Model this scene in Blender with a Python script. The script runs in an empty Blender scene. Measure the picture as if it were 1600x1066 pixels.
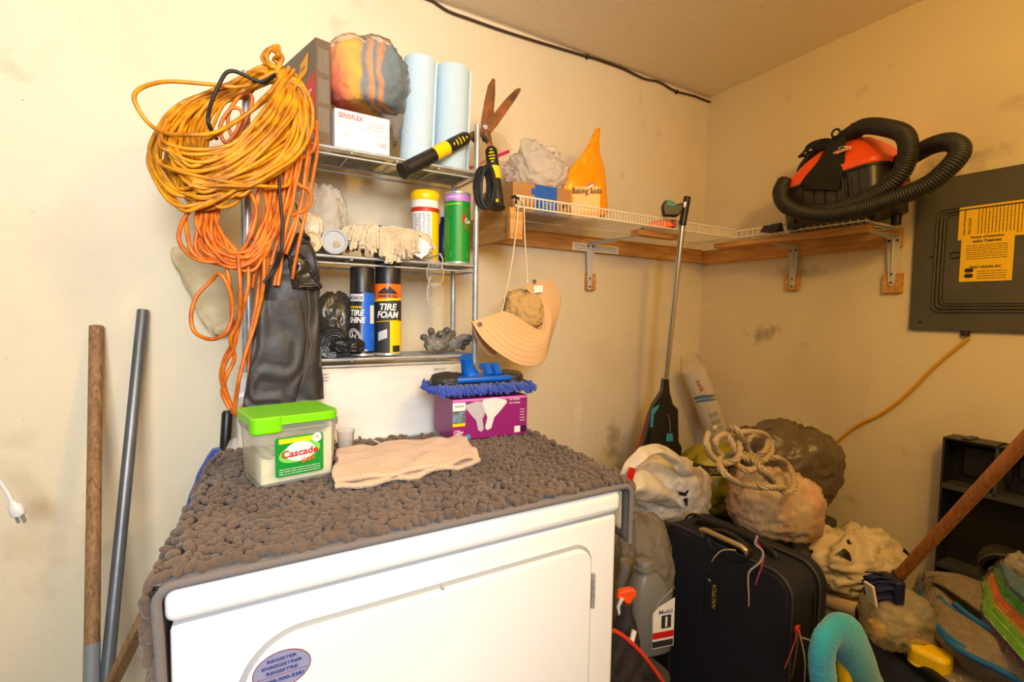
import bpy, bmesh, math, random
from math import sin, cos, pi, radians
from mathutils import Vector, Matrix, noise

V = Vector
# ------------------------------------------------------------------ camera, light, exposure
scn = bpy.context.scene
COL = scn.collection
CAM = V((0.0, 0.0, 1.232))
FPX = 780.6
YAW, PITCH, ROLL = radians(30.83), radians(3.19), radians(.933)
_f = V((sin(YAW) * cos(PITCH), cos(YAW) * cos(PITCH), -sin(PITCH)))
_r = V((cos(YAW), -sin(YAW), 0.0))
_u = _r.cross(_f)
CR = _r * cos(ROLL) + _u * sin(ROLL)
CU = _u * cos(ROLL) - _r * sin(ROLL)
CF = _f
cd = bpy.data.cameras.new('camera')
cd.sensor_width = 36.0
cd.lens = FPX / 1600 * 36.0
cd.clip_start = 0.01
cam = bpy.data.objects.new('camera', cd)
COL.objects.link(cam)
mw = Matrix(((CR.x, CU.x, -CF.x, CAM.x), (CR.y, CU.y, -CF.y, CAM.y), (CR.z, CU.z, -CF.z, CAM.z), (0, 0, 0, 1)))
cam.matrix_world = mw
scn.camera = cam

scn.view_settings.view_transform = 'Standard'
scn.view_settings.look = 'None'
scn.view_settings.gamma = 1.0
scn.view_settings.use_curve_mapping = False
scn.view_settings.exposure = 0.0

world = bpy.data.worlds.new('world')
scn.world = world
world.use_nodes = True
world.node_tree.nodes['Background'].inputs[0].default_value = (1.0, 0.84, 0.66, 1)
world.node_tree.nodes['Background'].inputs[1].default_value = 0.09


def area(name, loc, target, sx, sy, power, color, spread=180):
    l = bpy.data.lights.new(name, 'AREA')
    l.shape = 'RECTANGLE'
    l.size = sx
    l.size_y = sy
    l.energy = power
    l.color = color
    l.spread = radians(spread)
    o = bpy.data.objects.new(name, l)
    COL.objects.link(o)
    o.location = loc
    d = V(target) - V(loc)
    o.rotation_euler = d.to_track_quat('-Z', 'Y').to_euler()
    return o


# daylight falling in through the open side behind the camera, and the ceiling lamp of the room
area('door_daylight', (-0.35, -1.5, 1.85), (-0.05, 1.5, 2.02), 1.0, 0.8, 44, (0.92, 0.97, 1.0), 122)
pl = bpy.data.lights.new('bare_bulb', 'POINT')
pl.energy = 26.0
pl.color = (1.0, 0.61, 0.13)
pl.shadow_soft_size = 0.07
plo = bpy.data.objects.new('bare_bulb', pl)
COL.objects.link(plo)
plo.location = (0.72, -0.12, 1.95)

# ------------------------------------------------------------------ layout helpers
WY = 1.55      # back wall
WX = 1.943     # right wall


def at(px, py, x=None, y=None, z=None):
    """the point of the place seen at a spot of the 1600x1066 photograph, on a plane x=, y= or z="""
    v = CR * ((px - 800) / FPX) - CU * ((py - 533) / FPX) + CF
    if x is not None:
        t = (x - CAM.x) / v.x
    elif y is not None:
        t = (y - CAM.y) / v.y
    else:
        t = (z - CAM.z) / v.z
    return CAM + v * t


def zc(p):
    return (V(p) - CAM).dot(CF)


def m_(px, p):
    return px * zc(p) / FPX


# ------------------------------------------------------------------ materials
def rgb(r, g, b):
    def f(c):
        c /= 255.0
        return c / 12.92 if c <= 0.04045 else ((c + 0.055) / 1.055) ** 2.4
    return (f(r), f(g), f(b), 1.0)


MATS = {}


def mat(name, col, rough=0.6, metal=0.0, spec=0.5, bump=0.0, bscale=60.0, var=0.0, vscale=12.0, col2=None,
        kind='noise', detail=3.0, coat=0.0, alpha=1.0, sss=0.0, bdist=0.002, sheen=0.0, trans=0.0, stretch=None):
    if name in MATS:
        return MATS[name]
    m = bpy.data.materials.new(name)
    MATS[name] = m
    m.use_nodes = True
    nt = m.node_tree
    b = nt.nodes['Principled BSDF']
    b.inputs['Base Color'].default_value = col
    b.inputs['Roughness'].default_value = rough
    b.inputs['Metallic'].default_value = metal
    b.inputs['Specular IOR Level'].default_value = spec
    if coat:
        b.inputs['Coat Weight'].default_value = coat
    if sheen:
        b.inputs['Sheen Weight'].default_value = sheen
    if alpha < 1:
        b.inputs['Alpha'].default_value = alpha
    if trans:
        b.inputs['Transmission Weight'].default_value = trans
    tc = None
    if bump or var or col2:
        tc = nt.nodes.new('ShaderNodeTexCoord')
        src = tc.outputs['Object']
        if stretch:
            mp = nt.nodes.new('ShaderNodeMapping')
            mp.inputs['Scale'].default_value = stretch
            nt.links.new(src, mp.inputs['Vector'])
            src = mp.outputs['Vector']
    if var or col2:
        n = nt.nodes.new('ShaderNodeTexNoise')
        n.inputs['Scale'].default_value = vscale
        n.inputs['Detail'].default_value = 5
        nt.links.new(src, n.inputs['Vector'])
        mx = nt.nodes.new('ShaderNodeMix')
        mx.data_type = 'RGBA'
        mx.inputs['A'].default_value = col
        c2 = col2 if col2 else tuple(c * (1 - var) for c in col[:3]) + (1,)
        mx.inputs['B'].default_value = c2
        rp = nt.nodes.new('ShaderNodeMapRange')
        rp.inputs['From Min'].default_value = 0.35
        rp.inputs['From Max'].default_value = 0.68
        nt.links.new(n.outputs['Fac'], rp.inputs['Value'])
        nt.links.new(rp.outputs['Result'], mx.inputs['Factor'])
        nt.links.new(mx.outputs['Result'], b.inputs['Base Color'])
    if bump:
        if kind == 'voronoi':
            n2 = nt.nodes.new('ShaderNodeTexVoronoi')
            out = n2.outputs['Distance']
        else:
            n2 = nt.nodes.new('ShaderNodeTexNoise')
            n2.inputs['Detail'].default_value = detail
            out = n2.outputs['Fac']
        n2.inputs['Scale'].default_value = bscale
        nt.links.new(src, n2.inputs['Vector'])
        bp = nt.nodes.new('ShaderNodeBump')
        bp.inputs['Strength'].default_value = bump
        bp.inputs['Distance'].default_value = bdist
        nt.links.new(out, bp.inputs['Height'])
        nt.links.new(bp.outputs['Normal'], b.inputs['Normal'])
    return m


def film(name, tint, clear=0.5, rough=0.25, bump=0.6, bscale=25.0, gloss=0.10):
    """thin plastic film: part see-through, part milky, part glossy"""
    if name in MATS:
        return MATS[name]
    m = bpy.data.materials.new(name)
    MATS[name] = m
    m.use_nodes = True
    nt = m.node_tree
    for n in list(nt.nodes):
        nt.nodes.remove(n)
    out = nt.nodes.new('ShaderNodeOutputMaterial')
    tr = nt.nodes.new('ShaderNodeBsdfTransparent')
    tr.inputs[0].default_value = tuple(min(1, .35 + .65 * c) for c in tint[:3]) + (1,)
    df = nt.nodes.new('ShaderNodeBsdfDiffuse')
    df.inputs[0].default_value = tint
    tl = nt.nodes.new('ShaderNodeBsdfTranslucent')
    tl.inputs[0].default_value = tint
    gl = nt.nodes.new('ShaderNodeBsdfGlossy')
    gl.inputs['Roughness'].default_value = rough
    gl.inputs[0].default_value = (1, 1, 1, 1)
    m1 = nt.nodes.new('ShaderNodeMixShader')
    m1.inputs[0].default_value = 0.5
    m2 = nt.nodes.new('ShaderNodeMixShader')
    m2.inputs[0].default_value = clear
    m3 = nt.nodes.new('ShaderNodeMixShader')
    tc = nt.nodes.new('ShaderNodeTexCoord')
    n2 = nt.nodes.new('ShaderNodeTexNoise')
    n2.inputs['Scale'].default_value = bscale
    n2.inputs['Detail'].default_value = 4
    n2.inputs['Distortion'].default_value = 1.2
    bp = nt.nodes.new('ShaderNodeBump')
    bp.inputs['Strength'].default_value = bump
    bp.inputs['Distance'].default_value = 0.01
    fr = nt.nodes.new('ShaderNodeLayerWeight')
    fr.inputs['Blend'].default_value = gloss
    L = nt.links.new
    L(tc.outputs['Object'], n2.inputs['Vector'])
    L(n2.outputs['Fac'], bp.inputs['Height'])
    for s in (df, tl, gl, fr):
        L(bp.outputs['Normal'], s.inputs['Normal'])
    L(df.outputs[0], m1.inputs[1]); L(tl.outputs[0], m1.inputs[2])
    L(m1.outputs[0], m2.inputs[1]); L(tr.outputs[0], m2.inputs[2])
    L(fr.outputs['Fresnel'], m3.inputs[0])
    L(m2.outputs[0], m3.inputs[1]); L(gl.outputs[0], m3.inputs[2])
    L(m3.outputs[0], out.inputs[0])
    return m


def wood(name, c1, c2, scale=1.0, axis='X', rough=0.7):
    if name in MATS:
        return MATS[name]
    m = mat(name, c1, rough, bump=0.15, bscale=120)
    nt = m.node_tree
    b = nt.nodes['Principled BSDF']
    tc = nt.nodes.new('ShaderNodeTexCoord')
    mp = nt.nodes.new('ShaderNodeMapping')
    s = {'X': (1.2, 14, 14), 'Y': (14, 1.2, 14), 'Z': (14, 14, 1.2)}[axis]
    mp.inputs['Scale'].default_value = tuple(k * scale for k in s)
    n = nt.nodes.new('ShaderNodeTexNoise')
    n.inputs['Scale'].default_value = 3.0
    n.inputs['Detail'].default_value = 6
    n.inputs['Distortion'].default_value = 1.5
    cr = nt.nodes.new('ShaderNodeValToRGB')
    cr.color_ramp.elements[0].position = 0.32
    cr.color_ramp.elements[0].color = c2
    cr.color_ramp.elements[1].position = 0.68
    cr.color_ramp.elements[1].color = c1
    L = nt.links.new
    L(tc.outputs['Object'], mp.inputs[0]); L(mp.outputs[0], n.inputs['Vector'])
    L(n.outputs['Fac'], cr.inputs[0]); L(cr.outputs[0], b.inputs['Base Color'])
    return m


def wall_mat(name, col, dirt):
    m = mat(name, col, 0.62, bump=0.35, bscale=110, bdist=0.0025, detail=2.5, spec=0.3)
    nt = m.node_tree
    b = nt.nodes['Principled BSDF']
    L = nt.links.new
    tc = nt.nodes.new('ShaderNodeTexCoord')
    prev = None
    # broad smudges, then small scuffs, then specks
    for scale, lo, hi, c, k in ((1.7, 0.52, 0.80, dirt, 0.30), (9.0, 0.66, 0.80, dirt, 0.30), (46.0, 0.745, 0.80, rgb(70, 50, 38), 0.6)):
        n = nt.nodes.new('ShaderNodeTexNoise')
        n.inputs['Scale'].default_value = scale
        n.inputs['Detail'].default_value = 4
        L(tc.outputs['Object'], n.inputs['Vector'])
        r = nt.nodes.new('ShaderNodeMapRange')
        r.inputs['From Min'].default_value = lo
        r.inputs['From Max'].default_value = hi
        r.inputs['To Max'].default_value = k
        L(n.outputs['Fac'], r.inputs['Value'])
        mx = nt.nodes.new('ShaderNodeMix')
        mx.data_type = 'RGBA'
        if prev is None:
            mx.inputs['A'].default_value = col
        else:
            L(prev, mx.inputs['A'])
        mx.inputs['B'].default_value = c
        L(r.outputs['Result'], mx.inputs['Factor'])
        prev = mx.outputs['Result']
    # worn, stained and other darker or paler patches with a place of their own
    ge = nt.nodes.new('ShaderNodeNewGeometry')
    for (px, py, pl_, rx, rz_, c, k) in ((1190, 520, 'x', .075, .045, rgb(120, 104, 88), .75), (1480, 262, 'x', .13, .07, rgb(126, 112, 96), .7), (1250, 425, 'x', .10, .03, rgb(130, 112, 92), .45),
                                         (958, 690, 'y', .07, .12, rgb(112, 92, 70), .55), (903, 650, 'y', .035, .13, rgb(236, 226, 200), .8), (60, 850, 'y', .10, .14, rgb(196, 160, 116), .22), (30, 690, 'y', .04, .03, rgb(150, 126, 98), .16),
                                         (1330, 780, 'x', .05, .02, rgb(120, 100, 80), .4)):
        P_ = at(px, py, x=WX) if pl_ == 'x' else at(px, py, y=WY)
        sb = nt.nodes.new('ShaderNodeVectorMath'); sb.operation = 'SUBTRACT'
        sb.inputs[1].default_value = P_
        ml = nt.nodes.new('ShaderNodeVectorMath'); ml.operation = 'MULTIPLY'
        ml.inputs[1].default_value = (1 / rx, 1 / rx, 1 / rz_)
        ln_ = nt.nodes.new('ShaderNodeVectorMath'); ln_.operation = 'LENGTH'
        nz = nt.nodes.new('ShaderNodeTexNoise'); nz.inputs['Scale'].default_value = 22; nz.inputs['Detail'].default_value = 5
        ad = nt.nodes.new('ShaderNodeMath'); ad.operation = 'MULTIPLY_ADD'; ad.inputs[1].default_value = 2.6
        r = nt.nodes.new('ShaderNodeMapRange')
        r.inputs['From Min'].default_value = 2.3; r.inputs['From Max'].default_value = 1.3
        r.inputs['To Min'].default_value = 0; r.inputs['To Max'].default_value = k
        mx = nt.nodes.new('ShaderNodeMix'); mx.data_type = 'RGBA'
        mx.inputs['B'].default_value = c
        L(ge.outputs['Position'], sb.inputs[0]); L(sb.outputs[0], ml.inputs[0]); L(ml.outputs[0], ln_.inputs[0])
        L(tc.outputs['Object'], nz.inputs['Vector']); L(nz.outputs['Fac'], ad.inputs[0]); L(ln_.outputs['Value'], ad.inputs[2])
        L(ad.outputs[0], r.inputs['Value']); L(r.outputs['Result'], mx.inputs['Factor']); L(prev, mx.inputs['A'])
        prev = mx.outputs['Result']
    L(prev, b.inputs['Base Color'])
    return m


M = dict(
    wall=wall_mat('cream_wall_paint', (0.78, 0.67, 0.485, 1), rgb(150, 118, 84)),
    ceil=mat('ceiling_paint', (0.86, 0.76, 0.62, 1), 0.8, bump=0.7, bscale=120, bdist=0.004),
    concrete=mat('concrete', rgb(120, 112, 100), 0.9, bump=0.3, bscale=30, var=0.3),
    dryer=mat('white_enamel', (0.90, 0.90, 0.90, 1), 0.25, coat=0.3),
    gap=mat('grey_seam', rgb(168, 170, 174), 0.6),
    chrome=mat('chrome', (0.50, 0.51, 0.53, 1), 0.36, metal=0.4, bump=0.3, bscale=200, bdist=0.0005, var=0.3, vscale=40),
    wirewhite=mat('white_vinyl_wire', rgb(238, 228, 208), 0.4),
    blackp=mat('black_plastic', (0.013, 0.012, 0.012, 1), 0.38, bump=0.1, bscale=200),
    blackr=mat('black_rubber', (0.012, 0.011, 0.010, 1), 0.5, bump=0.15, bscale=300),
    darkgrey=mat('dark_grey_plastic', (0.05, 0.052, 0.055, 1), 0.5, bump=0.1, bscale=200),
    greyp=mat('grey_plastic', rgb(118, 118, 116), 0.35, spec=0.5),
    yellowc=mat('yellow_cord_sheath', rgb(222, 150, 8), 0.42, bump=.3, bscale=90, var=0.35, vscale=30, col2=rgb(160, 96, 14)),
    orangec=mat('orange_cord_sheath', rgb(222, 122, 24), 0.42, bump=.3, bscale=90, var=0.35, vscale=30, col2=rgb(172, 76, 16)),
    pile=mat('brown_grey_chenille', rgb(108, 87, 72), 0.95, bump=0.8, bscale=500, bdist=0.002, var=0.35, vscale=9, sheen=0.3),
    backing=mat('grey_rug_backing', rgb(118, 110, 108), 0.9, bump=0.4, bscale=300),
    beigecloth=mat('beige_cloth', rgb(196, 184, 152), 0.95, bump=0.6, bscale=300),
    white=mat('white_plastic', rgb(236, 234, 230), 0.35),
    whitepaper=mat('white_card', rgb(236, 232, 226), 0.7),
    lime=mat('lime_green_plastic', rgb(120, 214, 14), 0.35),
    green=mat('label_green', rgb(8, 140, 44), 0.4),
    red=mat('red_print', rgb(200, 20, 26), 0.45),
    darkred=mat('dark_red_print', rgb(140, 14, 20), 0.4),
    yellow=mat('yellow_plastic', rgb(250, 205, 8), 0.35),
    orange=mat('orange_plastic', rgb(250, 88, 14), 0.35, bump=0.08, bscale=200),
    purple=mat('purple_card', rgb(142, 28, 112), 0.4, bump=0.05),
    lilac=mat('lilac_print', rgb(190, 120, 220), 0.4),
    blue=mat('blue_plastic', rgb(8, 96, 200), 0.3),
    bluechen=mat('blue_chenille', rgb(52, 82, 190), 0.95, bump=0.6, bscale=500, sheen=0.3, var=0.25),
    teal=mat('teal_plastic', rgb(24, 118, 112), 0.4),
    cyan=mat('cyan_plastic', rgb(60, 150, 190), 0.4),
    turq=mat('turquoise_microfibre', rgb(50, 178, 214), 0.95, bump=0.8, bscale=160, bdist=0.004, sheen=0.4, var=0.2),
    wlight=wood('pine_wood', rgb(222, 170, 96), rgb(188, 124, 56), 1.0, 'X'),
    wlightY=wood('pine_wood_lengthwise', rgb(222, 170, 96), rgb(188, 124, 56), 1.0, 'Y'),
    wstick=wood('worn_brown_wood', rgb(168, 128, 84), rgb(116, 80, 48), 3.0, 'Z'),
    whandle=wood('varnished_handle_wood', rgb(192, 122, 58), rgb(146, 84, 36), 2.6, 'Z', 0.45),
    card=mat('brown_cardboard', rgb(186, 134, 78), 0.8, bump=0.1, bscale=40, var=0.15),
    tape=mat('blue_tape', rgb(20, 92, 190), 0.5),
    fringe=mat('oatmeal_yarn', rgb(224, 202, 168), 0.95, bump=1.0, bscale=260, bdist=0.003, var=0.3, vscale=30, sheen=0.3),
    gloveg=mat('grey_knit', rgb(160, 154, 144), 0.9, bump=0.8, bscale=300, col2=rgb(84, 80, 74), vscale=24),
    towel=mat('peach_terry', rgb(226, 188, 156), 0.95, bump=1.0, bscale=220, bdist=0.004, sheen=0.4, var=0.12),
    papertowel=mat('pale_blue_paper', rgb(190, 214, 232), 0.9, bump=0.7, bscale=160, bdist=0.003),
    rust=mat('rusty_steel', rgb(150, 92, 46), 0.55, metal=0.35, bump=0.5, bscale=120, col2=rgb(88, 62, 44), vscale=22),
    hat=mat('tan_canvas', rgb(222, 182, 134), 0.9, bump=0.3, bscale=300),
    hatin=mat('tan_canvas_lining', rgb(196, 158, 98), 0.9, bump=0.5, bscale=60, bdist=0.006),
    string=mat('cream_string', rgb(230, 214, 180), 0.9, bump=0.5, bscale=500),
    rope=mat('beige_rope', rgb(190, 168, 132), 0.95, bump=0.8, bscale=400),
    navy=mat('navy_nylon', (0.008, 0.009, 0.022, 1), 0.75, bump=0.4, bscale=500),
    steelgrey=mat('grey_steel_paint', rgb(86, 82, 72), 0.5, var=0.25, vscale=7, bump=0.08, bscale=200),
    notice=mat('yellow_paper', rgb(250, 200, 22), 0.7),
    ink=mat('black_ink', (0.02, 0.02, 0.02, 1), 0.6),
    inkblue=mat('navy_ink', rgb(50, 60, 130), 0.5),
    bracket=mat('white_steel', rgb(206, 200, 198), 0.45),
    galv=mat('grey_conduit', rgb(122, 124, 128), 0.4, metal=0.6, bump=0.2, bscale=60, var=0.2),
    blackcloth=mat('black_nylon_cloth', (0.030, 0.026, 0.024, 1), 0.50, bump=0.5, bscale=14, bdist=0.008, spec=0.5),
    blackbag=mat('black_bag_film', (0.014, 0.013, 0.013, 1), 0.35, bump=0.8, bscale=30, bdist=0.01),
    soda=mat('orange_bag_film', rgb(250, 160, 14), 0.3, bump=0.7, bscale=18, bdist=0.012),
    whitebag=mat('white_bag_film', rgb(226, 216, 200), 0.35, bump=0.8, bscale=22, bdist=0.012, spec=0.5),
    greenbag=mat('olive_yellow_film', rgb(160, 150, 30), 0.35, bump=0.8, bscale=20, bdist=0.012),
    brownbag=mat('grey_brown_film', rgb(104, 90, 74), 0.32, bump=0.8, bscale=16, bdist=0.015),
    pinkbag=mat('white_film_with_pink', rgb(206, 188, 162), 0.42, bump=0.9, bscale=20, bdist=0.014, col2=rgb(208, 158, 134), vscale=8, stretch=(1.6, 1.6, .35)),
    greyterry=mat('grey_microfibre', rgb(146, 130, 108), 0.95, bump=1.0, bscale=200, bdist=0.005, var=0.25, vscale=60),
    blueedge=mat('blue_hem', rgb(28, 104, 168), 0.85, bump=0.5, bscale=300),
    clearf=film('clear_film', (0.80, 0.78, 0.74, 1), 0.52),
    milkf=film('milky_film', (0.86, 0.82, 0.74, 1), 0.25),
    greyf=film('smoky_film', (0.50, 0.46, 0.40, 1), 0.30),
    tubf=film('frosted_tub', (0.90, 0.92, 0.88, 1), 0.66, bump=0.05),
    glass=film('clear_plastic', (0.97, 0.96, 0.94, 1), 0.72, rough=0.08, bump=0.0, gloss=0.08),
)


# ------------------------------------------------------------------ object helpers
def tag(o, label, cat, group=None, kind=None):
    o['label'] = label
    o['category'] = cat
    if group:
        o['group'] = group
    if kind:
        o['kind'] = kind
    return o


def thing(name, label, cat, loc=(0, 0, 0), group=None):
    o = bpy.data.objects.new(name, None)
    o.empty_display_size = 0.02
    COL.objects.link(o)
    o.location = loc
    return tag(o, label, cat, group)


def link(name, me, m, parent=None, smooth=True):
    """vertices are given in world coordinates; the object's origin moves to its parent's place"""
    o = bpy.data.objects.new(name, me)
    COL.objects.link(o)
    if m is not None:
        if isinstance(m, (list, tuple)):
            for k in m:
                me.materials.append(k)
        else:
            me.materials.append(m)
    base = V((0, 0, 0))
    if parent is not None:
        o.parent = parent
        q = parent
        while q is not None:
            base += V(q.location)
            q = q.parent
        me.transform(Matrix.Translation(-base))
    else:
        if len(me.vertices):
            xs = [v.co for v in me.vertices]
            c = V((sum(v.x for v in xs) / len(xs), sum(v.y for v in xs) / len(xs), min(v.z for v in xs)))
            me.transform(Matrix.Translation(-c))
            o.location = c
    if smooth:
        for p in me.polygons:
            p.use_smooth = True
    return o


def mod_bevel(o, w, seg=2, ang=35):
    md = o.modifiers.new('bevel', 'BEVEL')
    md.width = w
    md.segments = seg
    md.limit_method = 'ANGLE'
    md.angle_limit = radians(ang)
    return o


def mod_solid(o, t, off=0.0):
    md = o.modifiers.new('solid', 'SOLIDIFY')
    md.thickness = t
    md.offset = off
    return o


def mod_sub(o, n=1):
    md = o.modifiers.new('sub', 'SUBSURF')
    md.levels = n
    md.render_levels = n
    return o


def frame(x, y=None):
    """orthonormal axes from an x direction (and a rough y)"""
    x = V(x).normalized()
    z = V((0, 0, 1))
    if y is None:
        y = z.cross(x)
        if y.length < 1e-4:
            y = V((0, 1, 0))
    y = V(y)
    y = (y - x * y.dot(x)).normalized()
    return x, y, x.cross(y)


def catmull(pts, n, closed=False):
    pts = [V(p) for p in pts]
    out = []
    N = len(pts)
    segs = N if closed else N - 1
    for i in range(segs):
        if closed:
            a, b, c, d = pts[(i - 1) % N], pts[i], pts[(i + 1) % N], pts[(i + 2) % N]
        else:
            a, b, c, d = pts[max(i - 1, 0)], pts[i], pts[i + 1], pts[min(i + 2, N - 1)]
        for k in range(n):
            t = k / n
            out.append(0.5 * ((2 * b) + (c - a) * t + (2 * a - 5 * b + 4 * c - d) * t * t + (3 * b - a - 3 * c + d) * t ** 3))
    if not closed:
        out.append(pts[-1])
    return out


class MB:
    def __init__(s):
        s.v = []
        s.f = []
        s.mi = []

    def add(s, vs, fs, mi=0):
        b = len(s.v)
        s.v += [tuple(v) for v in vs]
        s.f += [tuple(i + b for i in f) for f in fs]
        s.mi += [mi] * len(fs)
        return s

    def box(s, p0, p1, ax=None, mi=0):
        """axis box, or with ax=(origin, X, Y, Z) a box in that frame"""
        c = []
        for z in (p0[2], p1[2]):
            for y in (p0[1], p1[1]):
                for x in (p0[0], p1[0]):
                    c.append(V((x, y, z)))
        if ax:
            O, X, Y, Z = ax
            c = [V(O) + V(X) * q.x + V(Y) * q.y + V(Z) * q.z for q in c]
        return s.add(c, [(0, 2, 3, 1), (4, 5, 7, 6), (0, 1, 5, 4), (2, 6, 7, 3), (0, 4, 6, 2), (1, 3, 7, 5)], mi)

    def tube(s, pts, r, n=8, closed=False, cap=True, flat=1.0, up=None, mi=0):
        pts = [V(p) for p in pts]
        N = len(pts)
        rr = r if isinstance(r, (list, tuple)) else [r] * N
        T = []
        for i in range(N):
            if closed:
                t = pts[(i + 1) % N] - pts[(i - 1) % N]
            else:
                t = pts[min(i + 1, N - 1)] - pts[max(i - 1, 0)]
            T.append(t.normalized() if t.length > 1e-9 else V((0, 0, 1)))
        u = V(up) if up else (V((0, 0, 1)) if abs(T[0].z) < 0.9 else V((1, 0, 0)))
        vs = []
        for i in range(N):
            u = (u - T[i] * u.dot(T[i]))
            if u.length < 1e-6:
                u = T[i].orthogonal()
            u.normalize()
            w = T[i].cross(u)
            for k in range(n):
                a = 2 * pi * k / n
                vs.append(pts[i] + u * (cos(a) * rr[i] * flat) + w * (sin(a) * rr[i]))
        fs = []
        M_ = N if closed else N - 1
        for i in range(M_):
            j = (i + 1) % N
            for k in range(n):
                l = (k + 1) % n
                fs.append((i * n + k, i * n + l, j * n + l, j * n + k))
        if cap and not closed:
            fs.append(tuple(range(n))[::-1])
            fs.append(tuple((N - 1) * n + k for k in range(n)))
        return s.add(vs, fs, mi)

    def cyl(s, a, b, r, n=16, r2=None, mi=0):
        return s.tube([a, b], [r, r if r2 is None else r2], n, mi=mi)

    def lathe(s, O, axis, prof, n=32, up=None, mi=0, a0=0.0, a1=2 * pi, sx=1.0, sy=1.0):
        """prof: (radius, height) pairs along axis"""
        Z = V(axis).normalized()
        X = V(up) if up else (V((1, 0, 0)) if abs(Z.x) < 0.9 else V((0, 1, 0)))
        X = (X - Z * X.dot(Z)).normalized()
        Y = Z.cross(X)
        full = abs(a1 - a0 - 2 * pi) < 1e-6
        cols = n if full else n + 1
        vs = []
        for (r, h) in prof:
            for k in range(cols):
                a = a0 + (a1 - a0) * k / n
                vs.append(V(O) + Z * h + X * (cos(a) * r * sx) + Y * (sin(a) * r * sy))
        fs = []
        for i in range(len(prof) - 1):
            for k in range(n):
                l = (k + 1) % cols
                fs.append((i * cols + k, i * cols + l, (i + 1) * cols + l, (i + 1) * cols + k))
        if full:
            if prof[0][0] > 1e-5:
                fs.append(tuple(range(cols))[::-1])
            if prof[-1][0] > 1e-5:
                fs.append(tuple((len(prof) - 1) * cols + k for k in range(cols)))
        return s.add(vs, fs, mi)

    def prism(s, poly, O, X, Y, N, t, mi=0):
        """flat polygon (2D) in the frame O,X,Y, thickened by t along N"""
        a = [V(O) + V(X) * p[0] + V(Y) * p[1] for p in poly]
        b = [p + V(N) * t for p in a]
        n = len(poly)
        fs = [tuple(range(n))[::-1], tuple(range(n, 2 * n))]
        for i in range(n):
            j = (i + 1) % n
            fs.append((i, j, n + j, n + i))
        return s.add(a + b, fs, mi)

    def build(s, name, m, parent=None, smooth=False, bevel=0.0, seg=2, merge=False):
        me = bpy.data.meshes.new(name)
        me.from_pydata(s.v, [], s.f)
        me.update()
        bm = bmesh.new()
        bm.from_mesh(me)
        if merge:
            bmesh.ops.remove_doubles(bm, verts=bm.verts, dist=1e-5)
        bmesh.ops.recalc_face_normals(bm, faces=bm.faces)
        bm.to_mesh(me)
        bm.free()
        if any(s.mi) and not merge:
            for p, k in zip(me.polygons, s.mi):
                p.material_index = k
        o = link(name, me, m, parent, smooth)
        if bevel:
            mod_bevel(o, bevel, seg)
            for p in me.polygons:
                p.use_smooth = True
            try:
                me.set_sharp_from_angle(angle=radians(50))
            except Exception:
                pass
        elif smooth:
            try:
                me.set_sharp_from_angle(angle=radians(55))
            except Exception:
                pass
        return o


def grid_mesh(mb, P, nu, nv, closed_u=False, cap=False, mi=0):
    """P(i, j) -> Vector, i<nu, j<nv"""
    vs = [P(i, j) for j in range(nv) for i in range(nu)]
    fs = []
    for j in range(nv - 1):
        for i in range(nu if closed_u else nu - 1):
            l = (i + 1) % nu
            fs.append((j * nu + i, j * nu + l, (j + 1) * nu + l, (j + 1) * nu + i))
    if cap and closed_u:
        fs.append(tuple(range(nu))[::-1])
        fs.append(tuple((nv - 1) * nu + k for k in range(nu)))
    return mb.add(vs, fs, mi)


def sleeve(rows, y, thick, seed=0, nv=40, nu=40, fold=0.006, ff=6.0, wr=0.004, facing=None, power=0.7):
    """a closed crumpled body between left and right outlines given as photo spots (py, xl, xr[, thickness factor])
    on the upright plane at depth y; thick is its half thickness in metres"""
    mb = MB()
    L = catmull([V((r[1], r[0], 0)) for r in rows], 8)
    R = catmull([V((r[2], r[0], r[3] if len(r) > 3 else 1.0)) for r in rows], 8)
    n = len(L)

    def P(i, j):
        t = j / (nv - 1) * (n - 1)
        k = min(int(t), n - 2)
        q = t - k
        a = L[k].lerp(L[k + 1], q)
        b = R[k].lerp(R[k + 1], q)
        yy = y(j / (nv - 1)) if callable(y) else y
        pa = at(a.x, a.y, y=yy)
        pb = at(b.x, b.y, y=yy)
        c = (pa + pb) / 2
        h = (pb - pa) / 2
        d = (c - CAM)
        d.z = 0
        d.normalize()
        an = 2 * pi * i / nu
        ca, sa = cos(an), sin(an)
        ex = abs(ca) ** power * (1 if ca > 0 else -1)
        ey = abs(sa) ** power * (1 if sa > 0 else -1)
        p = c + h * ex + d * (ey * thick * b.z)
        w = noise.noise(V((an * 1.2 + seed, j * 0.05 * ff, seed * 3.1)) * 1.0)
        ph = sin(an * ff + 5 * noise.noise(V((j * 0.07, seed, 0))) + 2 * w)
        p += d * (-abs(ph) * fold * b.z)
        p += noise.noise_vector(p * 28 + V((seed, 0, 0))) * wr
        return p
    grid_mesh(mb, P, nu, nv, closed_u=True, cap=True)
    return mb


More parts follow.
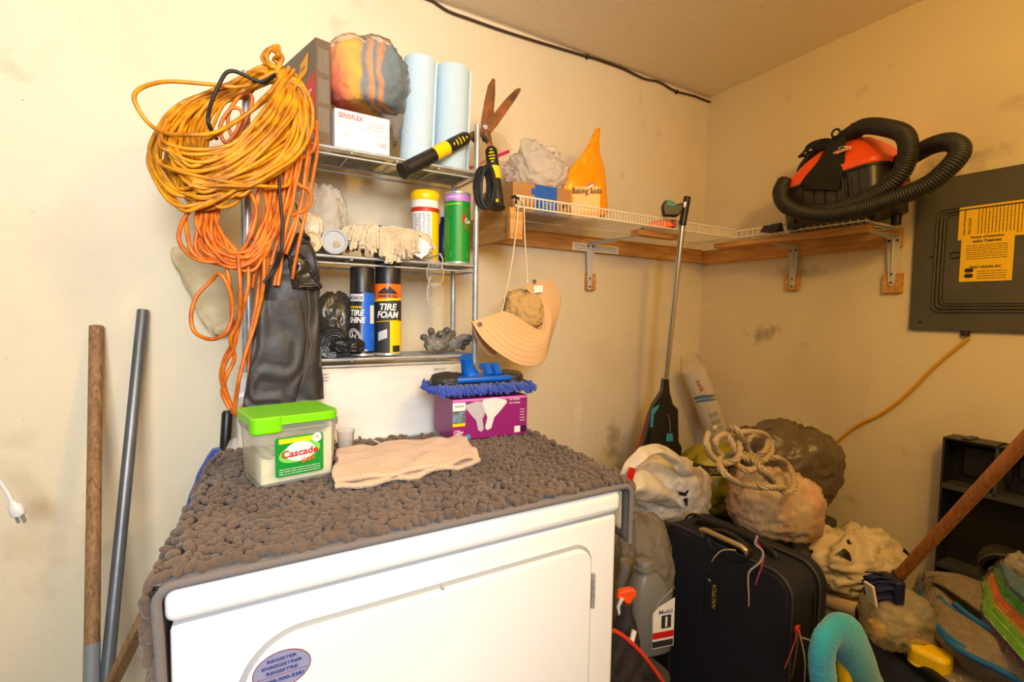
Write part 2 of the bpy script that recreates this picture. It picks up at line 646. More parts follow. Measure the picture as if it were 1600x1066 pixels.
def blob(center, size, seed=0, level=5, crease=0.08, folds=0.05, fx=5, flat=0.55, power=2.6, yaw=None, neck=None, tilt=0.0):
    """a crumpled bag body; size = full extents along view-right, view-forward and up"""
    bm = bmesh.new()
    bmesh.ops.create_icosphere(bm, subdivisions=level, radius=1.0)
    a = -YAW if yaw is None else yaw
    X = V((cos(a), sin(a), 0))
    Y = V((-sin(a), cos(a), 0))
    if tilt:
        Zv = V((0, 0, 1))
        X, Zv = X * cos(tilt) + Zv * sin(tilt), Zv * cos(tilt) - X * sin(tilt)
    else:
        Zv = V((0, 0, 1))
    sd = V((seed * 7.3, seed * 1.7, seed * 3.9))
    for v in bm.verts:
        p = v.co.normalized()
        k = (abs(p.x) ** power + abs(p.y) ** power + abs(p.z) ** power) ** (-1 / power)
        q = p * k
        if q.z < -flat:
            q.z = -flat + (q.z + flat) * 0.12
        n1 = 1 - abs(noise.noise(p * 2.1 + sd)) * 2.2
        n2 = 1 - abs(noise.noise(p * 4.7 + sd)) * 2.2
        n3 = 1 - abs(noise.noise(p * 10.0 + sd)) * 2.2
        d = crease * (0.5 * n1 + 0.42 * n2 + 0.30 * n3 - 0.5)
        th = math.atan2(p.y, p.x)
        d += folds * (sin(th * fx + 3 * noise.noise(p * 1.5 + sd)) * max(0, 0.3 + p.z) * 0.6)
        q = q * (1 + d)
        if neck and p.z > 0.55:
            t = (p.z - 0.55) / 0.45
            q.x *= 1 - 0.75 * t
            q.y *= 1 - 0.75 * t
            q.z += neck * t * t
        v.co = V(center) + X * (q.x * size[0] / 2) + Y * (q.y * size[1] / 2) + Zv * (q.z * size[2] / 2)
    me = bpy.data.meshes.new('blob')
    bm.to_mesh(me)
    bm.free()
    return me


def bagobj(name, center, size, m, parent=None, label=None, cat=None, group=None, **kw):
    o = link(name, blob(center, size, **kw), m, parent)
    if label:
        tag(o, label, cat, group)
    return o


def loft(curves, nu=24, nv=8, thick=0.004, seed=0, wr=0.0, wf=20.0):
    """a sheet through a list of 3D polylines"""
    cs = []
    for c in curves:
        d = catmull(c, 8)
        n = len(d)
        r = []
        for i in range(nu):
            t = i / (nu - 1) * (n - 1)
            k = min(int(t), n - 2)
            r.append(d[k].lerp(d[k + 1], t - k))
        cs.append(r)
    rows = []
    for i in range(nu):
        rows.append(catmull([c[i] for c in cs], nv))
    nn = len(rows[0])

    def P(i, j):
        p = rows[i][j]
        if wr:
            p = p + noise.noise_vector(p * wf + V((seed, 0, 0))) * wr
        return p
    mb = MB()
    grid_mesh(mb, P, nu, nn)
    return mb


_tc = {}


def text_mesh(s, bold=0.0, extrude=0.0):
    cu = bpy.data.curves.new('t', 'FONT')
    cu.body = s
    cu.size = 1.0
    cu.offset = bold
    cu.resolution_u = 3
    cu.align_x = 'CENTER'
    cu.align_y = 'CENTER'
    o = bpy.data.objects.new('t', cu)
    me = bpy.data.meshes.new_from_object(o)
    bpy.data.objects.remove(o)
    return me


def text(name, s, O, X, Y, size, m, parent, bold=0.012, lift=0.0008, shear=0.0, width=None, fn=None):
    """flat lettering centred on O, running along X with Y up; width fits the line to that many metres.
    fn(u, v) may bend it onto a curved face instead"""
    me = text_mesh(s, bold)
    if not len(me.vertices):
        return None
    xs = [v.co.x for v in me.vertices]
    ys = [v.co.y for v in me.vertices]
    cx, cy = (min(xs) + max(xs)) / 2, (min(ys) + max(ys)) / 2
    h = max(ys) - min(ys)
    w = max(xs) - min(xs)
    sy = size / h
    sx = (width / w) if width else sy
    if fn is None:
        X = V(X).normalized()
        Y = V(Y).normalized()
        N = X.cross(Y).normalized()
    for v in me.vertices:
        a = (v.co.x - cx) * sx + (v.co.y - cy) * sy * shear
        b = (v.co.y - cy) * sy
        v.co = fn(a, b) if fn else V(O) + X * a + Y * b + N * lift
    me.name = name
    return link(name, me, m, parent, smooth=False)


def decal(name, O, X, Y, w, h, m, parent, lift=0.0004, t=0.0004, round_=0.0, poly=None):
    """thin printed patch centred at O"""
    X = V(X).normalized()
    Y = V(Y).normalized()
    N = X.cross(Y).normalized()
    mb = MB()
    if poly is None:
        if round_:
            poly = []
            for cx, cy, a0 in ((w / 2 - round_, h / 2 - round_, 0), (-w / 2 + round_, h / 2 - round_, 90), (-w / 2 + round_, -h / 2 + round_, 180), (w / 2 - round_, -h / 2 + round_, 270)):
                for k in range(6):
                    a = radians(a0 + 18 * k)
                    poly.append((cx + cos(a) * round_, cy + sin(a) * round_))
        else:
            poly = [(-w / 2, -h / 2), (w / 2, -h / 2), (w / 2, h / 2), (-w / 2, h / 2)]
    mb.prism(poly, V(O) + N * lift, X, Y, N, t)
    return mb.build(name, m, parent)


def ellipse(rx, ry, n=32, rot=0.0):
    return [(rx * cos(2 * pi * k / n) * cos(rot) - ry * sin(2 * pi * k / n) * sin(rot), rx * cos(2 * pi * k / n) * sin(rot) + ry * sin(2 * pi * k / n) * cos(rot)) for k in range(n)]


def lines(mb, O, X, Y, rows, w, h, seed=1):
    """rows of short print-like dashes"""
    rd = random.Random(seed)
    X = V(X).normalized(); Y = V(Y).normalized(); N = X.cross(Y)
    for r in range(rows):
        yy = h / 2 - (r + .5) * h / rows
        x = -w / 2
        while x < w / 2 - 0.001:
            l = min(rd.uniform(.05, .16) * w, w / 2 - x)
            th = h / rows * .10
            mb.prism([(x, yy - th), (x + l, yy - th), (x + l, yy + th), (x, yy + th)], V(O) + N * .0005, X, Y, N, .0003)
            x += l + .02 * w
    return mb

# ------------------------------------------------------------------ the setting
def struct(name, mb, m, **k):
    o = mb.build(name, m, **k)
    o['kind'] = 'structure'
    return o


ZC0 = 2.216
struct('floor', MB().box((-2.6, -2.4, -0.05), (WX + .12, WY + .12, 0)), M['concrete'])
struct('wall_back', MB().box((-2.6, WY, 0), (WX, WY + .12, 2.6)), M['wall'])
struct('wall_right', MB().box((WX, -2.4, 0), (WX + .12, WY + .12, 2.6)), M['wall'])
struct('wall_occluder', MB().box((0.22, -.57, 0), (WX, -.45, 2.6)), M['wall'])  # unseen wall behind the camera, added to cut the daylight off towards the right
cl = MB()
# the ceiling rises a little towards the camera
zc_ = lambda y: ZC0 + (WY - y) * 0.03
vs = []
for z_ in (0, 0.1):
    vs += [(-2.6, -2.4, zc_(-2.4) + z_), (WX + .12, -2.4, zc_(-2.4) + z_), (WX + .12, WY + .12, zc_(WY) + z_), (-2.6, WY + .12, zc_(WY) + z_)]
cl.add(vs, [(0, 1, 2, 3), (7, 6, 5, 4), (0, 4, 5, 1), (1, 5, 6, 2), (2, 6, 7, 3), (3, 7, 4, 0)])
struct('ceiling', cl, M['ceil'])

# ------------------------------------------------------------------ dryer
def skew(o, y0, k):
    b = V((0, 0, 0))
    q = o.parent
    while q is not None:
        b += V(q.location)
        q = q.parent
    if o.parent is None:
        b = V(o.location)
    for v in o.data.vertices:
        v.co.x += k * (v.co.y + b.y - y0)
    return o


SK = .11
DX0, DX1, DY0, DY1 = -0.054, 0.632, 0.664, 1.40
DT = 0.914
t = thing('clothes_dryer', 'white front-loading clothes dryer under the shaggy brown-grey rug', 'dryer', (.29, 1.03, 0))
skew(MB().box((DX0 + .004, DY0 + .004, 0.02), (DX1 - .004, DY1, DT - .045)).build('body', M['dryer'], t, bevel=.008), DY0, SK)
skew(MB().box((DX0, DY0 - .004, DT - .040), (DX1, DY1, DT)).build('top_panel', M['dryer'], t, bevel=.012, seg=4), DY0, SK)
skew(MB().box((DX0 + .008, DY0 + .008, DT - .047), (DX1 - .008, DY1 - .01, DT - .038)).build('seam', M['gap'], t), DY0, SK)
for sx in (DX0 + .05, DX1 - .05):
    for sy in (DY0 + .06, DY1 - .06):
        MB().cyl((sx, sy, 0), (sx, sy, .025), .02).build('foot', M['blackr'], t)
# the door: a rounded panel in a recess
dx0 = at(372, 1066, y=DY0).x
dx1 = at(922, 940, y=DY0).x
dtop = at(880, 862, y=DY0).z
door_z0 = 0.22


def rrect(x0, z0, x1, z1, r, n=8):
    p = []
    for cx, cz, a0 in ((x1 - r, z1 - r, 0), (x0 + r, z1 - r, 90), (x0 + r, z0 + r, 180), (x1 - r, z0 + r, 270)):
        for k in range(n + 1):
            a = radians(a0 + 90 * k / n)
            p.append((cx + cos(a) * r, cz + sin(a) * r))
    return p


def dpoly(e, rl=.075, rr=.035):
    p = []
    for cx, cz, a0, r in ((dx1 - rr, dtop - rr, 0, rr), (dx0 + rl, dtop - rl, 90, rl), (dx0 + rl, door_z0 + rl, 180, rl), (dx1 - rr, door_z0 + rr, 270, rr)):
        for k in range(11):
            a = radians(a0 + 9 * k)
            p.append((cx + cos(a) * (r + e), cz + sin(a) * (r + e)))
    return p


MB().prism(dpoly(.003), (0, DY0 + .005, 0), (1, 0, 0), (0, 0, 1), (0, -1, 0), .003).build('door_seam', M['gap'], t)
door = MB().prism(dpoly(-.003), (0, DY0 + .005, 0), (1, 0, 0), (0, 0, 1), (0, -1, 0), .012).build('door', M['dryer'], t, bevel=.004, seg=3)
hz = at(922, 925, y=DY0).z
mbh = MB()
for k in range(5):
    mbh.cyl((dx1 + .003, DY0 - .004, hz - .028 + k * .0125), (dx1 + .003, DY0 - .004, hz - .028 + k * .0125 + .0115), .0035, 10)
mbh.build('hinge', M['chrome'], t, smooth=True)
c = at(690, 917, y=DY0)
MB().cyl((c.x, c.y, c.z - .001), (c.x, c.y - .006, c.z - .001), .0022, 8).build('catch', M['chrome'], t)
# round sticker
c = at(441, 1045, y=DY0 - .008)
st = decal('service_sticker', c, (1, 0, 0), (0, 0, 1), 0, 0, mat('silver_sticker', rgb(146, 148, 182), .3), t, lift=.0004, poly=ellipse(.033, .0235, 40))
mb = MB()
mb.tube([c + V((p[0], -.0012, p[1])) for p in ellipse(.033, .0235, 40)], .0005, 6, closed=True)
mb.build('sticker_rim', mat('rim_maroon', rgb(130, 40, 50), .5), t)
for k, (s_, w_) in enumerate((('REGISTER', .034), ('ENREGISTRER', .046), ('REGISTRE', .036))):
    text('lettering', s_, c + V((0, -.0012, .0145 - k * .0075)), (1, 0, 0), (0, 0, 1), .0042, M['inkblue'], t, bold=.03, width=w_)
text('lettering', '1-888-900-3381', c + V((0, -.0012, -.0115)), (1, 0, 0), (0, 0, 1), .0048, M['inkblue'], t, bold=.03, width=.05)
MB().box((c.x - .03, c.y - .0012, c.z - .0062), (c.x + .03, c.y - .0010, c.z - .0057)).build('sticker_line', mat('rim_maroon', rgb(130, 40, 50), .5), t)
# control console at the back, still wrapped in film
CZ = 1.092
cons = MB()
cpr = [(1.215, DT), (1.225, CZ - .012), (1.235, CZ), (1.40, CZ), (1.40, DT)]
x0c, x1c = .042, .60
n = len(cpr)
vs = [(x0c, p[0], p[1]) for p in cpr] + [(x1c, p[0], p[1]) for p in cpr]
cons.add(vs, [tuple(range(n)), tuple(range(2 * n - 1, n - 1, -1))] + [(i, n + i, n + (i + 1) % n, (i + 1) % n) for i in range(n)])
cons.build('control_console', M['dryer'], t, bevel=.006)


def P(i, j):
    u, v = i / 59, j / 19
    p = V((x0c - .002 + u * (x1c - x0c + .004), 1.2125 + .010 * v, DT + .002 + v * (CZ - DT + .0005)))
    r = 1 - abs(noise.noise(V((u * 3.2 + v, v * 14 - u * 4.0, 3)))) * 2
    p.y -= .0045 * max(0, r) ** 3 + .0008
    return p


grid_mesh(MB(), P, 60, 20).build('protective_film', film('console_film', (.92, .90, .86, 1), .55, .12, .5, 9, .3), t, smooth=True)
text('lettering', 'HEAVY DUTY', at(688, 577, y=1.2105), (1, 0, 0), (0, 0, 1), .006, M['ink'], t, width=.036)
mb = MB()
lines(mb, at(508, 590, y=1.2105), (1, 0, 0), (0, 0, 1), 3, .016, .022, 3)
mb.build('small_print', M['ink'], t)

# ------------------------------------------------------------------ shaggy rug over the dryer
RZ = DT + .004
rx0, rx1 = DX0 + .012, DX1 + .006
t = thing('chenille_rug', 'brown-grey noodle-pile rug draped over the white dryer', 'rug', (.29, .9, RZ))
Rr = .014


def rug_pt(u, v, off=0.0):
    """u runs across the rug in metres from the left drop to the right drop; v 0..1 front to back"""
    yb = 1.195 + (1.095 - 1.195) * max(0, min(1, (u - rx0) / (rx1 - rx0)))
    y = DY0 - .004 + v * (yb - DY0 + .004)
    W = rx1 - rx0
    s = u - rx0
    if s < 0:
        q = -s
        arc = Rr * pi / 2
        if q < arc:
            a = q / Rr
            return V((rx0 - sin(a) * (Rr + off), y, RZ - Rr + cos(a) * (Rr + off))), V((-sin(a), 0, cos(a)))
        z = RZ - Rr - (q - arc)
        bul = .003 * sin(v * 9 + z * 14)
        return V((rx0 - Rr - bul - off, y, z)), V((-1, 0, .05))
    if s > W:
        q = s - W
        arc = Rr * pi / 2
        if q < arc:
            a = q / Rr
            return V((rx1 + sin(a) * (Rr + off), y, RZ - Rr + cos(a) * (Rr + off))), V((sin(a), 0, cos(a)))
        z = RZ - Rr - (q - arc)
        return V((rx1 + Rr + off + .006 * sin(v * 7), y, z)), V((1, 0, .05))
    return V((rx0 + s, y, RZ + off)), V((0, 0, 1))


LD, RD = .40, .115
U0, U1 = rx0 - LD, rx1 + RD


def P(i, j):
    u = U0 + (U1 - U0) * i / 119
    return rug_pt(u, j / 19, .0035)[0]


b = grid_mesh(MB(), P, 120, 20).build('rug_backing', M['backing'], t, smooth=True)
mod_solid(b, .007, 0)
skew(b, DY0, SK)
hm = MB().tube([rug_pt(U0 + (U1 - U0) * i / 159, 0, .003)[0] + V((0, -.001, 0)) for i in range(160)], .0036, 8, flat=1.5, up=(0, 0, 1)).build('hem', M['backing'], t, smooth=True)
skew(hm, DY0, SK)
rd = random.Random(4)
ico = bmesh.new()
bmesh.ops.create_icosphere(ico, subdivisions=2, radius=1.0)
iv = [v.co.copy() for v in ico.verts]
ifc = [tuple(v.index for v in f.verts) for f in ico.faces]
ico.free()
ico = bmesh.new()
bmesh.ops.create_icosphere(ico, subdivisions=1, radius=1.0)
iv1 = [v.co.copy() for v in ico.verts]
if1 = [tuple(v.index for v in f.verts) for f in ico.faces]
ico.free()
pv, pf = [], []
step = .0118
nu_ = int((U1 - U0) / step)
nv_ = 46
for j in range(nv_ + 1):
    for i in range(nu_ + 1):
        u = U0 + (U1 - U0) * (i + (.5 if j % 2 else 0) + rd.uniform(-.25, .25)) / nu_
        v = (j + rd.uniform(-.25, .25)) / nv_
        if j == 0:
            v = .012 + rd.uniform(0, .008)
        if u > rx1 + .030 and rd.random() < .9:
            continue
        p, nrm = rug_pt(u, max(-.02, min(1.01, v)), .0125)
        dv = V((rd.uniform(-1, 1), rd.uniform(-1.3, .35), rd.uniform(-.5, .9)))
        if abs(nrm.x) > .8:
            dv = V((rd.uniform(-.2, .2), rd.uniform(-.6, .6), -1))
        dv = (dv - nrm * dv.dot(nrm) * .6).normalized()
        ax, ay, az = frame(dv, nrm)
        L_ = rd.uniform(.0085, .0122)
        W_ = rd.uniform(.0051, .0064)
        p = p + nrm * rd.uniform(-.003, .0055)
        near = j < 14
        bb = len(pv)
        for q in (iv if near else iv1):
            pv.append(p + ax * (q.x * L_) + ay * (q.y * W_) + az * (q.z * W_))
        pf += [tuple(k + bb for k in f) for f in (ifc if near else if1)]
mb = MB()
mb.v = [tuple(q) for q in pv]
mb.f = pf
mb.mi = [0] * len(pf)
me = bpy.data.meshes.new('pile')
me.from_pydata(mb.v, [], mb.f)
o = skew(link('pile', me, M['pile'], t), DY0, SK)
o['kind'] = 'stuff'
# beige liner cloth between rug and dryer, hanging down the left and right sides
ln = MB()


def P(i, j):
    u, v = i / 15, j / 19
    return V((DX0 - .012 - .008 * (1 - v) - .003 * sin(u * 20), DY0 + .012 + u * .42, DT - .03 - .40 * (1 - v)))


grid_mesh(ln, P, 16, 20)


def P(i, j):
    u, v = i / 15, j / 7
    return V((DX1 + .012 + .002 * sin(u * 15), DY0 + .012 + u * .40, DT - .01 - .07 * (1 - v)))


grid_mesh(ln, P, 16, 8)
ln.box((DX0 - .011, DY0 + .02, DT), (DX1 + .011, 1.08, DT + .0025))
o = skew(ln.build('liner_cloth', M['beigecloth'], None, smooth=True), DY0, SK)
mod_solid(o, .003, 0)
tag(o, 'thin beige cloth hanging between the shaggy rug and the white dryer side', 'cloth')

# ------------------------------------------------------------------ tub of dishwasher pods
RT = RZ + .021     # level of the pile tips
TO = at(404, 764, z=RT)
TX = at(524, 740, z=RT) - TO
TW = TX.length
tx, ty, tz = frame(TX, at(545, 705, z=RT) - at(520, 740, z=RT))
tz = V((0, 0, 1)); ty = tz.cross(tx)
TH = m_(112, TO + tx * .05) * .97
TD = .105
t = thing('detergent_tub', 'clear plastic tub of dishwasher detergent with lime green lid on the rug', 'tub', TO + tx * TW / 2)


def rbox(mb, O, X, Y, Z, x0, y0, x1, y1, z0, z1, r, taper=0.0, n=6, open_top=False, levels=8):
    rings = []
    for k in range(levels + 1):
        zz = z0 + (z1 - z0) * k / levels
        e = taper * k / levels
        ring = []
        for cx, cy, a0 in ((x1 - r + e, y1 - r + e, 0), (x0 + r - e, y1 - r + e, 90), (x0 + r - e, y0 + r - e, 180), (x1 - r + e, y0 + r - e, 270)):
            for q in range(n + 1):
                a = radians(a0 + 90 * q / n)
                ring.append(V(O) + V(X) * (cx + cos(a) * r) + V(Y) * (cy + sin(a) * r) + V(Z) * zz)
        rings.append(ring)
    N = len(rings[0])
    vs = [p for ring in rings for p in ring]
    fs = []
    for k in range(levels):
        for q in range(N):
            l = (q + 1) % N
            fs.append((k * N + q, k * N + l, (k + 1) * N + l, (k + 1) * N + q))
    fs.append(tuple(range(N))[::-1])
    if not open_top:
        fs.append(tuple(levels * N + q for q in range(N)))
    return mb.add(vs, fs)


bo = rbox(MB(), TO, tx, ty, tz, 0, 0, TW, TD, 0, TH * .80, .018, .005, open_top=True).build('tub_body', M['tubf'], t, smooth=True)
rbox(MB(), TO, tx, ty, tz, -.008, -.008, TW + .008, TD + .008, TH * .76, TH * .86, .02).build('tub_rim', M['tubf'], t, bevel=.002)
rbox(MB(), TO, tx, ty, tz, -.010, -.010, TW + .006, TD + .008, TH * .86, TH * .99, .022).build('lid', M['lime'], t, bevel=.004, seg=3)
rbox(MB(), TO, tx, ty, tz, -.012, -.013, TW * .30, .02, TH * .76, TH * 1.0, .012).build('lid_tab', M['lime'], t, bevel=.003)
# the pods: a sloping heap inside, higher on the right
pv = MB()


def P(i, j):
    u, v = i / 39, j / 9
    x = .005 + u * (TW - .010)
    top = TH * (.34 + .015 * sin(u * 40)) + max(0, u - .55) ** 1.2 * TH * 1.1
    return TO + tx * x + ty * (.005 + (TD - .010) * (v)) + tz * (.004 + top)


grid_mesh(pv, P, 40, 10)
k0 = len(pv.v)
for face_y in (.005, TD - .005):
    b0 = len(pv.v)
    fr = []
    for i in range(40):
        p = P(i, 0 if face_y < .01 else 9)
        pv.v.append(tuple(p))
        pv.v.append((p.x, p.y, TO.z + .003))
    for i in range(39):
        pv.f.append((b0 + 2 * i, b0 + 2 * i + 2, b0 + 2 * i + 3, b0 + 2 * i + 1))
        pv.mi.append(0)
for fi in (0, 39):
    b0 = len(pv.v)
    for j in range(10):
        p = P(fi, j)
        pv.v.append(tuple(p)); pv.v.append((p.x, p.y, TO.z + .003))
    for j in range(9):
        pv.f.append((b0 + 2 * j, b0 + 2 * j + 2, b0 + 2 * j + 3, b0 + 2 * j + 1))
        pv.mi.append(0)
pm = pv.build('detergent_pods', mat('cream_pods', rgb(240, 226, 188), .6, bump=.8, bscale=70, bdist=.004, kind='voronoi'), t)
pm['kind'] = 'stuff'
# label
lc = TO + tx * (TW * .50) + ty * -.006 + tz * (TH * .40)
LW, LH = TW * .62, TH * .56
decal('label', lc, tx, tz, LW, LH, M['green'], t, t=.0008, round_=.004)
decal('label_band', lc + tz * LH * .40 - ty * .0008 - tx * LW * .06, tx, tz, LW * .74, LH * .13, mat('lime_print', rgb(190, 220, 20), .4), t)
decal('label_swirl', lc + tz * LH * .08 - ty * .0008 - tx * .0, tx, tz, 0, 0, mat('swirl_green', rgb(120, 205, 90), .4), t, poly=ellipse(LW * .44, LH * .24, rot=.2))
decal('label_burst', lc + tz * LH * .10 - ty * .0014, tx, tz, 0, 0, M['whitepaper'], t, poly=ellipse(LW * .31, LH * .25))
text('lettering', 'Cascade', lc + tz * LH * .08 - ty * .002, tx + tz * .05, tz, LH * .19, M['red'], t, bold=.03, width=LW * .76)
text('lettering', 'GAIN', lc - tz * LH * .13 - ty * .002 + tx * LW * .16, tx + tz * .12, tz, LH * .13, mat('orange_print', rgb(235, 90, 20), .4), t, bold=.03, shear=.2, width=LW * .28)
decal('round_seal', lc + tz * LH * .40 - ty * .0014 + tx * LW * .36, tx, tz, 0, 0, M['whitepaper'], t, poly=ellipse(LH * .12, LH * .12))
text('lettering', '1', lc + tz * LH * .42 - ty * .002 + tx * LW * .36, tx, tz, LH * .09, M['red'], t, bold=.03)
mb = MB()
lines(mb, lc - tz * LH * .38 - ty * .001, tx, tz, 3, LW * .86, LH * .18, 5)
mb.build('small_print', M['whitepaper'], t)

# measuring cup
c = at(540, 705, z=RT)
t = thing('measuring_cup', 'small clear plastic measuring cup behind the detergent tub', 'cup', c + V((0, .0, 0)))
MB().lathe(c, (0, 0, 1), [(.0001, .001), (.014, .001), (.0175, .042), (.0190, .043), (.0190, .0445), (.0165, .0445), (.013, .004), (.0001, .004)], 28).build('cup_wall', M['glass'], t, smooth=True)

# little metal strip
c0, c1 = at(584, 689, z=RT + .004), at(603, 698, z=RT + .002)
d = (c1 - c0)
X, Y, Z = frame(d)
o = MB().box((0, -.004, 0), (d.length * .8, .004, .0015), (c0, X, Y, Z)).add([c0 + X * (d.length * .8) + Y * q + Z * w for q in (-.007, .007) for w in (0, .0015)] + [c0 + X * d.length + Y * q + Z * w for q in (-.007, .007) for w in (0, .0015)], [(0, 1, 3, 2), (4, 6, 7, 5), (0, 2, 6, 4), (1, 5, 7, 3), (0, 4, 5, 1), (2, 3, 7, 6)]).build('metal_strip', M['chrome'])
tag(o, 'small flat metal clip lying on the rug behind the peach towel', 'clip')

# folded towel
z0 = RT + .004
fr_ = [at(523, 762, z=z0), at(580, 757, z=z0), at(640, 746, z=z0), at(700, 734, z=z0), at(750, 723, z=z0)]
bk_ = [at(527, 708, z=z0), at(580, 706, z=z0), at(640, 696, z=z0), at(690, 693, z=z0), at(716, 684, z=z0)]
md_ = [a.lerp(b_, .5) + V((0, 0, .004)) for a, b_ in zip(fr_, bk_)]
t = thing('folded_towel', 'peach terry towel folded in a strip on the rug before the bulb box', 'towel', fr_[2])
for nm, dz, sh in (('lower_fold', 0.0, 0), ('upper_fold', .010, .004)):
    cs = [[p + V((0, sh, dz)) for p in fr_], [p + V((0, 0, dz + .002)) for p in md_], [p + V((0, -sh, dz)) for p in bk_]]
    o = loft(cs, 50, 12, seed=3 + dz * 100, wr=.0075, wf=26).build(nm, M['towel'], t, smooth=True)
    mod_solid(o, .008, 0)

# bulb box
BO = at(706, 690, z=RT)
BX = at(823, 677, z=RT) - BO
bx, by, bz = frame(V((BX.x, BX.y, 0)))
bz = V((0, 0, 1)); by = bz.cross(bx)
BW = BX.length
BH = m_(66, BO) * .99
BD = .125
t = thing('bulb_box', 'purple box of floodlight bulbs standing at the back of the rug', 'box', BO + bx * BW / 2)
fa = (BO, bx, by, bz)
MB().box((0, 0, 0), (BW, BD, BH), fa).build('carton', M['purple'], t, bevel=.001)
fc = lambda u, v, l=.0003: BO + bx * (BW * u) + bz * (BH * v) - by * l
decal('brand_panel', fc(.085, .82), bx, bz, BW * .16, BH * .20, M['whitepaper'], t)
text('lettering', 'PHILIPS', fc(.085, .83, .001), bx, bz, BH * .05, M['inkblue'], t, width=BW * .11)
decal('house_picture', fc(.085, .56), bx, bz, BW * .16, BH * .28, mat('picture_blue', rgb(120, 150, 170), .5, col2=rgb(70, 80, 50), vscale=90), t)
decal('yellow_strip', fc(.085, .38), bx, bz, BW * .16, BH * .07, M['yellow'], t)
text('lettering', '120w', fc(.085, .20), bx, bz, BH * .11, M['whitepaper'], t, bold=.01, width=BW * .11)
decal('blue_badge', fc(.20, .07), bx, bz, BW * .06, BH * .11, M['cyan'], t)
decal('white_badge', fc(.86, .14), bx, bz, BW * .08, BH * .16, M['whitepaper'], t)
decal('dark_badge', fc(.95, .14), bx, bz, BW * .07, BH * .16, mat('deep_purple', rgb(50, 14, 60), .4), t)
for k, s_ in enumerate(('no flicker', 'no buzz')):
    text('lettering', s_, fc(.82, .92 - .09 * k), bx, bz, BH * .055, M['whitepaper'], t, width=BW * .15)
mb = MB()
lines(mb, fc(.93, .50), bx, bz, 5, BW * .07, BH * .35, 8)
mb.build('small_print', M['whitepaper'], t)
decal('pink_band', fc(.5, .965, .0002), bx, bz, BW * .99, BH * .06, mat('pink_print', rgb(226, 120, 200), .4), t)
# printed bulbs: the picture on the box
bmt = mat('bulb_print_white', rgb(232, 226, 228), .35)
bmt2 = mat('bulb_print_grey', rgb(190, 184, 190), .35)


def bulbpoly(s_, rot, ox, oy):
    p = [(-.19, .40), (0, .45), (.19, .40), (.20, .33), (.10, .06), (.055, -.04), (.05, -.30), (.0, -.36), (-.05, -.30), (-.055, -.04), (-.10, .06), (-.20, .33)]
    return [((x * cos(rot) - y * sin(rot)) * s_ + ox, (x * sin(rot) + y * cos(rot)) * s_ + oy) for x, y in p]


decal('printed_bulb', fc(.34, .50), bx, bz, 0, 0, bmt2, t, poly=[(x * 1.6, y) for x, y in bulbpoly(BH * .95, .12, 0, 0)])
decal('printed_bulb', fc(.50, .54, .0007), bx, bz, 0, 0, bmt, t, poly=[(x * 1.7, y) for x, y in bulbpoly(BH * 1.0, -.16, 0, 0)])

# blue mop head on the bulb box
c = at(757, 615, y=BO.y + .05)
MZ = BO.z + BH
c = V((BO.x + BW * .48, BO.y + BD * .45, MZ))
t = thing('chenille_mop_head', 'blue chenille sweeper head lying on the purple bulb box', 'mop head', c)
HW = m_(162, c) / 2
sw = MB()
sw.prism([(x * HW * .93, y) for x, y in ((-1, -.03), (-.8, -.055), (.8, -.055), (1, -.03), (1, .03), (.8, .055), (-.8, .055), (-1, .03))], c + V((0, 0, .022)), bx, by, bz, .012)
sw.build('base_plate', M['blackp'], t, bevel=.005, seg=3)
for s_ in (-1, 1):
    bagobj('side_pad', c + bx * (HW * .62 * s_) + bz * .037, (HW * .62, .095, .036), M['blackcloth'], t, seed=5 + s_, level=4, flat=.8, crease=.1)
pb = MB()
pb.prism([(-.075, -.05), (.07, -.05), (.052, .03), (.03, .045), (-.04, .045), (-.06, .03)], c + V((0, 0, .034)), bx, by, bz, .014)
pb.build('swivel_base', M['blue'], t, bevel=.006, seg=3)
pb = MB()
a = c + bx * -.020 + bz * .045
pb.tube([a, a + bz * .02 - bx * .008, a + bz * .045 - bx * .016 - by * .01], [.021, .0165, .0155], 20)
pb.cyl(a + bz * .043 - bx * .016 - by * .01, a + bz * .048 - bx * .018 - by * .011, .0175, 20)
pb.build('socket', M['blue'], t, smooth=True)
for ox in (.018, .042):
    MB().tube([c + bx * ox + bz * .046 - by * .03, c + bx * ox + bz * .066 - by * .01, c + bx * ox + bz * .064 + by * .02], [.010, .012, .009], 14).build('knuckle', M['blue'], t, smooth=True)
fb = MB()
for k in range(420):
    u = rd.random()
    sd = rd.choice((-1, -1, -1, 1))
    edge = rd.random() < .18
    if edge:
        s2 = rd.choice((-1, 1))
        p = c + bx * (s2 * HW * rd.uniform(.86, .93)) + by * rd.uniform(-.06, .06) + bz * rd.uniform(.016, .030)
        d = bx * s2 * rd.uniform(.6, 1) - bz * rd.uniform(.2, .6)
    else:
        p = c + bx * ((u * 2 - 1) * HW * .93) + by * (sd * rd.uniform(.052, .062)) + bz * rd.uniform(.018, .031)
        d = by * sd * rd.uniform(.5, 1.1) + bx * rd.uniform(-.5, .5) - bz * rd.uniform(.3, 1.0)
    d.normalize()
    ax, ay, az = frame(d)
    L_ = rd.uniform(.011, .017)
    fb.add([p + ax * (q.x * L_ + .006) + ay * q.y * .0040 + az * q.z * .0040 for q in iv1], if1)
o = fb.build('chenille_fringe', M['bluechen'], t, smooth=True)
o['kind'] = 'stuff'
o = MB().box((-HW * .9, -.055, .012), (HW * .9, .055, .024), (c, bx, by, bz)).build('fringe_pad', M['bluechen'], t)

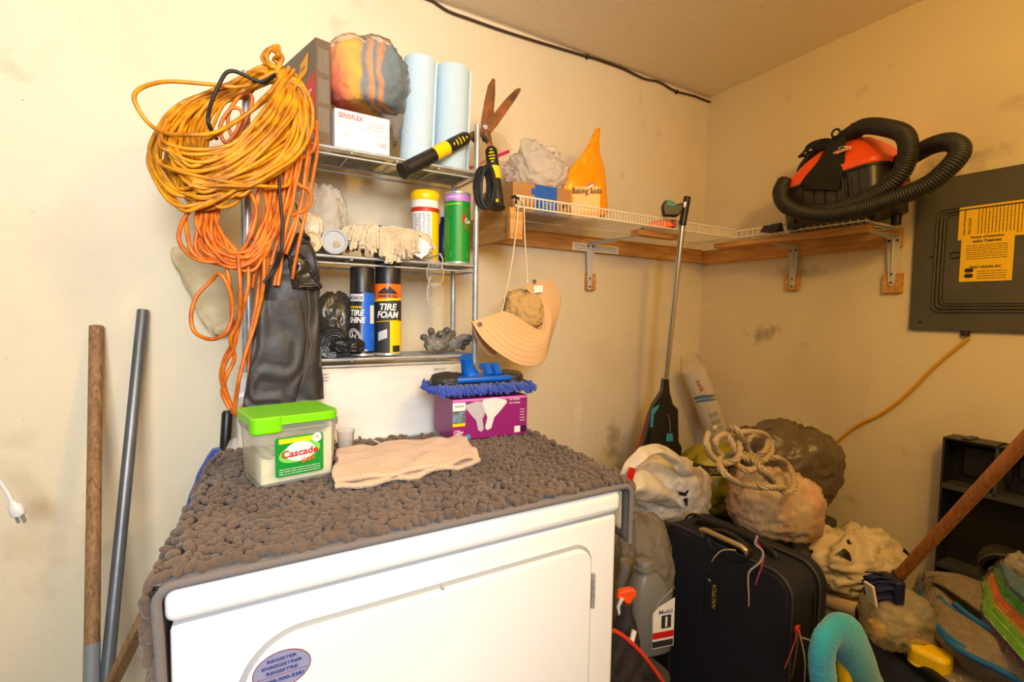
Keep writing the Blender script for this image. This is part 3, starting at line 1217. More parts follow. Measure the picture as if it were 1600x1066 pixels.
# ------------------------------------------------------------------ wire rack on the dryer console
KX0, KX1, KY0, KY1 = .066, .622, 1.245, 1.395
KT = at(749, 196, y=KY0).z
t = thing('wire_rack', 'three-tier chrome wire rack standing on the dryer console against the wall', 'rack', ((KX0 + KX1) / 2, (KY0 + KY1) / 2, CZ))
for x in (KX0, KX1):
    for y in (KY0, KY1):
        p = MB().cyl((x, y, CZ), (x, y, KT if y == KY0 else KT - .10), .0078, 14)
        p.cyl((x, y, CZ), (x, y, CZ + .006), .0095, 14)
        p.build('post', M['chrome'], t, smooth=True)
SZ = [1.113, 1.360, 1.613]
for k, z in enumerate(SZ):
    fr = MB()
    for y in (KY0, KY1):
        for dz in (0, -.016):
            fr.cyl((KX0, y, z + dz), (KX1, y, z + dz), .0042 if dz == 0 else .0028, 8)
    for x in (KX0, KX1):
        for dz in (0, -.016):
            fr.cyl((x, KY0, z + dz), (x, KY1, z + dz), .0042 if dz == 0 else .0028, 8)
    for x in (.2, .4, .6, .8):
        xx = KX0 + (KX1 - KX0) * x
        fr.cyl((xx, KY0, z - .004), (xx, KY1, z - .004), .003, 8)
    sh = fr.build('shelf', M['chrome'], t, smooth=True)
    w = MB()
    for q in range(1, 15):
        y = KY0 + (KY1 - KY0) * q / 15
        w.cyl((KX0, y, z + .001), (KX1, y, z + .001), .0019, 6)
    w.build('shelf_wire', M['chrome'], sh, smooth=True)
S1, S2, S3 = [z + .003 for z in SZ]
SR = .0045  # top of the frame rails

# ---- top tier: filter box
p0 = at(494, 219, y=1.262)
FH = m_(166, p0) * .985
fd = V((-.24, .97, 0)).normalized()
ft = V((fd.y, -fd.x, 0))
p0.z = S3 + .002
t = thing('filter_box', 'tall slim brown and red air filter box on the top tier', 'box', p0)
FL, FT = .27, .036
fa = (p0, fd, ft, V((0, 0, 1)))
brn = mat('brown_carton', rgb(104, 88, 72), .5)
MB().box((0, 0, 0), (FL, FT, FH), fa).build('carton', brn, t, bevel=.0008)
nl = -ft
fl_ = lambda u, v, l=.0006: p0 + fd * (FL * u) + V((0, 0, FH * v)) + nl * l
decal('red_panel', p0 + nl * .0003, -fd, V((0, 0, 1)), 0, 0, mat('carton_red', rgb(196, 30, 22), .5), t,
      poly=[(-FL + .001, .001), (-.001, .001), (-.001, FH * .70), (-FL * .62, FH * .50), (-FL + .001, FH * .50)])
text('lettering', 'Air Filter', fl_(.30, .53, .0012), -fd, V((0, 0, 1)), FH * .085, M['whitepaper'], t, bold=.03, width=.125)
decal('yellow_badge', fl_(.26, .80, .0004), -fd, V((0, 0, 1)), .06, .045, mat('amber_print', rgb(240, 160, 10), .5), t, poly=[(-.032, -.03), (.024, -.014), (.032, .028), (-.016, .014)])
text('lettering', '12x24', fl_(.27, .80, .0012), -fd, V((0, 0, 1)), .010, brn, t, width=.03)
decal('icon', fl_(.08, .13, .0008), -fd, V((0, 0, 1)), .018, .026, M['whitepaper'], t, round_=.004)
decal('icon', fl_(.08, .13, .0014), -fd, V((0, 0, 1)), .014, .022, M['darkred'], t, round_=.003)
mb = MB()
fe = -fd
for vv, n_ in ((.80, 8), (.52, 5), (.25, 9)):
    lines(mb, p0 + ft * (FT / 2) + V((0, 0, FH * vv)) + fe * .0004, V((0, 0, -1)), ft, 6, FH * .22, FT * .7, int(vv * 100))
mb.build('small_print', mat('pale_print', rgb(190, 180, 165), .6), t)

# ---- Sensiflex glove box
g0 = at(523, 234, y=1.262)
g1 = at(609, 240, y=1.262)
GW = (g1 - g0).length
GH = m_(62, g0)
g0.z = S3 + .002
X, Y, Z = frame(V((1, 0.03, 0)))
t = thing('glove_box', 'white card box of disposable gloves on the top tier under the bag of rags', 'box', g0 + X * GW / 2)
MB().box((0, 0, 0), (GW, .11, GH), (g0, X, Y, Z)).build('carton', M['whitepaper'], t, bevel=.001)
gp = lambda u, v, l=.0006: g0 + X * GW * u + Z * GH * v - Y * l
text('lettering', 'SENSIFLEX', gp(.28, .85), X, Z, GH * .12, M['red'], t, bold=.01, width=GW * .44)
text('lettering', '100', gp(.86, .28), X, Z, GH * .12, mat('pink_grey', rgb(190, 140, 150), .6), t, width=GW * .14)
mb = MB()
lines(mb, gp(.74, .72), X, Z, 3, GW * .34, GH * .22, 4)
lines(mb, gp(.22, .40), X, Z, 2, GW * .16, GH * .14, 9)
mb.build('small_print', M['gap'], t)
MB().tube([gp(u, .72 - .22 * (1 / (1 + math.exp(-(u - .5) * 9))), .0005) for u in [k / 20 for k in range(21)]], .0005, 5).build('wave_line', M['gap'], t)

# ---- bag of colourful rags: rags in clear film
c = at(573, 128, y=1.325)
W_, H_ = m_(126, c), m_(112, c)
t = thing('rag_bag', 'clear plastic bag stuffed with red, orange and blue rags on the glove box', 'bag', c - V((0, 0, H_ / 2)))
rm = mat('rag_stripes', rgb(236, 130, 60), .9, bump=.8, bscale=40)
nt = rm.node_tree
tc = nt.nodes.new('ShaderNodeTexCoord'); mp = nt.nodes.new('ShaderNodeMapping'); wv = nt.nodes.new('ShaderNodeTexNoise'); cr = nt.nodes.new('ShaderNodeValToRGB')
mp.inputs['Rotation'].default_value = (0, 0.2, .5)
sx = nt.nodes.new('ShaderNodeSeparateXYZ')
ad = nt.nodes.new('ShaderNodeMath'); ad.operation = 'MULTIPLY_ADD'
mr = nt.nodes.new('ShaderNodeMapRange')
mr.inputs['From Min'].default_value = -W_ * .42 + .05; mr.inputs['From Max'].default_value = W_ * .42 + .05
wv.inputs['Scale'].default_value = 9
ad.inputs[1].default_value = .10
cr.color_ramp.interpolation = 'EASE'
cols = [(0, rgb(206, 60, 52)), (.16, rgb(232, 96, 50)), (.30, rgb(240, 140, 70)), (.42, rgb(245, 178, 60)), (.54, rgb(246, 190, 40)), (.62, rgb(120, 140, 150)), (.74, rgb(236, 160, 80)), (.80, rgb(100, 130, 150)), (.90, rgb(232, 150, 80)), (.96, rgb(96, 124, 140))]
cr.color_ramp.elements[0].position = cols[0][0]; cr.color_ramp.elements[0].color = cols[0][1]
cr.color_ramp.elements[1].position = cols[-1][0]; cr.color_ramp.elements[1].color = cols[-1][1]
for ps, cc in cols[1:-1]:
    e = cr.color_ramp.elements.new(ps); e.color = cc
L_ = nt.links.new
L_(tc.outputs['Object'], mp.inputs[0]); L_(tc.outputs['Object'], wv.inputs['Vector']); L_(mp.outputs[0], sx.inputs[0])
L_(wv.outputs['Fac'], ad.inputs[0]); L_(sx.outputs['X'], ad.inputs[2]); L_(ad.outputs[0], mr.inputs['Value']); L_(mr.outputs[0], cr.inputs[0])
L_(cr.outputs[0], nt.nodes['Principled BSDF'].inputs['Base Color'])
bagobj('rags', c, (W_ * .94, .17, H_ * .92), rm, t, seed=2, crease=.10, folds=.10, fx=9, flat=.8)
bagobj('bag_film', c + V((0, 0, .002)), (W_, .19, H_), film('rag_film', (.90, .84, .80, 1), .84, .2, .6, 22, .06), t, seed=8, crease=.10, folds=.05, flat=.8)
nk = at(541, 74, y=1.32)
MB().tube([nk + V((-.01, 0, -.012)), nk + V((0, 0, .0)), nk + V((.004, .002, .006)), nk + V((-.010, .004, .010))], [.012, .007, .004, .007], 8).build('twisted_neck', M['clearf'], t, smooth=True)
sl = sleeve([(170, 590, 640), (190, 600, 636), (210, 612, 626), (226, 614, 620)], 1.33, .02, seed=3, fold=.006)
sl.build('hanging_end', M['greyf'], t, smooth=True)

# ---- two rolls of blue paper towel
for k, (xt, yt, xb, yb, w_) in enumerate(((656, 96, 649, 240, 50), (707, 110, 702, 256, 54))):
    b_ = at(xb, yb, y=1.325)
    tp = at(xt, yt, y=1.325 + .0)
    r_ = m_(w_, b_) / 2
    b_.z = S3 + .004
    ax = (tp - b_).normalized()
    h_ = (tp - b_).length
    t = thing('paper_towel_roll', ('pale blue paper towel roll beside the bag of rags, leaning slightly', 'pale blue paper towel roll nearest the garden shears, right-hand roll')[k], 'paper towel', b_, 'blue paper towel rolls on the top tier')
    nb = 40
    prof = [(.018, 0), (r_ * .97, 0), (r_, .006)] + [(r_ * (1 + .012 * sin(q * 2.3)), .006 + (h_ - .012) * q / 10) for q in range(1, 10)] + [(r_, h_ - .006), (r_ * .96, h_), (.020, h_)]
    MB().lathe(b_, ax, prof, nb).build('paper', M['papertowel'], t, smooth=True)
    MB().lathe(b_, ax, [(.018, .002), (.0205, .002), (.0205, h_ - .002), (.018, h_ - .002), (.018, .002)], 20).build('core', M['card'], t, smooth=True)
    # loose outer edge of the sheet
    e0 = b_ + CR * r_ * .98
    MB().box((0, 0, 0), (.006, .001, h_ * .98), (e0, CR, CF, ax)).build('loose_edge', M['papertowel'], t)

# ---- garden shears hooked over the right front post
SY = KY0 + .020
pv_ = at(757, 206, y=SY)
t = thing('garden_shears', 'rusty hedge shears with black and yellow grips hooked over the rack post', 'shears', pv_)


def pp(x, y, yy=SY):
    return at(x, y, y=yy)


for k, pts in enumerate(([(756, 222), (751, 212), (752, 190), (757, 160), (763, 133), (770, 122), (774, 124), (774, 145), (772, 175), (768, 200), (766, 215)],
                         [(764, 212), (760, 196), (773, 176), (790, 155), (806, 139), (813, 137), (814, 141), (806, 155), (790, 178), (776, 198), (769, 206)])):
    yy = SY + (.002 if k == 0 else .006)
    P3 = [pp(x, y, yy) for x, y in pts]
    n = len(P3)
    b_ = MB().add(P3 + [p + V((0, .0035, 0)) for p in P3], [tuple(range(n))[::-1], tuple(range(n, 2 * n))] + [(i, (i + 1) % n, n + (i + 1) % n, n + i) for i in range(n)])
    b_.build('blade', M['rust'], t, bevel=.0008)
MB().cyl(pp(758, 199, SY - .004), pp(758, 199, SY + .012), .0075, 6).cyl(pp(758, 199, SY - .008), pp(758, 199, SY), .0045, 12).build('pivot_bolt', M['chrome'], t)
for (a, b_, e, rr, fy) in (((757, 205), (730, 214), (628, 268), .0205, -.035), ((760, 205), (767, 232), (778, 326), .0205, -.045)):
    A_, B_ = pp(*a), pp(*b_, SY - .006)
    E_ = at(e[0], e[1], y=SY + fy)
    MB().tube([A_, A_.lerp(B_, .5), B_], [.012, .010, .008], 10, flat=.35, up=(0, 1, 0)).build('tang', M['rust'], t, smooth=True)
    hd = MB()
    N = 24
    pts, rad = [], []
    for q in range(N + 1):
        f = q / N
        pts.append(B_.lerp(E_, f))
        rad.append(rr * (.82 + .06 * sin(f * 3.1) + .18 * max(0, f - .6) ** .8 + (.0 if f < .96 else .12)) * (.8 if q == 0 else 1))
    hd.tube(pts, rad, 18)
    h_ = hd.build('handle', M['blackp'], t, smooth=True)
    D_ = (E_ - B_)
    MB().tube([B_ + D_ * f for f in (.33, .40, .47, .535)], [rr * .905, rr * .915, rr * .905, rr * .90], 18, cap=False).build('yellow_sleeve', M['yellow'], h_, smooth=True)
    ax = D_.normalized()
    tow = (CAM - (B_ + D_ * .15)); tow = (tow - ax * tow.dot(ax)).normalized()
    sd = ax.cross(tow)
    mb = MB()
    for q, w_ in enumerate((.0035, .0075, .0105, .0085, .004)):
        cc = B_ + D_ * (.07 + q * .05) + tow * (rr * .86)
        mb.add([cc + sd * (w_ * cos(a)) + ax * (.0022 * sin(a)) + tow * (.0012 - abs(w_ * cos(a)) ** 2 * 28) for a in [k * pi / 6 for k in range(12)]], [tuple(range(12))])
    mb.build('grip_dots', M['yellow'], h_)
    MB().tube([E_ - ax * .018 + tow * rr * .93, E_ - ax * .010 + tow * rr * .95], [.004, .004], 10).build('hang_hole', M['yellow'] if e[0] > 700 else M['ink'], h_)
MB().cyl(pp(744, 222), pp(738, 216), .006, 12).cyl(pp(762, 222, SY - .01), pp(756, 214, SY - .01), .006, 12).build('buffer', M['blackr'], t, smooth=True)

# ---- black cord coil hanging on the same post
c = at(757, 292, y=KY0 - .022)
cb = MB()
for k in range(22):
    rr_ = m_(31, c) * rd.uniform(.80, 1.06)
    ox = V((rd.uniform(-.009, .009), rd.uniform(-.009, .009), rd.uniform(-.004, .004)))
    tw = rd.uniform(-.35, .35) + .55
    dx_ = V((cos(tw), -sin(tw) * 1.0, 0)) * .38
    pts = []
    for q in range(36):
        a = 2 * pi * q / 36
        pts.append(c + ox + dx_ * (cos(a) * rr_) + V((0, 0, sin(a) * rr_ * 1.05)) + noise.noise_vector(V((cos(a), sin(a), k))) * .002)
    cb.tube(pts, .0022, 6, closed=True)
t = tag(cb.build('cord_coil', M['blackr'], None, smooth=True), 'coil of thin black cable hanging on the rack post behind the shear grip', 'cable')

# ---- zip bag with a pink seal between rack and carton
t = thing('zip_bag', 'clear zip bag with a magenta seal strip between the rack and the carton', 'bag', at(775, 262, y=1.44))
A_ = [at(728, 262, y=1.42), at(735, 232, y=1.45), at(764, 200, y=1.50)]
B_ = [at(758, 268, y=1.42), at(775, 235, y=1.45), at(800, 235, y=1.50)]
o = loft([A_, [a.lerp(b_, .5) + V((0, -.02, .002)) for a, b_ in zip(A_, B_)], B_], 20, 10, seed=2, wr=.006).build('bag_film', film('zip_film', (.95, .9, .85, 1), .8, .1, .3, 20, .05), t, smooth=True)
mod_solid(o, .0012)
z0, z1 = at(735, 262, y=1.42), at(796, 236, y=1.45)
X, Y, Z = frame(z1 - z0, (0, 1, 0))
MB().box((0, 0, -.005), ((z1 - z0).length, .003, .005), (z0, X, Y, Z)).build('seal_strip', mat('magenta', rgb(196, 30, 90), .4), t)

# ---- middle tier
c = at(500, 312, y=1.345)
bagobj('clear_bag', V((c.x, c.y, S2 + m_(106, c) * .5)), (m_(78, c), .11, m_(112, c)), M['milkf'], None, 'crumpled milky plastic bag on the left of the middle tier', 'bag', seed=11, crease=.16, folds=.12, flat=.9)
o = bagobj('foam_pieces', at(478, 352, y=1.29) + V((0, 0, -.004)), (m_(46, c), .06, m_(40, c)), M['whitebag'], None, 'small knotted white bag below the milky bag on the middle tier', 'bag', seed=14, level=4, crease=.15, flat=.8)
for k, (px, py, r_, mm, nm, lb) in enumerate(((486, 374, 17, mat('tan_tin', rgb(196, 176, 130), .5), 'round_tin', 'tan round tin lying on its side on the middle tier'),
                                              (523, 378, 20, mat('tin_grey', rgb(158, 158, 160), .45, bump=.3, bscale=90), 'spray_tin', 'grey round tin lying on its side beside the yarn mop'))):
    c = at(px, py, y=1.235)
    r_ = m_(r_, c)
    c.z = S2 + r_ + .001
    t = thing(nm, lb, 'tin', c)
    ax = V((.12 if k else .05, 1, 0)).normalized()
    MB().lathe(c, ax, [(.0001, .003), (r_ * .80, .003), (r_ * .84, .0), (r_ * .97, 0), (r_, .003), (r_, .115), (r_ * .9, .118), (.0001, .118)], 32).build('can', mm, t, smooth=True)
    decal('worn_label', c + V((0, -.0005 + .003, -.006)), CR, (0, 0, 1), 0, 0, mat('label_peach', rgb(206, 178, 150), .7, var=.4, vscale=80), t, poly=ellipse(r_ * .45, r_ * .25))

# yarn mop head
c = at(606, 372, y=1.262)
t = thing('yarn_mop_head', 'oatmeal yarn mop head hanging over the front of the middle tier', 'mop head', V((c.x, c.y, S2)))
PZ = S2 + m_(46, c)
w2 = m_(41, c)
MB().prism(ellipse(w2, .036, 28), (c.x, c.y + .012, PZ - .006), (1, 0, 0), (0, 1, 0), (0, 0, 1), .006).build('mop_plate', mat('plate_beige', rgb(226, 206, 176), .5), t, bevel=.002)
MB().cyl((c.x - .012, c.y + .010, PZ), (c.x - .012, c.y + .010, PZ + .009), .016, 20).build('socket', M['blackp'], t, smooth=True)
yb = MB()
rd = random.Random(9)
W2 = m_(80, c)
for k in range(200):
    a = rd.uniform(pi * .97, pi * 2.03) if k < 170 else rd.uniform(0, pi)
    layer = rd.random()
    s0 = V((c.x + cos(a) * w2 * rd.uniform(.8, 1.02), c.y + .012 + sin(a) * .036, PZ - .004 - .006 * layer))
    sidew = cos(a)
    out = V((sidew * (W2 - w2) * rd.uniform(.4, 1.0), sin(a) * .018 * rd.uniform(.6, 1.3) - (.004 if sin(a) < 0 else 0), 0))
    drop = m_(rd.uniform(34, 58) * (1 - .45 * abs(sidew)) - 4, c)
    if sin(a) > 0.1:
        drop = min(drop, PZ - S2 - .008)
    fl = V((0, 0, -.3 * drop))
    e = s0 + out + V((rd.uniform(-.006, .006), 0, -drop))
    if abs(sidew) > .75 and e.z < S2 + .006 and e.y > KY0 - .010:
        e.z = S2 + .006 + rd.uniform(0, .01)
    m1 = s0 + out * .75 + fl + V((0, 0, .006))
    pts = catmull([s0, s0 + out * .4 + V((0, 0, .005)), m1, e], 6)
    rr_ = [.0044 + .0014 * sin(q * 2.4 + k) for q in range(len(pts))]
    pts = [p + noise.noise_vector(p * 60 + V((k, 0, 0))) * .0018 for p in pts]
    yb.tube(pts, rr_, 7)
o = yb.build('yarn_strands', M['fringe'], t, smooth=True)
o['kind'] = 'stuff'

# wipes canister, comet canister


def can_pt(c, r, z0):
    """maps label coordinates onto a can: u metres round from the side facing the camera, v metres up"""
    d = (CAM - c); d.z = 0; d.normalize()
    a0 = math.atan2(d.y, d.x)

    def fn(u, v, turn=0.0, lift=.0006):
        a = a0 + turn + u / r
        return V((c.x + cos(a) * (r + lift), c.y + sin(a) * (r + lift), z0 + v))
    return fn


def can_patch(name, c, r, z0, u0, u1, v0, v1, m, parent, turn=0.0, lift=.0003, skewv=0.0):
    fn = can_pt(c, r, z0)
    mb = MB()
    n = 24
    grid_mesh(mb, lambda i, j: fn(u0 + (u1 - u0) * i / n, v0 + (v1 - v0) * j + skewv * i / n, turn, lift), n + 1, 2)
    return mb.build(name, m, parent, smooth=True)


def can_text(s, c, r, z0, u, v, size, width, m, parent, turn=0.0, shear=0.0, lift=.0009, bold=.02):
    fn = can_pt(c, r, z0)
    return text('lettering', s, None, None, None, size, m, parent, bold=bold, width=width, shear=shear, fn=lambda a, b: fn(u + a, v + b, turn, lift))


c = at(664, 380, y=1.345)
r_ = m_(21.5, c)
c.z = S2 + .003
h_ = at(664, 300, y=1.345).z - c.z
t = thing('wipes_canister', 'white canister of wipes with yellow cap behind the yarn mop', 'canister', c)
MB().lathe(c, (0, 0, 1), [(r_ * .96, 0), (r_, .003), (r_, h_ * .86), (r_ * .96, h_ * .88), (.001, h_ * .88)], 32).build('can', M['white'], t, smooth=True)
MB().lathe(c, (0, 0, 1), [(r_ * 1.02, h_ * .86), (r_ * 1.05, h_ * .87), (r_ * 1.05, h_ * .955), (r_ * .98, h_ * .985), (r_ * .90, h_), (.001, h_)], 32).build('cap', M['yellow'], t, smooth=True)
can_patch('red_band', c, r_, c.z, -r_ * 1.5, r_ * 1.5, h_ * .70, h_ * .76, mat('band_red', rgb(190, 50, 20), .5), t)
can_patch('yellow_panel', c, r_, c.z, r_ * .5, r_ * 1.5, h_ * .02, h_ * .70, M['yellow'], t)
can_patch('yellow_panel', c, r_, c.z, -r_ * 1.5, -r_ * 1.3, h_ * .02, h_ * .70, M['yellow'], t)
fn = can_pt(c, r_, c.z)
mb = MB()
for q in range(16):
    for w in range(5):
        u0 = -r_ * 1.2 + w * r_ * .32 + rd.uniform(0, .004)
        v0 = h_ * (.30 + .38 * q / 16)
        mb.add([fn(u0, v0, 0, .0007), fn(u0 + r_ * .22, v0, 0, .0007), fn(u0 + r_ * .22, v0 + .0014, 0, .0007), fn(u0, v0 + .0014, 0, .0007)], [(0, 1, 2, 3)])
mb.build('small_print', M['inkblue'], t)

c = at(714, 400, y=1.292)
r_ = m_(20, c)
c.z = S2 + .003
h_ = at(714, 303, y=1.292).z - c.z
t = thing('cleanser_canister', 'green and lilac canister of scouring powder on the right of the middle tier', 'canister', c)
MB().lathe(c, (0, 0, 1), [(r_ * .97, 0), (r_ * 1.01, .001), (r_ * 1.01, .004), (r_, .005), (r_, h_ - .005)], 36).build('can', M['green'], t, smooth=True)
MB().lathe(c, (0, 0, 1), [(r_, h_ - .006), (r_ * 1.02, h_ - .004), (r_ * 1.02, h_), (r_ * .94, h_), (r_ * .94, h_ - .004), (.001, h_ - .004)], 36).build('rim', M['chrome'], t, smooth=True)
MB().lathe(c, (0, 0, 1), [(r_ * 1.015, 0), (r_ * 1.02, .002), (r_ * 1.005, .005)], 36).build('rim', M['chrome'], t, smooth=True)
can_patch('lilac_band', c, r_, c.z, -r_ * 1.55, r_ * 1.55, h_ * .87, h_ * .965, M['lilac'], t)
can_text('LAVENDER', c, r_, c.z, -r_ * .35, h_ * .92, .0055, r_ * 1.2, M['whitepaper'], t)
can_patch('lime_line', c, r_, c.z, -r_ * 1.3, r_ * .3, h_ * .81, h_ * .822, mat('lime_print', rgb(190, 220, 20), .4), t, lift=.0005, skewv=.002)
fn = can_pt(c, r_, c.z)
mb = MB()
mb.add([fn(r_ * 1.02 + cos(a) * r_ * .62, h_ * .62 + sin(a) * r_ * .80, 0, .0005) for a in [k * pi / 12 for k in range(24)]], [tuple(range(24))])
mb.build('red_burst', M['red'], t)
can_text('Comet', c, r_, c.z, r_ * 1.08, h_ * .60, .014, r_ * .95, M['whitepaper'], t, bold=.03)
mb = MB()
for q in range(18):
    v0 = h_ * (.24 + .36 * q / 18)
    mb.add([fn(-r_ * 1.25, v0, 0, .0006), fn(-r_ * .6 - rd.uniform(0, .004), v0, 0, .0006), fn(-r_ * .6 - .002, v0 + .001, 0, .0006), fn(-r_ * 1.25, v0 + .001, 0, .0006)], [(0, 1, 2, 3)])
for q in range(3):
    v0 = h_ * (.09 + .03 * q)
    mb.add([fn(-r_ * .5, v0, 0, .0006), fn(r_ * .9, v0, 0, .0006), fn(r_ * .9, v0 + .002, 0, .0006), fn(-r_ * .5, v0 + .002, 0, .0006)], [(0, 1, 2, 3)])
mb.build('small_print', mat('pale_green_print', rgb(190, 226, 190), .5), t)

# dark blue bottle between the two canisters
c = at(694, 400, y=1.365)
c.z = S2 + .003
t = thing('blue_bottle', 'dark blue bottle standing between the wipes canister and the green canister', 'bottle', c)
MB().lathe(c, (0, 0, 1), [(.026, 0), (.028, .003), (.028, .10), (.012, .125), (.012, .14), (.001, .14)], 24).build('bottle', mat('dark_blue_plastic', rgb(16, 30, 90), .3), t, smooth=True)
MB().lathe(c + V((0, 0, .14)), (0, 0, 1), [(.013, 0), (.013, .02), (.001, .02)], 16).build('cap', M['white'], t, smooth=True)

# white gear-shaped cap
c = at(658, 389, y=KY0 - .012)
r_ = m_(14, c)
poly = []
for k in range(48):
    a = 2 * pi * k / 48
    poly.append((cos(a) * r_ * (1.18 if (k % 12) in (0, 1) else 1), sin(a) * r_ * (1.18 if (k % 12) in (0, 1) else 1)))
o = MB().prism(poly, c, CR, CU, -CF, .010).prism(ellipse(r_ * .45, r_ * .45, 24), c - CF * .010, CR, CU, -CF, .004).build('valve_cap', M['white'], None, bevel=.001)
tag(o, 'round white plastic cap with lugs leaning on the yarn mop', 'cap')

# safety glasses hanging by one arm from the middle tier
t = thing('safety_glasses', 'clear safety glasses hanging sideways from the middle tier front rail', 'glasses', at(680, 445, y=KY0 - .015))
GY = KY0 - .014
for k, (cx, cy, ex, ey) in enumerate(((681, 427, 14, 20), (681, 461, 14, 18))):
    cc = at(cx, cy, y=GY)
    rx_, ry_ = m_(ex, cc), m_(ey, cc)
    ring = [cc + V((cos(a) * rx_, -.006 + .010 * cos(a) ** 2, sin(a) * ry_ * (1 - .12 * cos(a)))) for a in [q * 2 * pi / 32 for q in range(32)]]
    o = MB().add(ring + [cc + V((0, -.010, 0))], [(i, (i + 1) % 32, 32) for i in range(32)]).build('lens', film('lens_film', (.95, .95, .94, 1), .88, .05, 0, 5, .10), t, smooth=True)
    MB().tube(ring, .0012, 6, closed=True).build('rim', M['milkf'], t, smooth=True)
MB().tube([at(676, 446, y=GY), at(681, 443, y=GY - .006), at(686, 446, y=GY)], .002, 6).build('bridge', M['milkf'], t, smooth=True)
MB().tube([at(690, 420, y=GY), at(692, 405, y=GY - .004), at(688, 397, y=KY0), at(680, 400, y=KY0 + .03), at(668, 404, y=KY0 + .05)], [.002, .002, .003, .003, .003], 8).build('temple_arm', M['milkf'], t, smooth=True)
MB().tube([at(668, 470, y=GY), at(668, 452, y=GY + .004), at(672, 432, y=GY + .008)], .0018, 6).build('temple_arm', M['milkf'], t, smooth=True)

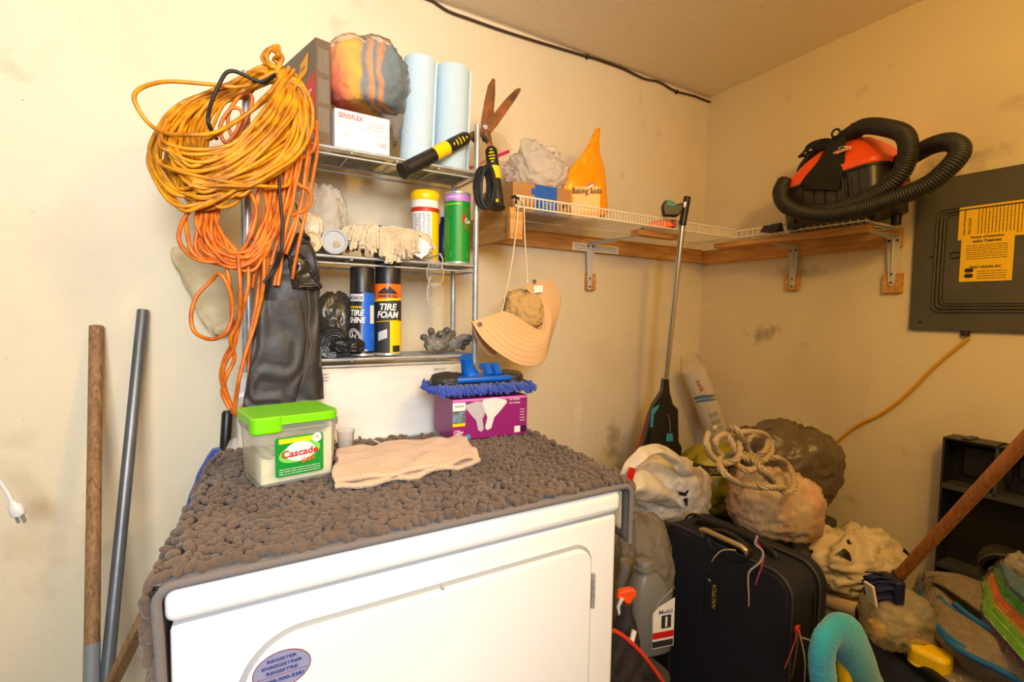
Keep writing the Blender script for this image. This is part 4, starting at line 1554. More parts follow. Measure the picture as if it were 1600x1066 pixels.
# ---- bottom tier
for k, (px, ytop, ycap, wpx, nm) in enumerate(((566, 418, 455, 38, 'shine'), (606, 408, 443, 41, 'foam'))):
    yy = 1.275
    c = at(px, 553, y=yy)
    r_ = m_(wpx / 2, c)
    c.z = S1 + .003
    h_ = at(px, ytop, y=yy).z - c.z
    hc = at(px, ycap, y=yy).z - c.z
    t = thing('spray_can', ('black and blue aerosol can of tire shine on the bottom tier', 'black, orange and yellow aerosol can of tire foam on the bottom tier')[k], 'spray can', c)
    MB().lathe(c, (0, 0, 1), [(r_ * .90, 0), (r_ * 1.0, .002), (r_ * 1.0, .006), (r_ * .985, .008), (r_ * .985, hc - .004), (r_ * .9, hc)], 36).build('can', M['ink'] if k else mat('can_black', rgb(28, 30, 34), .3), t, smooth=True)
    MB().lathe(c, (0, 0, 1), [(r_ * .97, hc - .003), (r_ * .96, hc + .004), (r_ * .955, h_ - .003), (r_ * .90, h_), (.001, h_)], 36).build('cap', M['blackp'], t, smooth=True)
    MB().lathe(c, (0, 0, 1), [(r_ * .92, 0), (r_ * 1.02, .001), (r_ * 1.02, .005), (r_, .007)], 36).build('rim', M['chrome'], t, smooth=True)
    R_ = r_ * .99
    if k == 1:
        can_patch('orange_band', c, R_, c.z, -r_ * 1.55, r_ * 1.55, hc * .76, hc * .985, mat('orange_print2', rgb(244, 110, 20), .35), t)
        can_patch('yellow_line', c, R_, c.z, -r_ * 1.55, r_ * 1.55, hc * .735, hc * .765, M['yellow'], t, skewv=hc * .04, lift=.0006)
        can_patch('yellow_panel', c, R_, c.z, r_ * .15, r_ * 1.3, hc * .02, hc * .48, M['yellow'], t, lift=.0004)
        can_patch('white_pad', c, R_, c.z, -r_ * .75, -r_ * .05, hc * .20, hc * .32, mat('pale_grey_print', rgb(200, 196, 206), .4), t, skewv=hc * .05, lift=.0007)
        can_patch('black_badge', c, R_, c.z, r_ * .35, r_ * 1.0, hc * .05, hc * .14, M['ink'], t, lift=.0008)
        can_patch('gold_line', c, R_, c.z, -r_ * 1.0, r_ * .9, hc * .46, hc * .467, M['yellow'], t, lift=.0008, skewv=hc * .03)
        can_text('ARMOR ALL', c, R_, c.z, 0, hc * .82, .0075, r_ * 1.6, M['ink'], t, bold=.04, lift=.0012)
        fn = can_pt(c, R_, c.z)
        mb = MB()
        pk = [(-.8, .86), (-.45, .91), (-.2, .94), (-.05, .90), (.1, .96), (.3, .92), (.5, .90), (.8, .85)]
        for q in range(len(pk) - 1):
            mb.add([fn(r_ * pk[q][0], hc * .85, 0, .0009), fn(r_ * pk[q + 1][0], hc * .85, 0, .0009), fn(r_ * pk[q + 1][0], hc * pk[q + 1][1], 0, .0009), fn(r_ * pk[q][0], hc * pk[q][1], 0, .0009)], [(0, 1, 2, 3)])
        mb.build('mountain_emblem', M['ink'], t)
        can_text('TIRE', c, R_, c.z, 0, hc * .67, .017, r_ * 1.25, M['whitepaper'], t, shear=.18, bold=.03, lift=.0012)
        can_text('FOAM', c, R_, c.z, 0, hc * .565, .017, r_ * 1.55, M['whitepaper'], t, shear=.18, bold=.03, lift=.0012)
    else:
        can_patch('blue_panel', c, R_, c.z, r_ * .0, r_ * 1.55, hc * .08, hc * .97, mat('blue_print', rgb(20, 96, 210), .35), t)
        can_patch('silver_panel', c, R_, c.z, -r_ * 1.2, r_ * .1, hc * .84, hc * .95, mat('pale_grey_print', rgb(200, 196, 206), .4), t, lift=.0006)
        can_text('MONCE', c, R_, c.z, -r_ * .55, hc * .89, .008, r_ * 1.2, M['ink'], t, bold=.03)
        can_text('SHINING', c, R_, c.z, -r_ * .55, hc * .75, .006, r_ * 1.1, M['yellow'], t, bold=.03)
        can_text('TIRE', c, R_, c.z, -r_ * .45, hc * .665, .015, r_ * 1.15, M['whitepaper'], t, shear=.15, bold=.03)
        can_text('SHINE', c, R_, c.z, -r_ * .45, hc * .555, .015, r_ * 1.35, M['whitepaper'], t, shear=.15, bold=.03)
        can_patch('pale_label', c, R_, c.z, r_ * .65, r_ * 1.1, hc * .50, hc * .78, mat('cream_print', rgb(240, 220, 190), .5), t, lift=.0008)
        fn = can_pt(c, R_, c.z)
        mb = MB()
        for rr2 in (.5, .42, .2):
            mb.tube([fn(-r_ * .75 + cos(a) * r_ * rr2 * 1.3, hc * .25 + sin(a) * r_ * rr2 * 1.8, 0, .0010) for a in [q * pi / 14 for q in range(28)]], .0014, 4, closed=True)
        for q in range(7):
            a = q * 2 * pi / 7
            mb.tube([fn(-r_ * .75 + cos(a) * r_ * f * 1.3, hc * .25 + sin(a) * r_ * f * 1.8, 0, .0010) for f in (.05, .45)], .0011, 4)
        mb.build('wheel_picture', mat('pale_grey_print', rgb(200, 196, 206), .4), t, smooth=True)
        can_patch('white_line', c, R_, c.z, -r_ * 1.0, r_ * .4, hc * .085, hc * .10, M['whitepaper'], t, lift=.0008)

# bin-liner roll with a loose end, and crumpled liner behind it
c = at(517, 540, y=KY0 - .006)
r_ = m_(25, c)
c.z = S1 + r_ + .001
t = thing('bin_liner_roll', 'roll of black bin liners on the bottom tier beside the tire shine can', 'bag roll', c)
mb = MB()
mb.lathe(c, (.25, 1, 0), [(.001, .010), (r_ * .96, 0), (r_, .006), (r_ * .98, .12), (r_ * .8, .13), (.001, .13)], 30)
mb.build('roll', M['blackbag'], t, smooth=True)
sp = MB()
pts = []
for q in range(150):
    a = q * .22
    rr2 = r_ * .10 + r_ * .86 * q / 150
    pts.append(c + V((.01, -.0015, 0)) + V((1, -.25, 0)).normalized() * (cos(a) * rr2) + V((0, 0, sin(a) * rr2)))
sp.tube(pts, .0011, 4)
sp.build('rolled_edge', mat('film_edge', rgb(70, 68, 68), .4), t, smooth=True)
bagobj('loose_end', c + V((.035, -.008, -.012)), (.075, .05, .04), M['blackbag'], t, seed=22, level=4, crease=.3, folds=.2, flat=.4)
c = at(521, 512, y=1.335)
c.z = S1 + m_(100, c) / 2 - .003
bagobj('black_bag', c, (m_(66, c), .10, m_(96, c)), M['brownbag'] if False else mat('dark_smoky_film', rgb(62, 56, 50), .3, bump=.8, bscale=18, bdist=.01), None, 'crumpled dark smoky bag behind the bin liner roll on the bottom tier', 'bag', seed=23, crease=.12, folds=.10, fx=3, flat=.9)

# work gloves: a heap of two gloves with fingers
c0 = at(694, 548, y=1.262)
for g, (bx_, by_, bz_, lab) in enumerate(((682, 541, 0.0, 'grey knit work glove lying crumpled on the bottom tier, fingers up'), (706, 543, .0, 'grey knit work glove on the bottom tier, right one, fingers towards the post'))):
    base = at(bx_, by_, y=1.270 + .035 * g)
    base.z = S1 + .012
    t = thing('work_glove', lab, 'glove', base, 'work gloves on the bottom tier')
    bagobj('palm', base + V((0, .0, .012)), (.060, .055, .034), M['gloveg'], t, seed=30 + g, level=4, crease=.25, folds=.15, flat=.6)
    for q in range(5):
        if g == 0:
            d = (V((-.8 + .38 * q, -.35, .55 + .25 * sin(q * 2.1))), V((-.5 + .22 * q, -.35, .2 + .3 * (q % 2))))[q % 2]
        else:
            d = V((.75, -.5 + .22 * q, .40 - .16 * q + .1 * sin(q * 3)))
        d = V(d).normalized()
        s0 = base + V((-.022 + .011 * q if g == 0 else .012, -.012 + .005 * q, .020 + (.004 * (q % 2))))
        L_ = rd.uniform(.036, .050)
        pts = catmull([s0, s0 + d * L_ * .5 + V((0, 0, .004)), s0 + d * L_ + V((0, -.004, -.010 if g else -.004))], 5)
        rr2 = [.0085, .009, .0085, .009, .0092, .009, .0088, .0086, .0085, .0075, .004][:len(pts)]
        fo = MB().tube(pts, rr2, 10).build('finger', M['gloveg'], t, smooth=True)
        MB().tube(pts[-4:], [x + .0006 for x in rr2[-4:]], 10).build('fingertip_coating', mat('dark_glove_dip', rgb(92, 86, 78), .6, bump=.5, bscale=200), fo, smooth=True)

# ------------------------------------------------------------------ cords bundled on the rack's left post
rd = random.Random(21)


def loop3(pts, yf, yb_, jit, closed=True, n=7, wob=.004, k=0):
    """photo spots with a depth weight 0 (front) .. 1 (back) -> closed smooth 3D loop"""
    P3 = []
    for (x, y, d) in pts:
        P3.append(at(x + rd.uniform(-jit, jit), y + rd.uniform(-jit, jit) * .8, y=yf + (yb_ - yf) * d + rd.uniform(-.008, .008)))
    c_ = catmull(P3, n, closed)
    return [p + noise.noise_vector(p * 16 + V((k * 3.3, 0, 0))) * wob for p in c_]


yc = MB()
CR_ = .0039
base = [(432, 112, .35), (400, 112, .6), (350, 135, .9), (290, 158, .95), (245, 200, .7), (248, 250, .35), (290, 285, .1), (350, 275, 0), (415, 235, 0), (465, 190, .1), (476, 150, .25), (458, 122, .3)]
for k in range(44):
    s_ = rd.uniform(.60, 1.04)
    cx, cy = 425, 165
    dy = rd.uniform(-6, 34)
    dxx = rd.uniform(-6, 8)
    pts = []
    for (x, y, d) in base:
        f = s_
        yy = cy + (y - cy) * (rd.uniform(.86, 1.08) * (.75 + .35 * s_)) + (dy if x < 400 and y > 180 else dy * .35)
        pts.append((cx + (x - cx) * f + dxx, yy, d + rd.uniform(-.12, .12)))
    yc.tube(loop3(pts, 1.130, 1.235, 5, k=k), CR_, 7, closed=True)
# stray loop out to the left
yc.tube(loop3([(436, 112, .3), (405, 125, .5), (370, 137, .5), (320, 132, .5), (258, 128, .5), (216, 144, .4), (214, 168, .3), (240, 200, .2), (290, 212, 0), (340, 208, 0), (400, 170, 0), (445, 125, .1)], 1.115, 1.22, 1), CR_, 8, closed=True)
# diagonal wraps
for a, b_ in (((290, 292), (470, 225)), ((300, 302), (478, 205)), ((262, 262), (440, 290)), ((330, 215), (445, 118)), ((345, 250), (452, 120)), ((380, 260), (462, 130))):
    yc.tube(loop3([(a[0] - 6, a[1] - 12, .4), (a[0], a[1], .1), ((a[0] + b_[0]) / 2, (a[1] + b_[1]) / 2 + 10, -.15), (b_[0], b_[1], .1), (b_[0] + 8, b_[1] - 14, .4)], 1.12, 1.22, 3, closed=False), CR_, 7)
for k in range(16):
    f = k / 15
    yc.tube(loop3([(438, 116, .2), (448 + 22 * f, 135, .15), (462 + 22 * f, 175, .1), (452 + 20 * f, 225 + 10 * f, .05), (405, 262 + 22 * f, 0), (350, 280 + 14 * f, 0), (300, 284 + 8 * f, .1)], 1.115, 1.20, 5, closed=False, k=k), CR_, 7)
for k in range(20):
    f = k / 19
    a_ = rd.uniform(-8, 8)
    yc.tube(loop3([(262 + 30 * f, 190 + 60 * f, .5), (258 + 34 * f + a_, 222 + 62 * f, .2), (300 + 24 * f, 240 + 58 * f + a_, .05), (360 + 14 * f, 226 + 46 * f, -.05), (415 + 16 * f, 176 + 42 * f + a_, -.05), (440 + 24 * f, 132 + 30 * f, .1), (436 + 8 * f, 112 + 8 * f, .25)], 1.112, 1.20, 4, closed=False, k=k + 90), CR_, 7)
# knot at the top
for k in range(4):
    yc.tube(loop3([(428, 108, .2), (412, 92, .3), (420, 76, .3), (432, 74, .2), (438, 88, .1), (436, 106, .2)], 1.14, 1.22, 4), CR_, 7, closed=True)
yc.tube(loop3([(426, 78, .1), (434, 86, 0), (428, 94, .1), (438, 102, 0), (432, 112, .1), (444, 122, .1), (448, 150, .2)], 1.14, 1.22, 1, closed=False), CR_, 7)
t = tag(yc.build('extension_cord', M['yellowc'], None, smooth=True), 'big bundle of yellow extension cord hooked over the rack corner', 'cord')

oc = MB()
ob = [(418, 205, .5), (372, 232, .5), (325, 285, .5), (298, 345, .4), (312, 395, .2), (355, 418, .1), (402, 408, 0), (438, 360, .1), (455, 290, .3), (448, 225, .4)]
for k in range(20):
    s_ = rd.uniform(.45, 1.0)
    pts = []
    for (x, y, d) in ob:
        pts.append((385 + (x - 385) * s_ * rd.uniform(.9, 1.08), 310 + (y - 310) * (.60 + .40 * s_) * rd.uniform(.94, 1.06), d))
    oc.tube(loop3(pts, 1.125, 1.21, 7, k=k + 50, wob=.007), CR_, 7, closed=True)
for k in range(14):
    # long vertical strands on the right
    x0 = 400 + k * 6 + rd.uniform(-4, 4)
    yb_ = 400 + rd.uniform(-30, 60)
    oc.tube(loop3([(x0 + 14, 190, .5), (x0 + 10, 250, .3), (x0 + 2, 310, .2), (x0 - 12, 360, .2), (x0 - 26, yb_, .3)], 1.125, 1.21, 4, closed=False, k=k), CR_, 7)
# outlier loops
for pts in ([(340, 300, .3), (296, 330, .3), (280, 370, .3), (300, 400, .3), (330, 412, .2), (360, 405, .1), (385, 380, .1), (400, 330, .1), (380, 290, .2)],
            [(452, 280, .3), (468, 290, .2), (484, 300, .2), (484, 322, .2), (470, 332, .2), (452, 330, .3)],
            [(330, 440, .2), (308, 462, .2), (298, 495, .2), (306, 520, .2), (330, 530, .2), (352, 518, .1), (362, 490, .1), (358, 455, .1), (345, 430, .1)],
            [(470, 195, .3), (490, 205, .3), (492, 232, .3), (478, 245, .3), (462, 250, .3)],
            [(378, 175, .8), (372, 200, .8), (356, 225, .8), (345, 200, .8), (362, 170, .8)],
            [(392, 150, .8), (384, 185, .8), (366, 215, .8), (358, 180, .8), (376, 150, .8)]):
    oc.tube(loop3(pts, 1.118, 1.22, 1), CR_, 8, closed=True)
# tail: twisted strands down to the floor side
for k, pts in enumerate(([(352, 400, .1), (360, 450, .1), (362, 500, .2), (366, 530, .2), (352, 560, .2), (346, 590, .25), (354, 620, .25), (364, 645, .3)],
                         [(372, 400, 0), (375, 450, 0), (372, 500, .1), (360, 530, .1), (366, 560, .2), (352, 590, .2), (348, 615, .25), (358, 640, .3)],
                         [(385, 380, .1), (388, 440, 0), (380, 480, .1), (370, 520, .15), (364, 545, .2), (350, 575, .25), (352, 610, .3), (366, 645, .3)],
                         [(414, 380, .1), (412, 440, .1), (400, 500, .2), (382, 560, .2), (372, 600, .2), (366, 640, .3), (370, 648, .3), (382, 632, .3)],
                         [(408, 400, .3), (400, 470, .3), (392, 520, .3), (388, 560, .3), (392, 600, .3)])):
    oc.tube(loop3(pts, 1.12, 1.30, 1, closed=False, n=9, wob=.001), CR_, 8)
t = tag(oc.build('extension_cord', M['orangec'], None, smooth=True), 'long orange extension cord tangled under the yellow bundle with twisted tail', 'cord')
bc = MB()
bc.tube(loop3([(430, 118, .2), (408, 128, .5), (366, 112, .6), (345, 125, .5), (330, 165, .4), (325, 190, .3), (340, 215, .6)], 1.108, 1.20, 1, closed=False), .0038, 8)
bc.tube(loop3([(434, 270, .0), (438, 310, -.1), (441, 350, -.1), (440, 390, -.1), (430, 420, 0), (412, 442, .1)], 1.125, 1.20, 1, closed=False), .0032, 8)
t = tag(bc.build('black_cable', M['blackr'], None, smooth=True), 'black cable wound through the orange and yellow cords', 'cable')

# stained cream pad hanging on the wall behind the cords
pad = sleeve([(386, 272, 300), (400, 266, 330), (430, 280, 384), (465, 298, 388), (490, 308, 372), (512, 322, 362), (524, 330, 350)], 1.512, .016, seed=6, fold=.008, ff=3, wr=.004)
pad = pad.build('cloth_pad', mat('stained_cream_cloth', rgb(226, 208, 170), .95, bump=.5, bscale=90, col2=rgb(176, 154, 112), vscale=11), None, smooth=True)
tag(pad, 'stained cream cloth pad hanging on the wall behind the orange cord', 'cloth')

# black nylon bag hanging from the rack
t = thing('drawstring_bag', 'limp black nylon bag hanging by a drawstring from the wire rack', 'bag', at(455, 560, y=1.19))
sleeve([(366, 462, 476), (378, 450, 484), (396, 436, 492), (420, 424, 499), (445, 414, 500), (480, 405, 498), (520, 398, 499), (560, 392, 502), (600, 386, 504), (622, 382, 505)], 1.195, .018, seed=4, fold=.009, ff=2, wr=.0025).build('bag_body', M['blackcloth'], t, smooth=True)
sleeve([(470, 408, 470), (520, 400, 478), (570, 390, 474), (610, 384, 466), (640, 379, 457), (651, 392, 450)], 1.172, .007, seed=14, fold=.004, ff=2, wr=.0015).build('loose_flap', M['blackcloth'], t, smooth=True)
sleeve([(398, 448, 476), (420, 452, 486), (446, 456, 503), (452, 458, 500)], 1.172, .010, seed=9, fold=.008, ff=3, wr=.002).build('gathered_fold', mat('black_satin', (.030, .024, .018, 1), .25, bump=.6, bscale=20, bdist=.01), t, smooth=True)
MB().tube([at(462, 318, y=1.215), at(466, 335, y=1.19), at(474, 357, y=1.185), at(476, 366, y=1.18), at(468, 368, y=1.17)], .0016, 6).build('drawstring', M['blackr'], t, smooth=True)
MB().tube([at(x, y, y=1.17) for x, y in ((479, 425), (481, 450), (484, 480), (482, 510), (486, 540), (480, 570), (472, 600))], .0010, 5).build('seam_piping', mat('seam_brown', rgb(110, 90, 70), .7), t, smooth=True)
kn = MB()
for q in range(5):
    cc = at(472 + rd.uniform(-8, 8), 376 + rd.uniform(-5, 8), y=1.172)
    kn.tube([cc + V((.010 * cos(a), .006 * sin(a * 2 + q), .008 * sin(a))) for a in [z * pi / 6 for z in range(12)]], .0022, 6, closed=True)
kn.build('cord_knot', M['blackr'], t, smooth=True)

# ------------------------------------------------------------------ left side: poles, plug, mop
for (nm, lab, cat, top_, low_, r_, mm) in (('wooden_pole', 'worn brown wooden pole leaning on the wall, leftmost of the two poles', 'pole', (150.5, 510), (143, 1066), .0140, M['wstick']),
                                          ('metal_pole', 'grey metal pole leaning on the wall beside the wooden pole', 'pole', (223.5, 485), (166, 1066), .0125, M['galv'])):
    a = at(top_[0], top_[1], y=WY - .016)
    b_ = at(low_[0], low_[1], y=1.30)
    d = (a - b_)
    foot = b_ - d * ((b_.z - .002) / d.z)
    t = thing(nm, lab, cat, foot)
    if nm == 'wooden_pole':
        split = at(146, 1006, y=1.318)
        f = (split.z - foot.z) / (a.z - foot.z)
        MB().tube([foot.lerp(a, f), foot.lerp(a, f + .3), a], [r_ * 1.0, r_ * .98, r_], 20).build('shaft', mm, t, smooth=True)
        MB().tube([foot, foot.lerp(a, f)], r_ * 1.03, 20).build('grey_sleeve', mat('grey_sleeve', rgb(130, 132, 134), .5), t, smooth=True)
    else:
        mb = MB()
        mb.tube([foot, a], r_, 20)
        mb.build('tube', mm, t, smooth=True)
        MB().cyl(a + d.normalized() * -.001, a + d.normalized() * .0008, r_ * .8, 18).build('open_end', mat('dark_hole', (.03, .03, .03, 1), .9), t)
# slanting board behind the dryer's left side
a, b_ = at(216, 985, y=1.10), at(176, 1066, y=1.16)
X, Y, Z = frame(a - b_)
lf = -b_.z / (a - b_).z
f0 = b_ + (a - b_) * lf
o = MB().box((0, -.012, -.006), ((a - f0).length + .05, .012, .006), (f0, X, Y, Z)).build('wooden_board', M['wstick'], None)
tag(o, 'narrow brown wooden board slanting behind the left side of the rug', 'board')
# plug on a white cord
c = at(27, 800, y=1.40)
t = thing('power_plug', 'white three-pin power plug dangling on its cord at the far left', 'plug', c)
pd = (at(33, 815, y=1.40) - at(12, 770, y=1.40)).normalized()
MB().tube([at(-30, 730, y=1.38), at(-14, 745, y=1.39), at(0, 752, y=1.40), at(12, 770, y=1.40), at(20, 786, y=1.40)], .0042, 10).build('cord', M['white'], t, smooth=True)
X, Y, Z = frame(pd, CF)
pb = MB()
prof = [(0, .0055, .0045), (.006, .007, .006), (.010, .0135, .009), (.030, .0150, .010), (.034, .012, .009)]
p0 = at(19, 783, y=1.40)
rings = []
for (h, a, b2) in prof:
    rings.append([p0 + X * h + Z * (cos(q * pi / 8) * a) + Y * (sin(q * pi / 8) * b2) for q in range(16)])
grid_mesh(pb, lambda i, j: rings[j][i], 16, len(rings), closed_u=True, cap=True)
pb.build('plug_body', M['white'], t, smooth=True)
for q, (oz, oy) in enumerate(((-.007, 0), (.007, 0), (0, .004))):
    mb = MB()
    if q < 2:
        mb.box((.033, oy - .003, oz - .001), (.050, oy + .003, oz + .001), (p0, X, Y, Z))
    else:
        mb.cyl(p0 + X * .033 + Y * oy, p0 + X * .054 + Y * oy, .0024, 10)
    mb.build('prong', M['chrome'], t)
# flat mop standing behind the dryer
a, b_ = at(355, 642, y=1.46), at(351, 705, y=1.46)
foot = V((b_.x - .02, b_.y - .01, .002))
t = thing('blue_flat_mop', 'black-handled mop with blue microfibre head standing behind the dryer', 'mop', foot)
MB().tube([foot, b_, a - V((0, 0, .006)), a], [.012, .012, .0125, .009], 16).build('handle', M['blackp'], t, smooth=True)
sleeve([(700, 331, 346), (725, 317, 346), (750, 304, 344), (775, 295, 340), (800, 290, 330)], 1.46, .012, seed=3, fold=.006, ff=8).build('mop_cloth', M['bluechen'], t, smooth=True)

# ------------------------------------------------------------------ ceiling cable
pts = [(674, 0, 0), (700, 17, 0), (735, 30, 0), (780, 46, 0), (830, 62, 0), (870, 74, 0), (910, 86, 0), (960, 101, 0), (1005, 122, 0), (1030, 128, 0), (1055, 142, 0), (1085, 150, 0), (1117, 162, 0)]
P3 = catmull([at(1117 if False else x, y, y=WY - .008) for x, y, _ in [(640, -18, 0)] + pts[:-1]] + [at(1113, 161, y=WY - .010)], 6)
P3 = [V((p.x, p.y, min(p.z, ZC0 - .002))) for p in P3]
t = thing('ceiling_cable', 'thin dark cable sagging along the join of back wall and ceiling', 'cable', P3[-1])
MB().tube(P3, .0042, 8).build('cable', mat('dark_brown_cable', rgb(64, 46, 34), .6), t, smooth=True)
MB().tube([P3[-1] - V((.008, 0, -.002)), P3[-1] + V((.006, 0, -.004)), P3[-1] + V((.014, 0, -.008))], [.007, .009, .006], 10).build('cable_end', M['blackr'], t, smooth=True)
for x, y in ((917, 88), (1057, 143)):
    MB().box((-.003, -.006, -.010), (.003, .004, .006), (at(x, y, y=WY - .006), V((1, 0, 0)), V((0, 1, 0)), V((0, 0, 1)))).build('cable_clip', M['blackr'], t)

# ------------------------------------------------------------------ wire shelves on timber ledgers
LZ0 = 1.474       # underside of the ledger
ZS = 1.536        # shelf wires
FY = WY - .315    # front of the back shelf
FX = 1.735        # front of the right shelf
EY = .775         # near end of the right shelf
o = MB().box((.66, WY - .019, LZ0), (WX, WY, ZS - .003)).build('ledger_board', M['wlight'], None, bevel=.001)
tag(o, 'pine ledger board screwed along the back wall under the wire shelf', 'board')
o = MB().box((WX - .019, EY - .01, LZ0 - .005), (WX, WY - .019, ZS - .006)).build('ledger_board', M['wlightY'], None, bevel=.001)
tag(o, 'pine ledger board along the right wall under the shelf with the vacuum', 'board')
lb = thing('paper_label', 'white printed label stuck on the back ledger behind the first bracket', 'label', at(925, 385, y=WY - .0195))
a, b_ = at(894, 385, y=WY - .0195), at(966, 391, y=WY - .0195)
decal('label_paper', (a + b_) / 2, (1, 0, 0), (0, 0, 1), (b_ - a).length, .030, M['whitepaper'], lb)
mb = MB()
lines(mb, (a + b_) / 2 + V((0, -.001, 0)), (1, 0, 0), (0, 0, 1), 3, (b_ - a).length * .9, .022, 12)
mb.build('small_print', M['ink'], lb)

# side board of the shelf's left end
b0 = at(752, 386, y=1.42)
a = at(757, 338, y=1.42); b_ = at(805, 322, y=FY)
o = MB().box((.722, FY - .002, LZ0 - .03), (.742, WY, ZS - .004)).build('side_board', M['wlightY'], None, bevel=.001)
tag(o, 'pine side board carrying the left end of the wire shelf', 'board')
fb0, fb1 = at(793, 330, y=FY - .006), at(812, 376, y=FY - .006)
o = MB().box((fb0.x, FY - .022, fb1.z), (fb1.x, FY - .003, fb0.z)).build('end_block', M['wlight'], None, bevel=.001)
tag(o, 'short upright pine block at the front left corner of the wire shelf', 'block')

t = thing('wire_shelf', 'white vinyl-coated wire shelf on the back wall holding carton and baking soda', 'shelf', (1.2, WY - .15, ZS))
fx0, fx1 = at(806, 322, y=FY).x, FX - .005
mb = MB()
LIP = .030
for y, z, r_ in ((FY, ZS, .0028), (FY, ZS + LIP, .0032), (WY - .03, ZS - .003, .0028), (FY + .16, ZS - .003, .0028)):
    mb.cyl((fx0, y, z), (fx1 if y < WY - .1 else WX - .01, y, z), r_, 8)
mb.cyl((fx0, FY, ZS), (fx0, FY, ZS + LIP), .003, 8)
mb.build('frame_rail', M['wirewhite'], t, smooth=True)
mb = MB()
n = int((fx1 - fx0) / .0132)
for k in range(n + 1):
    x = fx0 + (fx1 - fx0) * k / n
    mb.tube([(x, FY, ZS + LIP), (x, FY, ZS + .002), (x, FY + .006, ZS), (x, WY - .02, ZS)], .0014, 5, cap=False)
o = mb.build('deck_wires', M['wirewhite'], t, smooth=True)
o['kind'] = 'stuff'

t = thing('wire_shelf', 'white wire shelf on the right wall under the orange vacuum', 'shelf', (1.84, 1.0, ZS))
mb = MB()
rz = ZS - .004
for x, z, r_ in ((FX, rz + .004, .0028), (WX - .03, rz - .003, .0028), (FX + .03, rz - .003, .0028)):
    mb.cyl((x, EY, z), (x, FY + (.3 if x > FX else 0), z), r_, 8)
mb.cyl((FX - .002, EY + .19, rz + .028), (FX - .002, FY, rz + .028), .0034, 8)
mb.cyl((FX, EY, rz), (WX - .02, EY, rz), .0026, 8)
mb.build('frame_rail', M['wirewhite'], t, smooth=True)
mb = MB()
n = 34
for k in range(n):
    y = EY + .01 + (WY - .04 - EY) * k / (n - 1)
    up = y < FY
    lip = .028 if y > EY + .19 else .012
    pts = [(FX, y, rz + lip), (FX, y, rz + .003), (FX + .006, y, rz), (WX - .02, y, rz)] if up else [(FX - .05, y, rz), (WX - .02, y, rz)]
    mb.tube(pts, .0021, 5, cap=False)
o = mb.build('deck_wires', M['wirewhite'], t, smooth=True)
o['kind'] = 'stuff'
o = MB().box((FX + .004, EY + .006, rz - .026), (FX + .044, FY + .10, rz - .007)).build('support_strip', M['wlightY'], None, bevel=.001)
tag(o, 'pine strip running under the front edge of the right wire shelf', 'board')
o = MB().box((1.27, FY + .045, ZS - .024), (1.47, FY + .085, ZS - .006)).build('support_strip', M['wlight'], None, bevel=.001)
tag(o, 'short pine strip under the back wire shelf at the end of its bracket', 'board')


def bracket(O, along, out, reach, drop, lab, wallt):
    """folded steel shelf bracket; O top corner on the wall face, out = away from the wall"""
    t = thing('shelf_bracket', lab, 'bracket', O, 'white steel shelf brackets')
    Zu = V((0, 0, 1))
    along, out = V(along), V(out)
    # wall leg (tapering plate with a folded ridge) and arm
    mb = MB()
    mb.prism([(-.019, 0), (.019, 0), (.019, -.02), (.009, -drop + .01), (.005, -drop), (-.005, -drop), (-.009, -drop + .01), (-.019, -.02)], O + out * .001, along, Zu, out, .0022)
    mb.add([O + out * .003 + along * -.006, O + out * .003 + along * .006, O + out * .014 + Zu * -.004, O + Zu * (-drop * .85) + out * .003 + along * -.003, O + Zu * (-drop * .85) + out * .003 + along * .003, O + Zu * (-drop * .85) + out * .005],
           [(0, 2, 5, 3), (2, 1, 4, 5), (0, 1, 2), (3, 5, 4)])
    mb.build('wall_leg', M['bracket'], t, bevel=.0006)
    mb = MB()
    mb.prism([(0, -.019), (.02, -.019), (reach, -.007), (reach, .007), (.02, .019), (0, .019)], O + Zu * -.0022, out, along, Zu, .0022)
    mb.add([O + out * .004 + along * -.007, O + out * .004 + along * .007, O + out * .016 + Zu * -.014, O + out * (reach * .9) + along * -.003 - Zu * .002, O + out * (reach * .9) + along * .003 - Zu * .002, O + out * (reach * .9) - Zu * .005],
           [(0, 3, 5, 2), (2, 5, 4, 1), (0, 2, 1), (3, 4, 5)])
    mb.build('arm', M['bracket'], t, bevel=.0006)
    for (a_, z_) in ((-.012, -.016), (.012, -.016), (.0, -drop * .76), (.0, -drop * .93)):
        MB().cyl(O + along * a_ + Zu * z_ + out * .003, O + along * a_ + Zu * z_ + out * (.0065), .0036, 8).build('screw', M['ink'], t)
    return t


def block(O, along, out, w, z0, z1, lab):
    along, out = V(along), V(out)
    mb = MB().box((-w / 2, 0, z0), (w / 2, .017, z1), (V((O.x, O.y, 0)), along, out, V((0, 0, 1))))
    o = mb.build('mounting_block', M['wlight'], None, bevel=.001)
    tag(o, lab, 'block', 'pine mounting blocks under the brackets')


